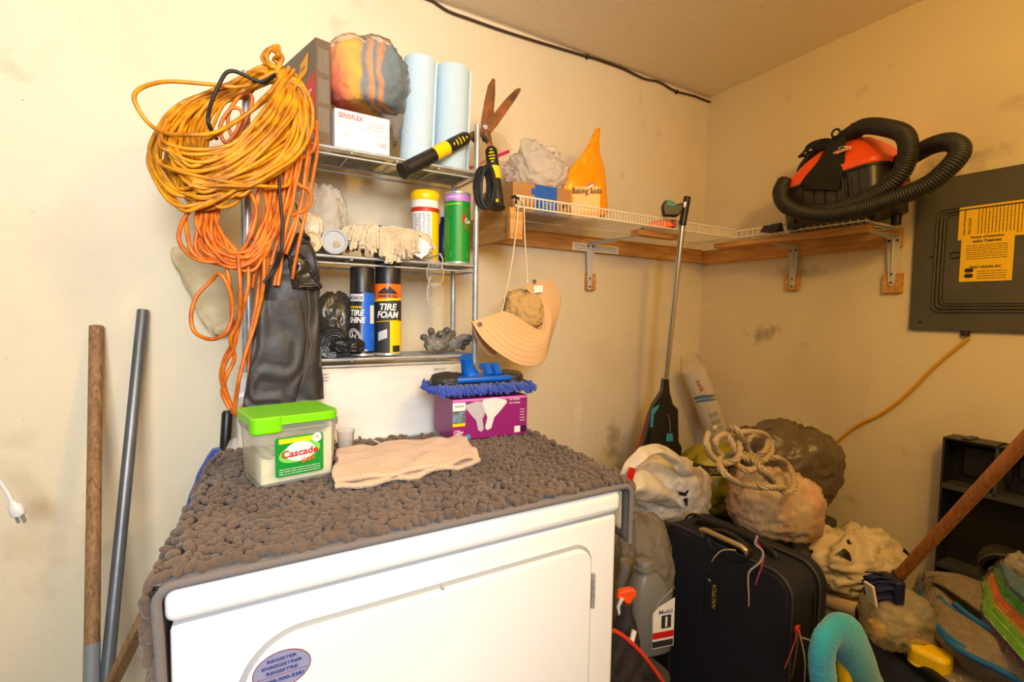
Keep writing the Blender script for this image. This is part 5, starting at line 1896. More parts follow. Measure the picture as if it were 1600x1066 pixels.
c = at(922, 372, y=WY - .019)
bracket(V((c.x, WY - .0195, ZS - .024 + .0)), (1, 0, 0), V((.10, -1, 0)).normalized(), .24, .185, 'white shelf bracket on the back wall ledger', 0)
block(at(920, 440, y=WY), (1, 0, 0), (0, -1, 0), .045, at(920, 454, y=WY).z, at(919, 428, y=WY).z, 'small pine block on the back wall under the first bracket')
c = at(1241, 388, x=WX - .019)
bracket(V((WX - .0195, c.y, rz - .026)), (0, 1, 0), (-1, 0, 0), .15, .165, 'white shelf bracket on the right wall nearer the room corner', 0)
block(at(1241, 440, x=WX), (0, 1, 0), (-1, 0, 0), .052, at(1240, 454, x=WX).z, at(1242, 428, x=WX).z, 'small pine block on the right wall under the bracket nearer the corner')
c = at(1397, 374, x=WX - .019)
bracket(V((WX - .0195, c.y, rz - .026)), (0, 1, 0), (-1, 0, 0), .17, .165, 'white shelf bracket on the right wall beside the electrical panel', 0)
block(at(1397, 440, x=WX), (0, 1, 0), (-1, 0, 0), .055, at(1397, 458, x=WX).z, at(1397, 428, x=WX).z, 'small pine block on the right wall beside the electrical panel')

# ---- cardboard box with blue tape
c0 = at(801, 325, y=FY + .055)
c1 = at(892, 335, y=FY + .055)
BXW = c1.x - c0.x
zt = at(801, 283, y=FY + .055).z
t = thing('cardboard_box', 'brown cardboard box with blue tape on the back wire shelf', 'box', (c0.x + BXW / 2, FY + .15, ZS + .002))
h_ = zt - ZS
q0 = V((c0.x, FY + .055, ZS + .002))
MB().box((0, 0, 0), (BXW, .19, h_), (q0, V((1, 0, 0)), V((0, 1, 0)), V((0, 0, 1)))).build('carton', M['card'], t, bevel=.001)
MB().add([q0 + V((.012, .0, h_ + .001)), q0 + V((BXW, .0, h_ + .001)), q0 + V((BXW, .06, h_ + .014)), q0 + V((.03, .10, h_ + .020)), q0 + V((.012, .0, h_ - .0005)), q0 + V((BXW, .0, h_ - .0005)), q0 + V((BXW, .06, h_ + .012)), q0 + V((.03, .10, h_ + .018))],
         [(0, 1, 2, 3), (4, 7, 6, 5), (0, 4, 5, 1), (1, 5, 6, 2), (2, 6, 7, 3), (3, 7, 4, 0)]).build('flap', mat('grey_board', rgb(150, 126, 96), .8), t)
MB().box((BXW * .36, -.0006, .0), (BXW * .74, 0, h_), (q0, V((1, 0, 0)), V((0, 1, 0)), V((0, 0, 1)))).box((BXW * .30, -.0009, h_ * .62), (BXW * .5, -.0006, h_ * .85), (q0, V((1, 0, 0)), V((0, 1, 0)), V((0, 0, 1)))).build('blue_tape', M['tape'], t)
mb = MB()
lines(mb, q0 + V((BXW * .60, -.0012, h_ * .35)), (1, 0, 0), (0, 0, 1), 4, BXW * .20, h_ * .30, 6)
mb.build('tape_print', M['whitepaper'], t)
for u in (.02, .82):
    decal('black_mark', q0 + V((BXW * u + .01, -.0012, h_ * .40)), (1, 0, 0), (0, 0, 1), 0, 0, M['ink'], t, poly=[(-.008, -.004), (.002, -.007), (.012, .002), (.004, .007)])

# ---- clear grocery bag on the carton
c = at(838, 254, y=FY + .13)
W_, H_ = m_(92, c), m_(78, c)
t = thing('plastic_bag', 'clear crumpled plastic bag lying on the brown carton', 'bag', V((c.x, c.y, q0.z + h_)))
bagobj('bag_film', V((c.x, c.y, q0.z + h_ + H_ * .40)), (W_, .12, H_ * .92), film('pinkish_film', (1.0, .95, .90, 1), .34, .15, .6, 16, .06), t, seed=41, crease=.30, folds=.34, fx=3, flat=.7, power=2.0)
o = loft([[at(812, 218, y=FY + .10), at(824, 216, y=FY + .11), at(836, 222, y=FY + .13)], [at(818, 245, y=FY + .09), at(826, 248, y=FY + .08), at(835, 246, y=FY + .10)], [at(826, 278, y=FY + .10), at(832, 280, y=FY + .09), at(838, 280, y=FY + .10)]], 10, 10, wr=.002).build('folded_strap', M['milkf'], t, smooth=True)
mod_solid(o, .001)
o = loft([[at(850, 240, y=FY + .10), at(868, 237, y=FY + .10)], [at(858, 246, y=FY + .09), at(862, 246, y=FY + .09)]], 10, 6).build('grey_patch', mat('patch_grey', rgb(130, 126, 124), .5), t, smooth=True)
mod_solid(o, .001)

# ---- baking soda bag
c = at(912, 300, y=FY + .10)
t = thing('baking_soda_bag', 'orange bag of baking soda with twisted top on the back wire shelf', 'bag', V((c.x, c.y, ZS + .002)))
SYd = FY + .10
sleeve([(206, 930, 937), (225, 921, 936), (245, 908, 938), (262, 893, 944), (280, 882, 947), (300, 880, 948), (325, 884, 950), (338, 890, 948)], SYd, .034, seed=5, fold=.006, ff=3, wr=.0035).build('bag_body', M['soda'], t, smooth=True)
lp = at(918, 316, y=SYd - .047)
decal('front_panel', lp + V((-.006, 0, -.002)), CR, (0, 0, 1), m_(42, c), m_(48, c), mat('amber_panel', rgb(250, 168, 18), .35), t, lift=.001, round_=.006)
text('lettering', 'Baking Soda', lp + V((-.004, -.001, .032)), CR, (0, 0, 1), m_(11, c), M['ink'], t, bold=.01, width=m_(44, c), lift=.008)
lg = lp + V((0, -.001, .050))
decal('logo_panel', lg + CR * .006, (CR + V((0, 0, .5))), (V((0, 0, 1)) - CR * .5), .032, .015, M['red'], t, lift=.003, round_=.004)
decal('logo_arm', lg + CR * .008, (CR + V((0, 0, .5))), (V((0, 0, 1)) - CR * .5), .020, .006, M['whitepaper'], t, lift=.0042, round_=.002)
mb = MB()
for q, w_ in enumerate((.8, .7, .4)):
    cc = lp + V((-.004, -.0012, .012 - .011 * q))
    mb.prism([(-.02 * w_, -.0007), (.02 * w_, -.0007), (.02 * w_, .0007), (-.02 * w_, .0007)], cc, CR, V((0, 0, 1)), -CF, .0012)
mb.build('small_print', mat('brown_print', rgb(120, 70, 10), .6), t)

# ---- small orange item on the shelf
c = at(1030, 350, y=FY + .012)
c.z = ZS + .003
t = thing('orange_scraper', 'small orange plastic scraper lying on the wire shelf near the reacher', 'tool', c)
MB().prism([(-.05, 0), (-.02, .022), (.03, .026), (.05, .012), (.05, 0)], c, CR, (0, 0, 1), CF, .02).build('handle', M['orange'], t, bevel=.004)
MB().prism([(.045, 0), (.045, .026), (.06, .026), (.06, 0)], c, CR, (0, 0, 1), CF, .02).build('cap', M['darkred'], t, bevel=.002)
MB().box((-.06, 0, 0), (-.045, .03, .004), (c, CR, CF, V((0, 0, 1)))).build('blade', M['blackp'], t)

# ------------------------------------------------------------------ shop vacuum on the right shelf
ZR = rz + .003
vb = V((1.815, .895, ZR))
t = thing('shop_vacuum', 'orange and black portable shop vacuum with thick hose on the right wall shelf', 'vacuum', vb)
AX, AY, AZ = V((1, 0, 0)), V((0, 1, -.11)).normalized(), V((0, .11, 1)).normalized()
VO = V((1.815, .885, ZR + .018))
rbox(MB(), VO, AX, AY, AZ, -.105, -.155, .105, .155, 0, .135, .05, .006).build('dust_bin', mat('smoked_plastic', (.035, .028, .02, 1), .35, bump=.1, bscale=60), t, bevel=.004)
rb = MB()
for k in range(7):
    yy = -.10 + k * .034
    rb.box((-.1125, yy - .0012, .012), (-.104, yy + .0012, .125), (VO, AX, AY, AZ))
rb.tube([VO + AX * -.114 + AY * .075 * s_ + AZ * z_ for s_, z_ in ((-1.0, .03), (-1.0, .115), (-.86, .12), (-.72, .115), (-.72, .03))], .002, 6)
rb.build('moulded_ribs', M['blackr'], t)
# feet of the bin
for y_ in (-.12, .12):
    for x_ in (-.07, .07):
        p = VO + AX * x_ + AY * y_
        MB().cyl((p.x, p.y, ZR), (p.x, p.y, p.z + .01), .014, 12).build('foot', M['blackr'], t, smooth=True)
rbox(MB(), VO, AX, AY, AZ, -.117, -.167, .117, .167, .135, .158, .055, .0).build('lid_rim', M['orange'], t, bevel=.005, seg=3)
rbox(MB(), VO, AX, AY, AZ, -.116, -.166, .116, .166, .128, .136, .055, .0).build('seal', M['blackr'], t)
hm = MB()


def vring(z, x0, x1, y0, y1, r):
    out = []
    for cx, cy, a0 in ((x1 - r, y1 - r, 0), (x0 + r, y1 - r, 90), (x0 + r, y0 + r, 180), (x1 - r, y0 + r, 270)):
        for q in range(7):
            a = radians(a0 + 15 * q)
            out.append(VO + AX * (cx + cos(a) * r) + AY * (cy + sin(a) * r) + AZ * z)
    return out


rings = [vring(.158, -.108, .108, -.158, .150, .05), vring(.185, -.100, .100, -.148, .120, .045), vring(.215, -.088, .092, -.132, .085, .04), vring(.238, -.07, .08, -.110, .050, .035), vring(.246, -.05, .06, -.08, .02, .02)]
grid_mesh(hm, lambda i, j: rings[j][i], 28, 5, closed_u=True, cap=True)
hm.build('motor_head', M['orange'], t, smooth=True)
rbox(MB(), VO, AX, AY, AZ, -.110, .125, .0, .16, .150, .185, .012).build('latch', M['orange'], t, bevel=.004)
MB().tube(catmull([VO + AX * -.02 + AY * .125 + AZ * .175, VO + AX * -.02 + AY * .115 + AZ * .225, VO + AX * -.02 + AY * .06 + AZ * .262, VO + AX * -.02 + AY * -.02 + AZ * .272, VO + AX * -.02 + AY * -.07 + AZ * .250], 6), .013, 12, flat=1.3).build('carry_handle', M['blackp'], t, smooth=True)
lp = VO + AX * -.0985 + AY * -.045 + AZ * .205
nx_, ny_ = -AY, (AZ + AX * .42).normalized()
decal('badge', lp, nx_, ny_, 0, 0, M['whitepaper'], t, lift=.006, poly=[(-.036, -.010), (.036, -.010), (.038, -.002), (.012, .012), (.002, .016), (-.012, .010), (-.034, -.002)])
decal('badge_band', lp, nx_, ny_, .066, .007, M['orange'], t, lift=.008, poly=[(-.033, -.008), (.033, -.008), (.033, -.001), (-.033, -.001)])
decal('badge_mountain', lp, nx_, ny_, 0, 0, M['ink'], t, lift=.008, poly=[(-.020, .001), (-.006, .009), (.001, .005), (.008, .012), (.022, .001)])
text('lettering', 'ARMOR ALL', lp - ny_ * .0045, nx_, ny_, .0045, M['whitepaper'], t, width=.056, lift=.0092, bold=.03)
decal('vent_slot', VO + AX * -.1045 + AY * -.02 + AZ * .171, nx_, ny_, .05, .010, M['darkgrey'], t, lift=.0035, round_=.004)
# orange warning label on the bin's near end
lb_ = VO + AY * -.157 + AX * .045 + AZ * .075
decal('warning_label', lb_, AX, AZ, .07, .035, mat('orange_label', rgb(226, 84, 20), .5), t, lift=.002)
decal('warning_header', lb_ + AZ * .026, AX, AZ, .07, .014, mat('maroon_label', rgb(110, 24, 14), .5), t, lift=.002)
mb = MB()
lines(mb, lb_ - AY * .003, AX, AZ, 4, .06, .028, 4)
mb.build('small_print', M['ink'], t)
# hose: a ribbed tube wound round the bin
HX = 1.655
hp = [at(1322, 214, x=1.76), at(1350, 198, x=1.73), at(1385, 200, x=1.69), at(1414, 212, x=1.66), at(1418, 245, x=1.64), at(1400, 280, x=1.63), at(1362, 306, x=1.635), at(1310, 326, x=1.645), at(1262, 331, x=1.66), at(1230, 323, x=1.665), at(1219, 302, x=1.67), at(1226, 284, x=1.70)]
hp2 = [at(1224, 296, x=1.69), at(1222, 313, x=1.655), at(1245, 330, x=1.645), at(1290, 336, x=1.640), at(1340, 328, x=1.630), at(1400, 309, x=1.625), at(1450, 288, x=1.63), at(1488, 256, x=1.64), at(1500, 234, x=1.66), at(1484, 222, x=1.69), at(1455, 228, x=1.72), at(1425, 244, x=1.76), at(1400, 256, x=1.80)]


def ribbed(path, r, pitch, dep, n=18):
    c_ = catmull(path, 30)
    # resample evenly
    L = [0]
    for a, b_ in zip(c_, c_[1:]):
        L.append(L[-1] + (b_ - a).length)
    out, rad = [], []
    N = int(L[-1] / (pitch / 3))
    k = 0
    for i in range(N + 1):
        s_ = L[-1] * i / N
        while k < len(L) - 2 and L[k + 1] < s_:
            k += 1
        out.append(c_[k].lerp(c_[k + 1], (s_ - L[k]) / max(1e-9, L[k + 1] - L[k])))
        rad.append(r - (dep if i % 3 == 0 else 0))
    return MB().tube(out, rad, n)


hs = ribbed(hp, .0245, .0065, .0022)
h2 = ribbed(hp2, .0245, .0065, .0022)
hs.add(h2.v, h2.f)
hs.build('hose', M['blackr'], t, smooth=True)
MB().tube([hp[0] + V((.03, .05, -.03)), hp[0] + V((.012, .02, -.01)), hp[0]], [.022, .026, .027], 18).build('hose_cuff', M['blackp'], t, smooth=True)
# power cord wound on top
cb = MB()
rd = random.Random(5)
for k in range(6):
    cc = VO + AX * -.045 + AY * (.035 + .012 * k - .03) + AZ * (.262 + rd.uniform(-.006, .006))
    cb.tube([cc + AY * (.045 * cos(a)) + AX * (.02 * sin(a)) + AZ * (.013 * sin(a + k)) for a in [q * pi / 9 for q in range(18)]], .0036, 7, closed=True)
lc_ = at(1335, 200, x=1.74)
cb.tube([lc_ + V((0, .022, -.03)), lc_ + V((0, .020, .0)), lc_ + V((0, .008, .014)), lc_ + V((0, -.010, .012)), lc_ + V((0, -.014, -.012))], .0036, 7)
lc_ = at(1306, 208, x=1.72)
cb.tube(catmull([lc_ + V((0, .012 * cos(a), .012 * sin(a))) for a in [q * pi / 4 for q in range(8)]], 3, True), .0034, 7, closed=True)
cb.build('power_cord', M['blackr'], t, smooth=True)
# black pouch hanging over the front
sl = sleeve([(214, 1300, 1322), (230, 1290, 1322), (250, 1278, 1320), (270, 1264, 1317), (288, 1252, 1313), (296, 1256, 1306)], .93, .008, seed=7, fold=.004, ff=2, wr=.001)
# rebuild the pouch on a plane along the vacuum's front
sl = MB()
rows = [(212, 1302, 1322), (232, 1290, 1322), (252, 1277, 1319), (272, 1262, 1316), (288, 1250, 1313), (297, 1254, 1308)]


def P(i, j):
    t_ = j / 15 * (len(rows) - 1)
    k = min(int(t_), len(rows) - 2)
    q = t_ - k
    r0, r1 = rows[k], rows[k + 1]
    xl = r0[1] + (r1[1] - r0[1]) * q
    xr = r0[2] + (r1[2] - r0[2]) * q
    py = r0[0] + (r1[0] - r0[0]) * q
    xw = 1.735 - .035 * min(1, j / 9) - .006
    an = 2 * pi * i / 20
    p = at((xl + xr) / 2 + (xr - xl) / 2 * cos(an), py, x=xw)
    p.x -= .006 * abs(sin(an)) * (1 if sin(an) > 0 else -1) + .003 * sin(j * .8 + an * 2)
    return p


grid_mesh(sl, P, 20, 16, closed_u=True, cap=True)
sl = sl.build('pouch', mat('black_mesh_cloth', (.010, .009, .008, 1), .9, bump=.5, bscale=300), None, smooth=True)
tag(sl, 'black cloth pouch hanging over the front of the orange vacuum', 'pouch')
# dark nozzle lying left of the vacuum
a, b_ = at(1176, 360, z=ZR + .012), at(1222, 352, z=ZR + .012)
t = thing('vacuum_nozzle', 'flat black vacuum nozzle lying on the right shelf left of the vacuum', 'nozzle', (a + b_) / 2)
X, Y, Z = frame(b_ - a)
MB().prism([(-.03, -.012), (.03, -.012), (.024, .008), (-.016, .010)], (a + b_) / 2 + V((0, 0, 0)), X, Z, Y, .05).build('nozzle', M['blackp'], t, bevel=.003)
MB().cyl((a + b_) / 2 + X * .02, (a + b_) / 2 + X * .055, .010, 14).build('neck', M['blackp'], t, smooth=True)

# ------------------------------------------------------------------ electrical panel
py0, py1 = .731, .28
pz0, pz1 = 1.200, 1.668
t = thing('electrical_panel', 'grey steel breaker panel set on the right wall beyond the shelf', 'electrical panel', (WX, (py0 + py1) / 2, pz0))
PX = WX - .014
MB().box((PX, py1, pz0), (WX, py0, pz1)).build('cover', M['steelgrey'], t, bevel=.002)


def prr(y0, z0, y1, z1, r):
    out = []
    for cy, cz, a0 in ((y1 - r, z1 - r, 0), (y0 + r, z1 - r, 90), (y0 + r, z0 + r, 180), (y1 - r, z0 + r, 270)):
        for q in range(7):
            a = radians(a0 + 15 * q)
            out.append((cy + cos(a) * r, cz + sin(a) * r))
    return out


dA = at(1466, 335, x=PX)
dB = at(1462, 487, x=PX)
for e, xx, th in ((0, .0, .0025), (-.010, .0, .0045), (-.019, .0, .0030)):
    pl_ = [V((PX - th, p[0], p[1])) for p in prr(py1 + .06 - e * .5, dB.z - e, dA.y + e, dA.z + .012 + e, .018)]
    MB().tube(pl_, .0030, 8, closed=True).build('pressed_ridge', M['steelgrey'], t, smooth=True)
MB().prism([(p[0], p[1]) for p in prr(py1 + .085, dB.z + .024, dA.y - .024, dA.z - .012, .012)], (PX - .0015, 0, 0), (0, 1, 0), (0, 0, 1), (-1, 0, 0), .0035).build('door', M['steelgrey'], t, bevel=.001)
lt = at(1493, 399, x=PX - .005)
MB().tube([lt + V((0, cos(a) * .013, sin(a) * .009)) for a in [q * pi / 10 for q in range(20)]], .0022, 6, closed=True).build('finger_latch', M['blackp'], t, smooth=True)
for px, py in ((1438, 503), (1457, 296), (1455, 402)):
    c = at(px, py, x=PX)
    MB().cyl(c, c + V((-.003, 0, 0)), .0045, 10).build('screw', M['ink'], t, smooth=True)
c = at(1508, 523, x=PX + .008)
MB().cyl(c + V((0, 0, -.004)), c + V((0, 0, .012)), .011, 14).build('cable_gland', M['blackr'], t, smooth=True)
# the two notices taped on
q_ = [at(1500, 325, x=PX - .0055), at(1600, 307, x=PX - .0055), at(1600, 368, x=PX - .0055), at(1497, 376, x=PX - .0055)]
nt1 = thing('notice_sheet', 'yellow notice with sideways print, upper one on the grey electrical panel', 'notice', q_[3])
y1_ = q_[0].y; y0_ = q_[0].y - .215
zt_, zb_ = q_[0].z, q_[3].z
MB().box((PX - .0062, y0_, zb_), (PX - .0056, y1_, zt_)).build('paper', M['notice'], nt1)
s1 = MB()
cc = V((PX - .0066, (y0_ + y1_) / 2 + .012, (zt_ + zb_) / 2))
lines(s1, cc, (0, 0, 1), (0, 1, 0), 14, (zt_ - zb_) * .82, (y1_ - y0_) * .5, 31)
s1.build('small_print', M['ink'], nt1)
text('lettering', 'DO NOT DETACH', V((PX - .0062, y1_ - .165, cc.z)), (0, 0, 1), (0, 1, 0), .010, M['ink'], nt1, width=(zt_ - zb_) * .7)
text('lettering', 'Notice of Inspection', V((PX - .0062, y1_ - .014, cc.z)), (0, 0, 1), (0, 1, 0), .007, M['ink'], nt1, width=(zt_ - zb_) * .8)
text('lettering', 'TRULY NOLEN', V((PX - .0062, y1_ - .026, cc.z - .01)), (0, 0, 1), (0, 1, 0), .006, M['ink'], nt1, width=(zt_ - zb_) * .5)
a = at(1503, 368, x=PX - .007)
b_ = at(1581, 438, x=PX - .007)
nt2 = thing('notice_sheet', 'yellow pest inspection notice, lower one on the grey electrical panel', 'notice', b_)
MB().box((PX - .0080, b_.y, b_.z), (PX - .0072, a.y, a.z)).build('paper', M['notice'], nt2)
cy_, w_ = (a.y + b_.y) / 2, a.y - b_.y
hh = a.z - b_.z
XX, ZZ = V((0, -1, 0)), V((0, 0, 1))
for s_, f, ww, sz in (('Notice of Inspection', .93, .62, .0085), ('and/or Treatment', .85, .54, .0085), ('TRULY NOLEN, INC.', .30, .62, .0085)):
    text('lettering', s_, V((PX - .0080, cy_, b_.z + hh * f)), XX, ZZ, sz, M['ink'], nt2, width=w_ * ww, bold=.03)
s1 = MB()
lines(s1, V((PX - .0082, cy_, b_.z + hh * .62)), XX, ZZ, 7, w_ * .78, hh * .32, 17)
lines(s1, V((PX - .0082, cy_ - .015, b_.z + hh * .14)), XX, ZZ, 4, w_ * .56, hh * .20, 19)
s1.build('small_print', M['ink'], nt2)
for dz in (.014, -.002):
    decal('emblem', V((PX - .0082, a.y - .022, b_.z + hh * .14 + dz)), XX, ZZ, .020, .012, M['ink'], nt2, round_=.005)

# yellow cord from the panel down to the bags
pts = [at(x, y, x=WX - .008) for x, y in ((1514, 528), (1504, 536), (1480, 556), (1455, 578), (1430, 604), (1405, 627), (1375, 648), (1345, 662), (1322, 678), (1300, 698), (1285, 720), (1275, 745))]
o = MB().tube(catmull(pts, 6), .0050, 9).build('yellow_cable', mat('yellow_cable', rgb(216, 156, 16), .5), None, smooth=True)
tag(o, 'yellow cable hanging from the electrical panel down to the bags', 'cable')

# ------------------------------------------------------------------ sun hat hanging from the shelf corner
t = thing('sun_hat', 'tan canvas sun hat hanging by its cord from the wire shelf corner', 'hat', at(805, 510, y=1.20))


def hp_(l, d0, d1):
    n = len(l)
    return [at(x, y, y=d0 + (d1 - d0) * (i / (n - 1)) if not isinstance(d0, (list, tuple)) else d0[i]) for i, (x, y) in enumerate(l)]


inn = [(784, 487), (800, 492), (818, 503), (834, 513), (846, 516), (849, 500), (843, 480), (834, 462), (818, 447)]
mid = [(762, 494), (784, 512), (806, 530), (830, 538), (850, 532), (860, 508), (859, 482), (852, 460), (838, 441)]
out = [(737, 503), (756, 532), (788, 558), (820, 572), (848, 566), (861, 528), (872, 492), (876, 462), (862, 437)]
dI = [1.195, 1.19, 1.185, 1.185, 1.19, 1.195, 1.20, 1.20, 1.20]
dM = [1.175, 1.16, 1.15, 1.15, 1.16, 1.18, 1.20, 1.205, 1.20]
dO = [1.165, 1.145, 1.13, 1.135, 1.155, 1.19, 1.215, 1.22, 1.21]
A_ = [at(x, y, y=d) for (x, y), d in zip(inn, dI)]
B_ = [at(x, y, y=d) for (x, y), d in zip(mid, dM)]
C_ = [at(x, y, y=d) for (x, y), d in zip(out, dO)]
bm_ = loft([A_, B_, C_], 70, 12, wr=.0008)
br = bm_.build('brim', M['hat'], t, smooth=True)
mod_solid(br, .003)
# rows of stitching round the brim
st_ = MB()
for f in [.12 + .11 * k for k in range(8)]:
    row = []
    for i in range(70):
        j = f * 24
        k = int(j)
        nn_ = len(bm_.v) // 70
        k = min(k, nn_ - 2)
        a = V(bm_.v[k * 70 + i]).lerp(V(bm_.v[(k + 1) * 70 + i]), j - k)
        row.append(a + (CAM - a).normalized() * .0018)
    st_.tube(row, .0009, 4, cap=False)
st_.build('stitching', mat('stitch_tan', rgb(206, 160, 110), .9), t, smooth=True)
# far side of the brim hanging behind, and the upper lobe's edge
bk = loft([[at(737, 503, y=1.168), at(744, 528, y=1.185), at(760, 552, y=1.20), at(770, 558, y=1.20)], [at(752, 508, y=1.20), at(762, 530, y=1.215), at(772, 548, y=1.215), at(776, 552, y=1.21)], [at(784, 490, y=1.22), at(786, 515, y=1.225), at(786, 535, y=1.225), at(786, 545, y=1.22)]], 16, 8, wr=.001).build('rear_brim', M['hat'], t, smooth=True)
mod_solid(bk, .003)
cw = at(818, 486, y=1.235)
bagobj('crown', cw, (m_(62, cw), .10, m_(60, cw)), M['hatin'], t, seed=51, crease=.16, folds=.16, fx=5, flat=.95)
for f in (.2, .8):
    a = A_[1].lerp(A_[2], f)
sb = MB()
sb.tube(catmull([p + (CAM - p).normalized() * .002 for p in A_], 6), .0024, 6)
sb.build('inner_band', M['hat'], t, smooth=True)
for x, y, d in ((750, 507, 1.16), (835, 440, 1.20)):
    c = at(x, y, y=d - .004)
    MB().lathe(c, CAM - c, [(.0062, 0), (.0062, .0015), (.004, .0022), (.003, .0015), (.0005, .0015)], 16).build('snap_button', mat('brown_snap', rgb(120, 72, 30), .4), t, smooth=True)
c = at(841, 452, y=1.192)
decal('care_tag', c, (CR + CU * .12), CU, .026, .020, M['whitepaper'], t, lift=.003)
for pts in ([(784, 488, 1.19), (790, 460, 1.20), (798, 420, 1.200), (805, 372, 1.206), (809, 330, 1.208), (809, 316, 1.222), (806, 306, 1.236)],
            [(824, 444, 1.20), (823, 420, 1.21), (820, 370, 1.212), (819, 335, 1.218), (818, 318, 1.232), (812, 308, 1.234), (806, 304, 1.236)]):
    MB().tube(catmull([at(x, y, y=d) for x, y, d in pts], 5), .0019, 7).build('chin_cord', M['string'], t, smooth=True)
cc = at(803, 311, y=FY - .006)
cl_ = MB()
cl_.tube([cc + V((-.006, 0, .004)), cc + V((.004, 0, .008)), cc + V((.012, 0, .0)), cc + V((.006, -.002, -.010))], .0045, 8)
cl_ = cl_.build('shelf_clip', M['blackp'], None, smooth=True)
tag(cl_, 'small black plastic clip on the front left corner of the wire shelf', 'clip')

# ------------------------------------------------------------------ long-handled sweeper leaning on the shelf
ya, yb_ = FY - .030, 1.275
top = at(1070, 316, y=ya)
low = at(1040, 592, y=yb_)
t = thing('handled_dustpan', 'long chrome pole with teal grip and black dustpan leaning on the wire shelf', 'dustpan', at(1032, 705, y=yb_))
ax = (top - low).normalized()
MB().tube([low, top], m_(8, low) / 2 * 1.0 + .0015, 18).build('pole', mat('bright_steel', (.66, .62, .56, 1), .22, metal=.9), t, smooth=True)
for f, l_ in ((.385, .035), (.0, .04)):
    c = low.lerp(top, f)
    MB().cyl(c - ax * l_ * .5, c + ax * l_ * .5, .0098, 18).build('pole_collar', M['blackp'], t, smooth=True)
c = at(1071, 330, y=ya)
MB().tube([at(1066, 352, y=ya + .003), at(1069, 335, y=ya), at(1074, 308, y=ya)], [.0125, .0125, .0125], 16).build('handle_socket', M['blackp'], t, bevel=.002)
hg = MB()
c = at(1050, 326, y=ya)
hg.prism([(-.030, -.026), (-.036, .006), (-.028, .026), (-.006, .022), (.012, .012), (.034, .018), (.034, -.012), (.018, -.028)], c + CF * -.012, CR, V((0, 0, 1)), CF, .026)
hg.build('grip', M['blackp'], t, bevel=.005, seg=3)
MB().prism([(-.028, .010), (-.022, .027), (-.004, .023), (.016, .010), (.008, .002), (-.012, .002)], c + CF * -.013, CR, V((0, 0, 1)), CF, .028).build('teal_inset', M['teal'], t, bevel=.003)
# black scoop body
pn = [(1037, 592), (1046, 592), (1047, 612), (1052, 632), (1060, 640), (1061, 690), (1066, 700), (1064, 716), (1000, 716), (1006, 690), (1020, 634), (1034, 612)]


def flat_poly(pts, y, t_, m, name, parent, bev=.002, dy=0):
    P3 = [at(a, b, y=y) for a, b in pts]
    n = len(P3)
    off = V((CF.x, CF.y, 0)).normalized() * t_
    return MB().add(P3 + [p + off for p in P3], [tuple(range(n))[::-1], tuple(range(n, 2 * n))] + [(i, (i + 1) % n, n + (i + 1) % n, n + i) for i in range(n)]).build(name, m, parent, bevel=bev)


flat_poly(pn, yb_, .030, M['blackp'], 'scoop_body', t, .004)
flat_poly([(1022, 645), (1034, 640), (1044, 650), (1047, 690), (1044, 706), (1012, 706), (1018, 670)], yb_ - .004, .006, M['blackr'], 'scoop_hollow', t, .002)
flat_poly([(1019, 640), (1030, 632), (1030, 636), (1022, 648), (1020, 668), (1016, 668)], yb_ - .006, .006, M['cyan'], 'hinge_trim', t, .001)
flat_poly([(1042, 678), (1051, 678), (1052, 690), (1041, 690)], yb_ - .010, .006, M['cyan'], 'release_button', t, .001)
MB().tube([at(1043, 648, y=yb_ - .008), at(1047, 658, y=yb_ - .010), at(1047, 676, y=yb_ - .010)], .0018, 6).build('wire_latch', M['greyp'], t, smooth=True)
a, b_ = at(1014, 650, y=1.36), at(1000, 702, y=1.34)
t = thing('red_broom', 'red broom handle showing behind the black dustpan', 'broom', b_)
d = (b_ - a)
foot = b_ + d * ((b_.z - .535) / -d.z)
MB().tube([foot, b_, a], .0095, 14).build('handle', M['red'], t, smooth=True)
MB().tube([a, a - d * .25], [.0095, .006], 14).build('tip', M['darkred'], t, smooth=True)

# ------------------------------------------------------------------ storage totes carrying the heap
tq = at(1030, 1035, z=.425)
for (x0, y0, x1, y1, h, lab) in ((.735, .725, min(tq.x, .90), 1.48, .425, 'low dark tote between dryer and suitcase under the grey oil bottle'),
                                 (1.25, .885, 1.90, 1.52, .52, 'dark grey storage tote in the corner under the heap of bags')):
    t = thing('storage_tote', lab, 'tote', ((x0 + x1) / 2, (y0 + y1) / 2, 0))
    rbox(MB(), V((0, 0, 0)), V((1, 0, 0)), V((0, 1, 0)), V((0, 0, 1)), x0 + .02, y0 + .02, x1 - .02, y1 - .02, 0, h - .03, .04, .012).build('tub', M['darkgrey'], t, bevel=.004)
    rbox(MB(), V((0, 0, 0)), V((1, 0, 0)), V((0, 1, 0)), V((0, 0, 1)), x0, y0, x1, y1, h - .03, h, .04).build('lid', M['darkgrey'], t, bevel=.005)

# ------------------------------------------------------------------ suitcase
sx0, sx1, sy0, sy1, sz0, sz1 = 1.072, 1.215, .588, .958, .045, .664
t = thing('suitcase', 'navy upright suitcase with ribbons on its handle beside the dryer', 'suitcase', ((sx0 + sx1) / 2, (sy0 + sy1) / 2, 0))


def yz_prism(x0, x1, e, r, name, m, bev=.012, seg=4):
    poly = []
    for cy, cz, a0 in ((sy1 + e - r, sz1 + e - r, 0), (sy0 - e + r, sz1 + e - r, 90), (sy0 - e + r, sz0 - e + r, 180), (sy1 + e - r, sz0 - e + r, 270)):
        for q in range(9):
            a = radians(a0 + 11.25 * q)
            poly.append((cy + cos(a) * r, cz + sin(a) * r))
    return MB().prism(poly, (x0, 0, 0), (0, 1, 0), (0, 0, 1), (1, 0, 0), x1 - x0).build(name, m, t, bevel=bev, seg=seg)


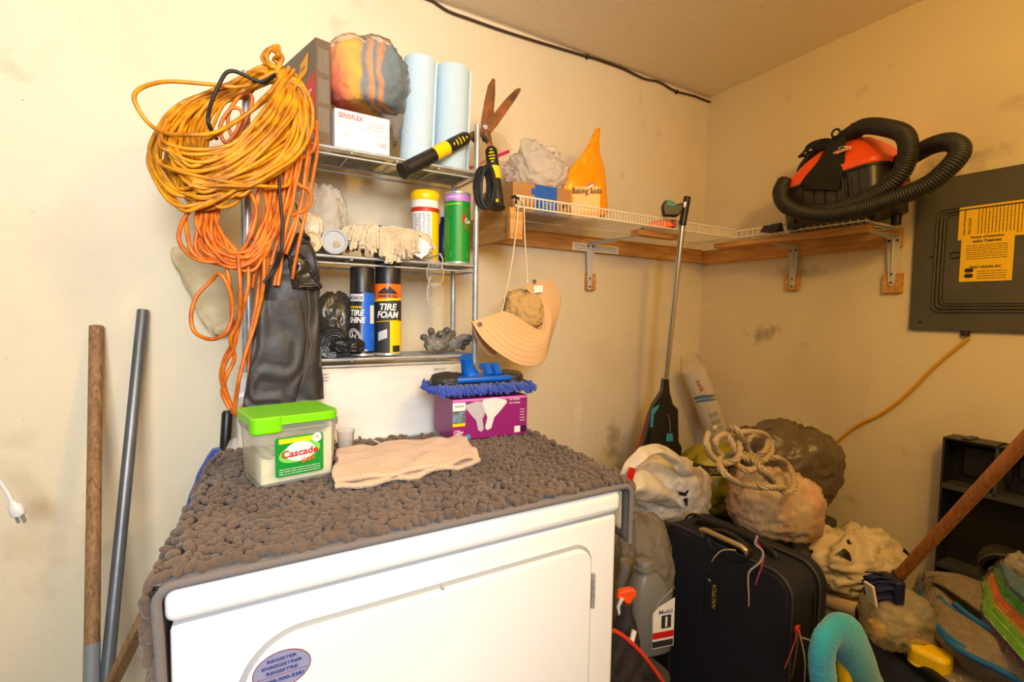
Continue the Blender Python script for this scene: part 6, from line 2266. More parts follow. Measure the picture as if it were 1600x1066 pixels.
yz_prism(sx0, sx1 - .04, 0, .05, 'front_shell', M['navy'], .016)
yz_prism(sx1 - .05, sx1, .004, .055, 'rear_shell', M['navy'], .014)
for x_ in (sx0 + .004, sx1 - .045):
    poly = []
    r = .05
    e = -.002 if x_ < sx1 - .05 else .006
    for cy, cz, a0 in ((sy1 + e - r, sz1 + e - r, 0), (sy0 - e + r, sz1 + e - r, 90), (sy0 - e + r, sz0 - e + r, 180), (sy1 + e - r, sz0 - e + r, 270)):
        for q in range(9):
            a = radians(a0 + 11.25 * q)
            poly.append(V((x_, cy + cos(a) * r, cz + sin(a) * r)))
    MB().tube(poly, .0035, 8, closed=True).build('piping', mat('grey_piping', rgb(58, 54, 56), .5), t, smooth=True)
mb = MB()
for y_ in (sy0 - .006,):
    mb.tube([(sx1 - .062, y_, sz0 + .06), (sx1 - .062, y_, sz1 - .05)], .0022, 6)
mb.build('zip', M['ink'], t)
# handle recess in the top/front edge with telescopic handle
c = at(1135, 858, x=sx0)
MB().lathe(V((sx0 + .012, c.y, c.z + .008)), (-1, 0, 0), [(.062, 0), (.064, .012), (.056, .014), (.050, .004), (.001, .002)], 30, up=(0, 1, 0), sy=.55).build('recess_rim', M['blackr'], t, smooth=True)
a, b_ = at(1096, 828, x=sx0 - .004), at(1164, 862, x=sx0 - .004)
a.z = b_.z = (a.z + b_.z) / 2 + .006
MB().tube([a + V((.02, 0, -.03)), a + V((.0, 0, -.004)), a + V((0, -.010, 0)), b_ + V((0, .010, 0)), b_ + V((.0, 0, -.004)), b_ + V((.02, 0, -.03))], .0068, 12).build('pull_bar', mat('tan_metal', (.55, .40, .22, 1), .3, metal=.6), t, smooth=True)
g = sx0 + .055
ym = (sy0 + sy1) / 2
MB().tube(catmull([(g, ym + .11, sz1 - .002), (g, ym + .095, sz1 + .014), (g, ym, sz1 + .022), (g, ym - .095, sz1 + .014), (g, ym - .11, sz1 - .002)], 6), .010, 10, flat=.5).build('carry_handle', M['blackr'], t, smooth=True)
c = at(1117, 930, x=sx0)
MB().box((sx0 - .0025, c.y - .030, c.z - .065), (sx0 + .001, c.y + .030, c.z + .055)).build('brand_patch', mat('navy_patch', (.006, .007, .014, 1), .8), t, bevel=.001)
text('lettering', 'NAUTICA', V((sx0 - .0028, c.y, c.z - .002)), (0, 0, 1), (0, 1, 0), .0115, mat('gold_print', rgb(206, 176, 96), .5), t, width=.062, bold=.01)
MB().prism([(-.008, .012), (.0, .012), (-.004, .022)], V((sx0 - .0029, c.y, c.z + .036)), (0, 0, 1), (0, 1, 0), (-1, 0, 0), .0003).build('sail_emblem', M['gap'], t)
cg = [(sy1 + .004, sz0 - .004), (sy1 + .004, .35), (sy1 - .045, .31), (sy1 - .055, sz0 - .004)]
MB().prism(cg, (sx0 - .006, 0, 0), (0, 1, 0), (0, 0, 1), (1, 0, 0), .05).build('corner_guard', M['blackp'], t, bevel=.004)
for y_ in (sy0 + .05, sy1 - .03):
    MB().cyl((sx0 - .004, y_, .0235), (sx0 + .022, y_, .0235), .0235, 20).cyl((sx0 + .03, y_, .03), (sx0 - .006, y_, .03), .008, 12).build('wheel', M['blackr'], t, smooth=True)
for y_ in (sy0 + .05, sy1 - .05):
    MB().cyl((sx1 - .02, y_, 0), (sx1 - .02, y_, sz0 + .01), .012, 12).build('foot', M['blackr'], t, smooth=True)


def ribbon(pts, w, m, name, lab, cat='ribbon'):
    P3 = [at(x, y, x=d) for x, y, d in pts]
    c_ = catmull(P3, 8)
    o = MB().tube(c_, [w * (1 - .5 * (i / len(c_)) ** 3) for i in range(len(c_))], 6, flat=.25, up=(1, 0, 0)).build(name, m, None, smooth=True)
    return tag(o, lab, cat)


pinkm = mat('pink_ribbon', rgb(196, 70, 110), .5)
whm = mat('pale_ribbon', rgb(200, 186, 170), .5)
d_ = sx0 - .014
ribbon([(1182, 836, d_), (1183, 848, d_), (1188, 856, d_), (1193, 868, d_), (1190, 886, d_), (1185, 900, d_), (1180, 915, d_)], .0026, pinkm, 'gift_ribbon', 'pink ribbon tied to the suitcase handle')
ribbon([(1184, 838, d_ - .003), (1180, 850, d_ - .004), (1192, 862, d_ - .004), (1188, 878, d_ - .004), (1172, 892, d_ - .004), (1169, 905, d_ - .003), (1170, 930, d_ - .003), (1170, 948, d_ - .003)], .0026, whm, 'gift_ribbon', 'white ribbon hanging longest from the suitcase handle')
ribbon([(1150, 860, d_), (1138, 859, d_ - .003), (1127, 861, d_ - .003), (1117, 870, d_ - .003), (1112, 878, d_ - .002)], .0018, whm, 'gift_ribbon', 'short white ribbon curling out of the suitcase handle recess')
ribbon([(1155, 818, sx0 + .05), (1170, 826, sx0 + .03), (1182, 832, d_ + .01)], .0018, whm, 'gift_ribbon', 'thin pale ribbon lying on the black carry handle of the suitcase')


def ribbon_y(pts, w, m, lab):
    c_ = catmull([at(x, y, y=sy0 - .016) for x, y in pts], 8)
    o = MB().tube(c_, [w * (1 - .4 * (i / len(c_)) ** 3) for i in range(len(c_))], 6, flat=.25, up=(0, 1, 0)).build('gift_ribbon', m, None, smooth=True)
    return tag(o, lab, 'ribbon')


ribbon_y([(1246, 984), (1243, 1000), (1236, 1020), (1226, 1045)], .0030, pinkm, 'pink ribbon on the side zip of the suitcase, slanting left')
ribbon_y([(1246, 985), (1246, 1005), (1242, 1035), (1237, 1060)], .0028, mat('olive_ribbon', rgb(110, 100, 60), .5), 'olive ribbon hanging on the side zip of the suitcase')
ribbon_y([(1248, 985), (1254, 1010), (1258, 1035), (1257, 1066), (1256, 1085)], .0026, whm, 'white ribbon hanging on the side zip of the suitcase')
ribbon_y([(1250, 996), (1258, 998), (1266, 1001)], .0022, whm, 'short white ribbon end sticking right from the suitcase side zip')
c = at(1245, 984, y=sy0 - .013)
kn = MB()
for q in range(4):
    kn.tube([c + V((.007 * cos(a), -.003 * q * .3, .008 * sin(a + q))) for a in [z * pi / 6 for z in range(12)]], .0018, 6, closed=True)
tag(kn.build('ribbon_knot', M['red'], None, smooth=True), 'red ribbon knot on the side zip of the suitcase', 'ribbon')

# ------------------------------------------------------------------ bottles beside the dryer
c = at(1011, 1000, y=.83)
c.z = .427
hh = at(1003, 877, y=.83).z - c.z
t = thing('oil_bottle', 'grey plastic motor oil bottle standing between dryer and suitcase', 'bottle', c)
ax_ = V((cos(-.25), sin(-.25), 0)); ay_ = V((0, 0, 1)).cross(ax_)
ob_ = MB()
secs = [(0, .050, .032), (.006, .054, .036), (hh * .50, .054, .036), (hh * .62, .052, .034), (hh * .74, .043, .030), (hh * .84, .030, .024), (hh * .88, .019, .019), (hh * .90, .0185, .0185)]


def P(i, j):
    z, a, b2 = secs[j]
    an = 2 * pi * i / 32
    ca, sa = cos(an), sin(an)
    k = .55 if j < 4 else .8
    cx = -.014 * max(0, (j - 3)) / 4
    return c + ax_ * (cx + a * abs(ca) ** k * (1 if ca > 0 else -1)) + ay_ * (b2 * abs(sa) ** k * (1 if sa > 0 else -1)) + V((0, 0, z))


grid_mesh(ob_, P, 32, len(secs), closed_u=True, cap=True)
ob_.build('bottle', M['greyp'], t, smooth=True)
nc = c + ax_ * -.014
MB().lathe(nc + V((0, 0, hh * .90)), (0, 0, 1), [(.024, 0), (.024, .004), (.021, .005), (.021, hh * .10 - .002), (.019, hh * .10), (.001, hh * .10)], 24).build('cap', M['greyp'], t, smooth=True)
lq = c + ax_ * .018 - ay_ * .0362 + V((0, 0, hh * .36))
decal('label', lq, ax_, (0, 0, 1), 0, 0, M['whitepaper'], t, poly=[(-.030, -hh * .26), (.030, -hh * .26), (.030, hh * .27), (-.014, hh * .19), (-.030, hh * .12)])
text('lettering', 'Mobil', lq + ax_ * .006 + V((0, 0, hh * .13)), ax_, (0, 0, 1), .010, M['inkblue'], t, width=.036, lift=.0015)
decal('label_black', lq + ax_ * .008 + V((0, 0, hh * .02)), ax_, (0, 0, 1), .026, hh * .14, M['ink'], t, lift=.0012)
text('lettering', '1', lq + ax_ * .008 + V((0, 0, hh * .02)), ax_, (0, 0, 1), hh * .11, M['whitepaper'], t, lift=.002, bold=.04)
decal('label_red', lq + V((0, 0, -hh * .12)), ax_, (0, 0, 1), .058, hh * .07, M['red'], t, lift=.0012)
decal('label_black', lq + ax_ * .0 + V((0, 0, -hh * .215)), ax_, (0, 0, 1), .056, hh * .07, M['ink'], t, lift=.0012)
MB().tube([c + ax_ * -.012 - ay_ * .036 + V((0, 0, hh * .10)), c + ax_ * -.014 - ay_ * .0365 + V((0, 0, hh * .50)), c + ax_ * .006 - ay_ * .036 + V((0, 0, hh * .60)), c + ax_ * .044 - ay_ * .030 + V((0, 0, hh * .70))], .0035, 8).build('grip_ridge', M['greyp'], t, smooth=True)

c = at(978, 975, y=.765)
c.z = .427
tp = at(985, 935, y=.765)
t = thing('spray_bottle', 'dark spray bottle with orange trigger beside the dryer front edge', 'bottle', c)
MB().lathe(c, (0, 0, 1), [(.028, 0), (.031, .004), (.031, (tp.z - .427) * .55), (.022, (tp.z - .427) * .75), (.013, (tp.z - .427) * .86), (.013, tp.z - .427 - .008)], 24).build('bottle', mat('smoky_bottle', rgb(46, 46, 52), .3), t, smooth=True)
q0 = V((c.x, c.y, tp.z))
MB().prism([(-.022, .002), (-.018, .016), (.008, .022), (.020, .018), (.022, .008), (.012, -.004), (.010, -.020), (.0, -.022), (-.004, -.006)], q0 - CF * .0, CR, V((0, 0, 1)), CF, .018).build('trigger_head', mat('trigger_orange', rgb(250, 84, 20), .4), t, bevel=.003)
MB().tube([q0 + CR * -.010 + V((0, 0, .004)), q0 + CR * -.018 + V((0, 0, -.016)), q0 + CR * -.014 + V((0, 0, -.034))], [.005, .004, .003], 8).build('trigger_lever', M['white'], t, smooth=True)

c = at(978, 905, y=.90)
c.z = .427
t = thing('clear_bottle', 'small clear bottle half hidden behind the dryer edge next to the oil bottle', 'bottle', c)
h_ = at(978, 876, y=.90).z - .427
MB().lathe(c, (0, 0, 1), [(.028, 0), (.030, .003), (.030, h_ * .6), (.016, h_ * .85), (.016, h_), (.001, h_)], 24).build('bottle', M['greyf'], t, smooth=True)

# black panel with red edging and a white stub
py_ = .705
edge = [at(x, y, y=py_) for x, y in ((958, 985), (975, 995), (1000, 1018), (1020, 1043), (1037, 1068), (1052, 1095))]
edge = catmull(edge, 5)
zb = .003
n = len(edge)
pnl = MB()
fr = [V((p.x, p.y, p.z)) for p in edge]
base = [V((edge[-1].x, py_, zb)), V((edge[0].x, py_, zb))]
ring = fr + base
m = len(ring)
pnl.add(ring + [p + V((0, .008, 0)) for p in ring], [tuple(range(m))[::-1], tuple(range(m, 2 * m))] + [(i, (i + 1) % m, m + (i + 1) % m, m + i) for i in range(m)])
t = thing('black_scoop', 'black panel with curved red edge standing low beside the dryer', 'panel', V((ring[0].x, py_, 0)))
pnl.build('panel', mat('black_speckled', (.012, .010, .012, 1), .5, col2=(.05, .04, .045, 1), vscale=30), t)
MB().tube(edge, .0042, 8).build('red_edge', mat('red_edging', rgb(226, 60, 30), .4), t, smooth=True)
a, b_ = at(983, 1004, y=.716), at(991, 986, y=.716)
o = MB().cyl(a - V((0, 0, .02)), b_, .0055, 12).build('white_tube', M['white'], None, smooth=True)
tag(o, 'short white tube standing behind the red-edged black panel', 'tube')
a, b_ = at(1008, 912, y=.97), at(1052, 862, y=1.0)
X, Y, Z = frame(b_ - a, (0, 1, 0))
o = MB().box((-.12, -.004, -.012), ((b_ - a).length, .008, .012), (a, X, Y, Z)).build('wooden_board', M['wlight'], None)
tag(o, 'pale wooden board slanting behind the grey oil bottle', 'board')

# ------------------------------------------------------------------ the heap of bags
c = at(1006, 842, y=.96)
bagobj('clear_bag', V((c.x - .01, c.y, .427 + .125)), (m_(92, c), .20, .26), M['greyf'], None, 'smoky clear bag squeezed under the white grocery bag', 'bag', seed=61, crease=.10, folds=.08, flat=.9)

c = at(1040, 768, y=1.10)
c.z = max(c.z, .522 + m_(88, c) / 2 * .62)
t = thing('grocery_bag', 'white grocery bag with open handles and a red strip beside the dryer', 'bag', c - V((0, 0, .1)))
bagobj('bag_body', c, (m_(126, c), .22, m_(98, c)), M['whitebag'], t, seed=62, crease=.13, folds=.12, fx=4, flat=.62)
gy = 1.02
outl = [(970, 742), (975, 722), (990, 708), (1002, 697), (1020, 694), (1042, 699), (1060, 714), (1080, 727), (1098, 738), (1110, 766), (1096, 776), (1078, 782)]
inl = [(985, 752), (990, 738), (1000, 728), (1010, 716), (1022, 712), (1034, 714), (1048, 724), (1057, 736), (1068, 746), (1080, 756), (1080, 764), (1070, 774)]
A_ = [at(x, y, y=gy + .004 * sin(i * 1.7)) for i, (x, y) in enumerate(outl)]
B_ = [at(x, y, y=gy - .012 + .006 * sin(i * 2.3)) for i, (x, y) in enumerate(inl)]
Md = [a.lerp(b_, .5) + V((0, -.022, .0)) for a, b_ in zip(A_, B_)]
o = loft([A_, Md, B_], 80, 10, wr=.006, wf=18).build('handle_loop', M['whitebag'], t, smooth=True)
mod_solid(o, .0018)
A2 = [at(x, y, y=gy - .004) for x, y in ((985, 745), (1000, 735), (1020, 742), (1034, 752), (1046, 772))]
B2 = [at(x, y, y=gy - .015) for x, y in ((978, 775), (995, 780), (1020, 785), (1045, 790), (1062, 795))]
o = loft([A2, [a.lerp(b_, .5) + V((0, -.03, 0)) for a, b_ in zip(A2, B2)], B2], 40, 8, seed=2, wr=.008, wf=16).build('front_fold', M['whitebag'], t, smooth=True)
mod_solid(o, .0018)
o = loft([[at(983, 730, y=gy - .03), at(993, 732, y=gy - .032)], [at(979, 748, y=gy - .034), at(989, 750, y=gy - .036)], [at(978, 762, y=gy - .032), at(983, 766, y=gy - .032)]], 8, 8).build('red_strip', M['red'], t, smooth=True)
mod_solid(o, .001)
lgm = mat('dark_blue_print', rgb(30, 26, 70), .5)
for k, pts in enumerate(([(1060, 768), (1070, 770), (1078, 764), (1086, 752), (1090, 758), (1082, 768), (1072, 776), (1062, 774)], [(1068, 780), (1080, 776), (1090, 774), (1092, 790), (1082, 796), (1072, 790)])):
    P3 = [at(x, y, y=gy - .030 - .004 * k) for x, y in pts]
    n = len(P3)
    MB().add(P3 + [p + V((0, .001, 0)) for p in P3], [tuple(range(n))[::-1], tuple(range(n, 2 * n))]).build('printed_logo', lgm, t)

c = at(1128, 752, y=1.15)
t = thing('green_bag', 'olive yellow plastic bag with dark band under the rope', 'bag', V((c.x, c.y, .522)))
c.z = .522 + m_(100, c) * .48
bagobj('bag_film', c, (m_(128, c), .24, m_(104, c)), M['greenbag'], t, seed=63, crease=.10, folds=.08, fx=5, flat=.85)
# its printed band, wrapped over the front
bnd = MB()
bp_ = [(1083, 722), (1100, 727), (1120, 729), (1140, 728), (1160, 722), (1178, 715)]
A_ = [at(x, y, y=1.15 - .128 + .0009 * abs(x - 1128) * (.8)) for x, y in bp_]
B_ = [at(x - 2, y + 15, y=1.15 - .132 + .0009 * abs(x - 1128) * (.8)) for x, y in bp_]
o = loft([A_, B_], 30, 4).build('printed_band', M['ink'], t, smooth=True)
mod_solid(o, .001)
mid_ = (A_[2] + B_[2]) / 2
text('lettering', 'DOLLAR GENERAL', (A_[3] + B_[3]) / 2 - CF * .006, (A_[4] - A_[0]), (0, 0, 1), m_(8, c), mat('band_print', rgb(190, 180, 130), .6), t, width=m_(84, c), bold=.01, lift=.002)

c = at(1238, 727, y=.955)
bagobj('rubbish_bag', c + V((-.012, 0, 0)), (m_(136, c), .22, m_(122, c)), M['brownbag'], None, 'grey-brown translucent rubbish bag leaning on the right wall under the yellow cable', 'bag', seed=64, crease=.13, folds=.10, fx=7, flat=.8, tilt=-.25)
c2 = at(1172, 690, y=1.17)
bagobj('rubbish_bag', c2, (m_(52, c2), .12, m_(44, c2)), M['brownbag'], None, 'small dark grey bag end peeking out behind the rope', 'bag', seed=65, level=4, crease=.15, folds=.1, flat=.8)

c = at(1212, 790, y=.87)
c.z = max(c.z, .522 + m_(100, c) * .40)
t = thing('striped_bag', 'white plastic bag with faint red stripes behind the suitcase', 'bag', V((c.x, c.y, .522)))
bagobj('bag_film', c, (m_(140, c), .19, m_(104, c)), M['pinkbag'], t, seed=66, crease=.12, folds=.10, fx=6, flat=.75, power=2.5, tilt=-.15)
# a heap filling under the far end so that nothing hangs in the air

c = at(1308, 862, y=.755)
# bucket
bc_ = V((1.672, .742, 0))
t = thing('lidded_bucket', 'white plastic bucket with lid under the printed bag', 'bucket', bc_)
BH_ = .425
MB().lathe(bc_, (0, 0, 1), [(.001, 0), (.112, 0), (.128, BH_ - .06), (.130, BH_ - .035), (.001, BH_ - .035)], 48).build('bucket', mat('grey_white_plastic', rgb(190, 180, 168), .45), t, smooth=True)
MB().lathe(bc_, (0, 0, 1), [(.134, BH_ - .040), (.139, BH_ - .036), (.139, BH_ - .012), (.136, BH_ - .002), (.128, BH_), (.122, BH_ - .006), (.001, BH_ - .006)], 48).build('lid', mat('cream_plastic', rgb(226, 196, 160), .45), t, smooth=True)
cz_ = BH_ + m_(92, c) * .42
cb_ = V((bc_.x - .03, bc_.y - .005, cz_))
pbm = mat('printed_white_film', rgb(216, 198, 168), .5, bump=.8, bscale=18, bdist=.012)
nt = pbm.node_tree
vo = nt.nodes.new('ShaderNodeTexNoise'); vo.inputs['Scale'].default_value = 17; vo.inputs['Detail'].default_value = 1.5
tc = nt.nodes.new('ShaderNodeTexCoord'); rp = nt.nodes.new('ShaderNodeMapRange'); mx = nt.nodes.new('ShaderNodeMix'); mx.data_type = 'RGBA'
rp.inputs['From Min'].default_value = .63; rp.inputs['From Max'].default_value = .65
mx.inputs['A'].default_value = rgb(216, 198, 168); mx.inputs['B'].default_value = rgb(34, 28, 26)
nt.links.new(tc.outputs['Object'], vo.inputs['Vector']); nt.links.new(vo.outputs['Fac'], rp.inputs['Value']); nt.links.new(rp.outputs['Result'], mx.inputs['Factor'])
nt.links.new(mx.outputs['Result'], nt.nodes['Principled BSDF'].inputs['Base Color'])
bagobj('printed_bag', cb_, (m_(140, c), .20, m_(88, c)), pbm, None, 'crumpled cream bag with black print on the white bucket lid', 'bag', seed=67, crease=.20, folds=.16, fx=8, flat=.72, tilt=.12)

# ---- rope
RY = .99
rp_ = [(1118, 668), (1108, 676), (1104, 694), (1112, 714), (1132, 724), (1152, 716), (1156, 698), (1146, 682), (1130, 680), (1118, 690), (1120, 706), (1134, 712),
       (1146, 704), (1142, 688), (1136, 674), (1146, 668), (1156, 678), (1163, 698), (1176, 712), (1194, 706), (1200, 692), (1190, 682), (1174, 682), (1166, 694), (1172, 708), (1192, 720),
       (1206, 706), (1203, 690), (1192, 678), (1160, 676), (1152, 690), (1160, 706), (1180, 722), (1196, 738), (1212, 756), (1228, 770), (1240, 764), (1240, 744), (1230, 726), (1214, 716), (1196, 717), (1186, 728),
       (1170, 736), (1154, 728), (1146, 718), (1160, 714), (1184, 732), (1206, 752), (1224, 762), (1200, 762), (1176, 760), (1150, 754), (1134, 742), (1124, 726), (1128, 710)]
ctrl = []
for i, (x, y) in enumerate(rp_):
    d = .845 + .022 * sin(i * 1.9) - (.085 if y > 735 else .03 if y > 715 else 0)
    ctrl.append(at(x, y, y=d))
path = catmull(ctrl, 12)
# even spacing, then three strands twisted around the path
L = [0]
for a, b_ in zip(path, path[1:]):
    L.append(L[-1] + (b_ - a).length)
N = int(L[-1] / .0035)
ev = []
k = 0
for i in range(N + 1):
    s_ = L[-1] * i / N
    while k < len(L) - 2 and L[k + 1] < s_:
        k += 1
    ev.append(path[k].lerp(path[k + 1], (s_ - L[k]) / max(1e-9, L[k + 1] - L[k])))
rm_ = MB()
up = V((0, -1, 0))
frs = []
for i in range(len(ev)):
    tt = (ev[min(i + 1, len(ev) - 1)] - ev[max(i - 1, 0)]).normalized()
    up = (up - tt * up.dot(tt))
    up = up.normalized() if up.length > 1e-6 else tt.orthogonal().normalized()
    frs.append((up.copy(), tt.cross(up)))
for s3 in range(3):
    rm_.tube([ev[i] + frs[i][0] * (.0042 * cos(i * .42 + s3 * 2.094)) + frs[i][1] * (.0042 * sin(i * .42 + s3 * 2.094)) for i in range(len(ev))], .0046, 6)
o = rm_.build('coiled_rope', M['rope'], None, smooth=True)
tag(o, 'thick beige twisted rope lying in loops over the green and striped bags', 'rope')

# ---- white roll in a clear sleeve, leaning in the corner
a, b_ = at(1083, 575, y=1.43), at(1124, 682, y=1.40)
t = thing('packaged_roll', 'white printed roll in a clear sleeve leaning in the room corner', 'roll', b_)
ax = (a - b_).normalized()
foot = b_ - ax * ((b_.z - .53) / ax.z)
rr_ = m_(18, a)
MB().tube([foot, b_, a], rr_, 28).build('roll', mat('white_wrapper', rgb(222, 214, 204), .45), t, smooth=True)
MB().tube([foot - ax * .0, b_, a, a + ax * .03, a + ax * .06], [rr_ * 1.1, rr_ * 1.12, rr_ * 1.15, rr_ * 1.0, rr_ * .8], 24, flat=.8, cap=False).build('clear_sleeve', film('sleeve_film', (.95, .93, .90, 1), .93, .05, .3, 30, .05), t, smooth=True)
tow = (CAM - a); tow = (tow - ax * tow.dot(ax)).normalized()
sd = tow.cross(ax).normalized()


def rolltext(s_, f, size, width, m, shear=0):
    o_ = a.lerp(b_, f)
    text('lettering', s_, None, None, None, size, m, t, width=width, shear=shear, bold=.02,
         fn=lambda u, v: o_ - ax * u + (tow * cos(v / rr_) + sd * sin(v / rr_)) * (rr_ * 1.02))


rolltext('Hoy', .20, .026, .055, M['red'], .2)
o_ = a.lerp(b_, .42)
mb = MB()
for k, (f, ang, ww) in enumerate(((.36, -.4, .005), (.42, .2, .006), (.38, .8, .004))):
    mb.tube([a.lerp(b_, f + .03 * cos(q * .5)) + (tow * cos(-1.2 + q * .24 + 0) + sd * sin(-1.2 + q * .24)) * (rr_ * 1.01) for q in range(11)], [.001 + ww * sin(q * pi / 10) for q in range(11)], 6, flat=.12, up=tow)
mb.build('blue_swirl', mat('blue_swirl', rgb(90, 120, 170), .5), t, smooth=True)
decal('black_square', a.lerp(b_, .31) + tow * rr_ * 1.0 - sd * .004, -ax, sd, .012, .012, M['ink'], t, lift=.001)
for f, n_ in ((.60, 3), (.70, 3), (.80, 2)):
    for q in range(n_):
        rd_ = random.Random(int(f * 100) + q)
        o2 = a.lerp(b_, f + .022 * q)
        MB().tube([o2 + (tow * cos(v) + sd * sin(v)) * (rr_ * 1.01) for v in (-.6, -.3, 0, .2)], .0011, 5).build('small_print', M['ink'], t)

# ------------------------------------------------------------------ black shelving unit on the right wall
t = thing('black_tray_unit', 'black plastic tray unit standing against the right wall below the panel', 'shelf unit', (1.90, .40, 0))
uy0, uy1, ux0, ux1, uz = .604, .12, 1.862, 1.938, .885
mb = MB()
mb.box((ux1 - .006, uy1, 0), (ux1, uy0, uz))
mb.build('back_panel', M['blackp'], t)
MB().box((ux0, uy0 - .006, 0), (ux1, uy0, uz - .004)).build('side_wall', M['blackp'], t, bevel=.002)
MB().box((ux0 + .01, uy0 - .06, uz - .004), (ux1, uy0 - .04, uz + .004)).box((ux0, uy1, uz - .006), (ux1, uy0, uz)).build('top_rim', M['blackp'], t, bevel=.0015)
for z_ in (.742, .50):
    MB().box((ux0 + .004, uy1, z_ - .004), (ux1, uy0, z_ + .004)).box((ux0, uy1, z_ - .010), (ux0 + .006, uy0, z_ + .006)).build('ledge', M['darkgrey'], t, bevel=.001)
yd = at(1557, 720, x=ux0).y
MB().box((ux0, yd - .004, .742), (ux1, yd + .004, uz)).build('divider', M['darkgrey'], t, bevel=.001)
MB().box((ux1 - .02, uy0 - .14, .77), (ux1 - .006, uy0 - .03, .86)).build('pocket', M['blackp'], t, bevel=.006)
MB().box((ux1 - .02, yd - .12, .79), (ux1 - .006, yd - .03, .85)).build('pocket', M['blackp'], t, bevel=.006)

# black duct in front of it
c = at(1567, 895, x=1.62)
d = (CAM - c); d.z = -.1; d.normalize()
t = thing('black_duct', 'black ribbed round duct opening at the right edge above the cloth pack', 'duct', c - d * .2)
back = V((1.79, .36, .56))
rr_ = m_(27, c)
path = catmull([c, c - d * .06, back, V((1.80, .33, .30)), V((1.80, .33, .0))], 20)
dm = MB().tube(path, [rr_ - (.002 if i % 2 else 0) for i in range(len(path))], 28, cap=False).build('duct_wall', M['blackr'], t, smooth=True)
mod_solid(dm, .004, -1)
MB().tube([c + (V((0, 0, 1)) * cos(a) + d.cross(V((0, 0, 1))).normalized() * sin(a)) * rr_ for a in [q * 2 * pi / 32 for q in range(32)]], .0035, 8, closed=True).build('duct_rim', M['darkgrey'], t, smooth=True)

# ------------------------------------------------------------------ bin with its contents
BP = V((1.392, .625, 0))
bu = V((-.446, -.895, 0)).normalized()
bw = V((.895, -.446, 0)).normalized()
BZ = .50
t = thing('rubbish_bin', 'dark grey open bin holding microfibre cloths at the lower right', 'bin', BP + bu * .25 + bw * .19)
ob_ = rbox(MB(), BP, bw, bu, V((0, 0, 1)), .02, .02, .38, .52, 0, BZ - .02, .07, .02, open_top=True).build('bin_wall', mat('bin_grey', rgb(92, 92, 96), .5), t, smooth=True)
mod_solid(ob_, .004, -1)
rim = []
for cx, cy, a0 in ((.40 - .08, .54 - .08, 0), (.0 + .08, .54 - .08, 90), (.08, .08, 180), (.40 - .08, .08, 270)):
    for q in range(9):
        a = radians(a0 + 11.25 * q)
        rim.append(BP + bw * (cx + cos(a) * .085) + bu * (cy + sin(a) * .085) + V((0, 0, BZ - .012)))
MB().tube(rim, .011, 10, closed=True, flat=1.5, up=(0, 0, 1)).build('rim', M['blackp'], t, smooth=True)


def P(i, j):
    u, v = i / 29, j / 29
    p = BP + bw * (.03 + .34 * u) + bu * (.03 + .47 * v)
    p.z = BZ - .05 + .02 * noise.noise(p * 14) + .03 * sin(u * pi) * sin(v * pi)
    return p


lm = grid_mesh(MB(), P, 30, 30).build('liner', M['blackbag'], t, smooth=True)
mod_solid(lm, .003, -1)

c = at(1402, 968, z=.552)
t = thing('goods_bag', 'clear plastic bag of small goods lying on the bin edge', 'bag', c - V((0, 0, .05)))
bagobj('bag_film', c, (m_(98, c), .12, m_(84, c)), film('yellowish_film', (.92, .84, .66, 1), .60, .15, 1.0, 20, .14), t, seed=71, crease=.14, folds=.14, fx=4, flat=.8, tilt=.1)
bagobj('packet', c + V((0, 0, -.012)), (m_(60, c), .07, m_(44, c)), mat('packet_cream', rgb(214, 196, 150), .6, col2=rgb(60, 70, 50), vscale=30), t, seed=72, level=4, crease=.1, flat=.8)
MB().box((-.022, -.02, -.03), (.006, .01, -.004), (c + CR * -m_(30, c), CR, CF, V((0, 0, 1)))).build('yellow_packet', M['yellow'], t, bevel=.003)

c = at(1452, 1030, z=.510)
X, Y, Z = frame(at(1486, 1046, z=.51) - at(1420, 1014, z=.51))
L_ = (at(1486, 1046, z=.51) - at(1420, 1014, z=.51)).length
o = rbox(MB(), c, X, Z.cross(X), V((0, 0, 1)), -L_ / 2, -.022, L_ / 2, .03, -.022, .022, .02).build('yellow_case', M['yellow'], None, bevel=.006)
tag(o, 'rounded yellow plastic case lying in the bin below the clear bag', 'case')
c = at(1500, 1062, z=.485)
bagobj('clear_packet', c, (.10, .09, .04), film('goods_film', (.60, .52, .40, 1), .35, .1, 1.0, 30, .4), None, 'crumpled clear packet in the bin under the grey cloths', 'packet', seed=75, level=4, crease=.2, flat=.6)
c = at(1488, 1064, z=.49)

# grey microfibre cloths with blue hems


def line(pts, z):
    return [at(x, y, z=(z if not isinstance(z, (list, tuple)) else z[i])) for i, (x, y) in enumerate(pts)]


hemA = line([(1436, 912), (1444, 940), (1460, 975), (1482, 1002), (1512, 1022), (1550, 1040), (1590, 1062), (1610, 1078)], .565)
topA = line([(1446, 908), (1474, 930), (1500, 955), (1530, 975), (1560, 1000), (1590, 1022), (1612, 1040), (1625, 1050)], .575)
midA = [a.lerp(b_, .5) + V((0, 0, .022)) for a, b_ in zip(hemA, topA)]
underA = line([(1430, 930), (1432, 958), (1446, 985), (1470, 1010), (1500, 1034), (1530, 1056), (1570, 1076), (1590, 1090)], .515)
t = thing('microfibre_cloth', 'grey microfibre cloth with long blue hem folded over the bin', 'cloth', hemA[3])
o = loft([hemA, midA, topA], 60, 10, seed=1, wr=.003).build('cloth', M['greyterry'], t, smooth=True)
mod_solid(o, .012, 0)
o = loft([underA, [a.lerp(b_, .5) for a, b_ in zip(underA, hemA)], hemA], 60, 8, seed=4, wr=.003).build('under_fold', M['greyterry'], t, smooth=True)
mod_solid(o, .008, -1)
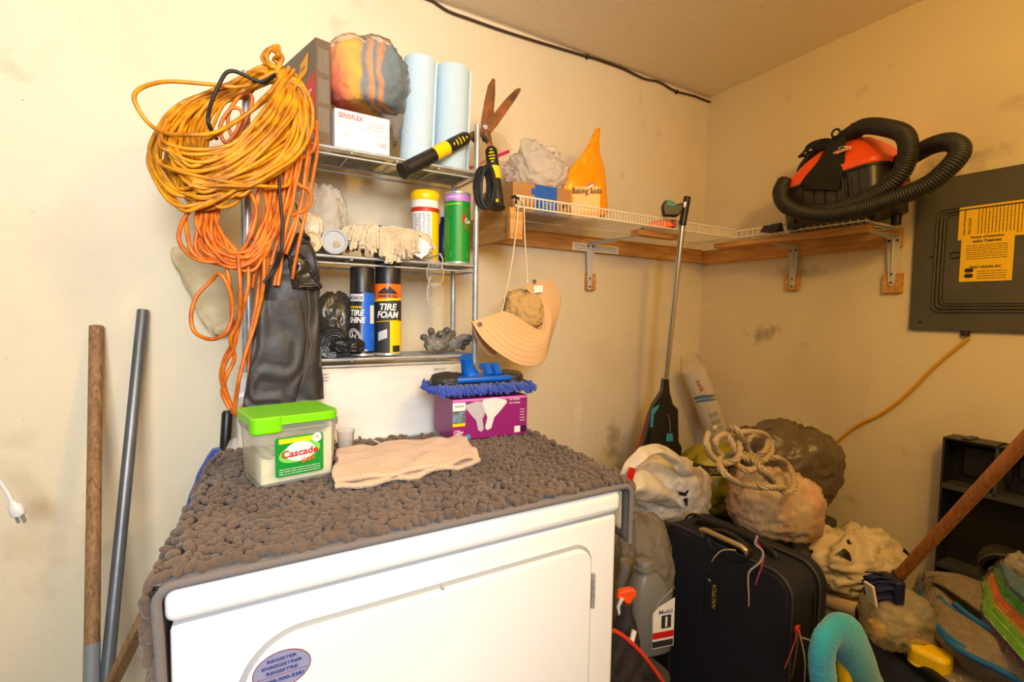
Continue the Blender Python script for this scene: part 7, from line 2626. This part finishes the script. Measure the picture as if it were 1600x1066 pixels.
MB().tube(catmull([p + V((-.003, -.003, .0)) for p in hemA], 8), .0065, 10).build('blue_hem', M['blueedge'], t, smooth=True)
MB().tube(catmull([p + V((.006, .004, .006)) for p in hemA[:5]], 8), .0055, 10).build('blue_hem', M['blueedge'], t, smooth=True)
hemB = line([(1468, 934), (1484, 952), (1502, 966), (1522, 980), (1545, 996)], .592)
hemB2 = line([(1492, 944), (1506, 956), (1522, 968), (1538, 978), (1556, 990)], .600)
topB = line([(1440, 906), (1475, 918), (1505, 938), (1530, 958), (1552, 975)], .605)
bakB = line([(1446, 902), (1490, 898), (1530, 912), (1560, 922), (1600, 928)], .62)
t = thing('microfibre_cloth', 'grey microfibre cloth folded behind, between the blue hems and the black duct', 'cloth', topB[2])
o = loft([topB, [a.lerp(b_, .5) + V((0, 0, .012)) for a, b_ in zip(topB, bakB)], bakB], 50, 8, seed=6, wr=.003).build('cloth', M['greyterry'], t, smooth=True)
mod_solid(o, .010, 0)
under = loft([[p - V((0, 0, .09)) for p in bakB], bakB], 40, 4).build('rear_fold', M['greyterry'], t, smooth=True)
mod_solid(under, .006, 0)
for h_ in (hemB, hemB2):
    MB().tube(catmull(h_, 8), .0062, 10).build('blue_hem', M['blueedge'], t, smooth=True)

# pack of coloured cloths in clear film
A0 = at(1532, 968, z=.600)
dd = (at(1602, 1050, z=.605) - A0).normalized()
wwd = V((.93, .36, 0)).normalized()
nnn = (at(1570, 925, z=.600 + .09) - A0).normalized()
t = thing('cloth_pack', 'pack of folded rainbow-coloured microfibre cloths in clear film at the right edge', 'pack', A0)
seq = [('purple_cloth', rgb(96, 24, 110), 2), ('lime_cloth', rgb(160, 232, 50), 6), ('yellow_cloth', rgb(250, 200, 20), 2), ('orange_cloth', rgb(252, 120, 10), 3), ('green_cloth', rgb(60, 160, 30), 4), ('blue_cloth', rgb(40, 90, 120), 2)]
k = 0
for nm, cc, n_ in seq:
    mm = mat(nm, cc, .95, bump=.8, bscale=220, bdist=.004, sheen=.2)
    for q in range(n_):
        o_ = A0 + nnn * (k * .0068) + dd * (.004 * sin(k * 1.7)) + wwd * (.003 * sin(k * 2.3))
        MB().box((0, 0, 0), (.20, .13, .0060), (o_, dd, wwd, nnn)).build('folded_cloth', mm, t, bevel=.0028, seg=3)
        k += 1
H_ = k * .0068
wrap = MB().box((-.006, -.006, -.004), (.206, .14, H_ + .006), (A0, dd, wwd, nnn))
bmx = bpy.data.meshes.new('w')
bmx.from_pydata(wrap.v, [], wrap.f)
bq = bmesh.new(); bq.from_mesh(bmx)
bmesh.ops.subdivide_edges(bq, edges=bq.edges, cuts=14, use_grid_fill=True)
for v in bq.verts:
    v.co += noise.noise_vector(v.co * 35) * .006
bq.to_mesh(bmx); bq.free()
link('film_wrap', bmx, film('pack_film', (1, 1, 1, 1), .965, .08, 1.0, 30, .05), t)
c = at(1598, 893, z=.70)
bagobj('film_tail', c, (.06, .05, .07), film('pack_tail', (.80, .74, .62, 1), .55, .06, 1.0, 26, .35), t, seed=77, level=4, crease=.25, folds=.2)

# wooden handled scrub broom
Pl = CAM + (at(1401, 904, y=1) - CAM).normalized() * 1.0
v0 = at(1401, 904, y=1) - CAM; v0 = v0 / v0.dot(CF)
v1 = at(1600, 690, y=1) - CAM; v1 = v1 / v1.dot(CF)
Lo, Hi = CAM + v0 * 1.20, CAM + v1 * .90
axh = (Hi - Lo).normalized()
t = thing('wooden_broom', 'thick varnished wooden broom handle crossing in front of the black tray unit', 'broom', Lo)
MB().tube([Lo, Hi, Hi + axh * .45], .0122, 20).build('handle', M['whandle'], t, smooth=True)
hb = CAM + (at(1378, 920, y=1) - CAM) / (at(1378, 920, y=1) - CAM)  .dot(CF) * 1.12
bb_ = MB()
for k in range(90):
    s0 = hb + CR * .016 + V((0, 0, rd.uniform(-.020, .022))) + CF * rd.uniform(-.02, .03)
    e_ = s0 - CR * rd.uniform(.036, .042) + V((0, 0, rd.uniform(-.008, .006)))
    bb_.tube([s0, s0.lerp(e_, .5) + V((0, 0, .003)), e_], .0022, 5)
o = bb_.build('bristles', mat('navy_bristle', rgb(24, 34, 96), .7), t, smooth=True)
o['kind'] = 'stuff'
MB().box((.012, -.026, -.026), (.034, .034, .026), (hb, CR, CF, V((0, 0, 1)))).build('brush_block', mat('navy_block', rgb(16, 22, 60), .5), t, bevel=.005)
MB().box((-.036, -.024, -.024), (-.030, .004, .022), (hb, (CR + CU * .18).normalized(), CF, (CU - CR * .18).normalized())).build('pale_strip', mat('pale_strip', rgb(230, 210, 184), .6), t, bevel=.001)
MB().cyl(Lo - axh * .03, Lo + axh * .02, .0135, 16).build('socket', M['darkgrey'], t, smooth=True)

# turquoise duster standing in front
dy = .475
t = thing('microfibre_duster', 'turquoise microfibre duster loop with yellow handle at the bottom edge', 'duster', at(1322, 1066, y=dy))
pt = [(1298, 1110), (1288, 1070), (1284, 1030), (1290, 1000), (1306, 986), (1322, 996), (1336, 1026), (1350, 1064), (1364, 1104)]
c_ = catmull([at(x, y, y=dy + .0 * i) for i, (x, y) in enumerate(pt)], 14)
rr_ = m_(23, c_[0])
du = MB().tube(c_, [rr_ * (1 + .05 * noise.noise(V((i * .11, 3, 0)))) * (1.0 + .42 * min(1, max(0, (i / len(c_) - .42) / .2))) * (1 + .05 * noise.noise(V((i * .6, 9, 0)))) for i in range(len(c_))], 28, flat=.70, up=(0, -1, 0))
du.build('pad', M['turq'], t, smooth=True)
du = MB().tube(catmull([at(x, y, y=dy + .01) for x, y in ((1308, 1002), (1312, 1020), (1322, 1035))], 6), [rr_ * .45] * 13, 12)
du.build('inner_fold', M['turq'], t, smooth=True)
hd0 = at(1316, 1030, y=dy + .004)
hd1 = at(1326, 1100, y=dy + .004)
axd = (hd1 - hd0).normalized()
foot = hd0 + axd * ((hd0.z - .01) / -axd.z)
MB().tube([hd0, hd0.lerp(hd1, .25), hd1, foot], [.007, .012, .013, .011], 14).build('yellow_handle', M['yellow'], t, smooth=True)
MB().tube([at(1303, 1040, y=dy - .004), at(1301, 1064, y=dy - .004), at(1302, 1100, y=dy - .004)], .0022, 8).build('white_rod', M['white'], t, smooth=True)
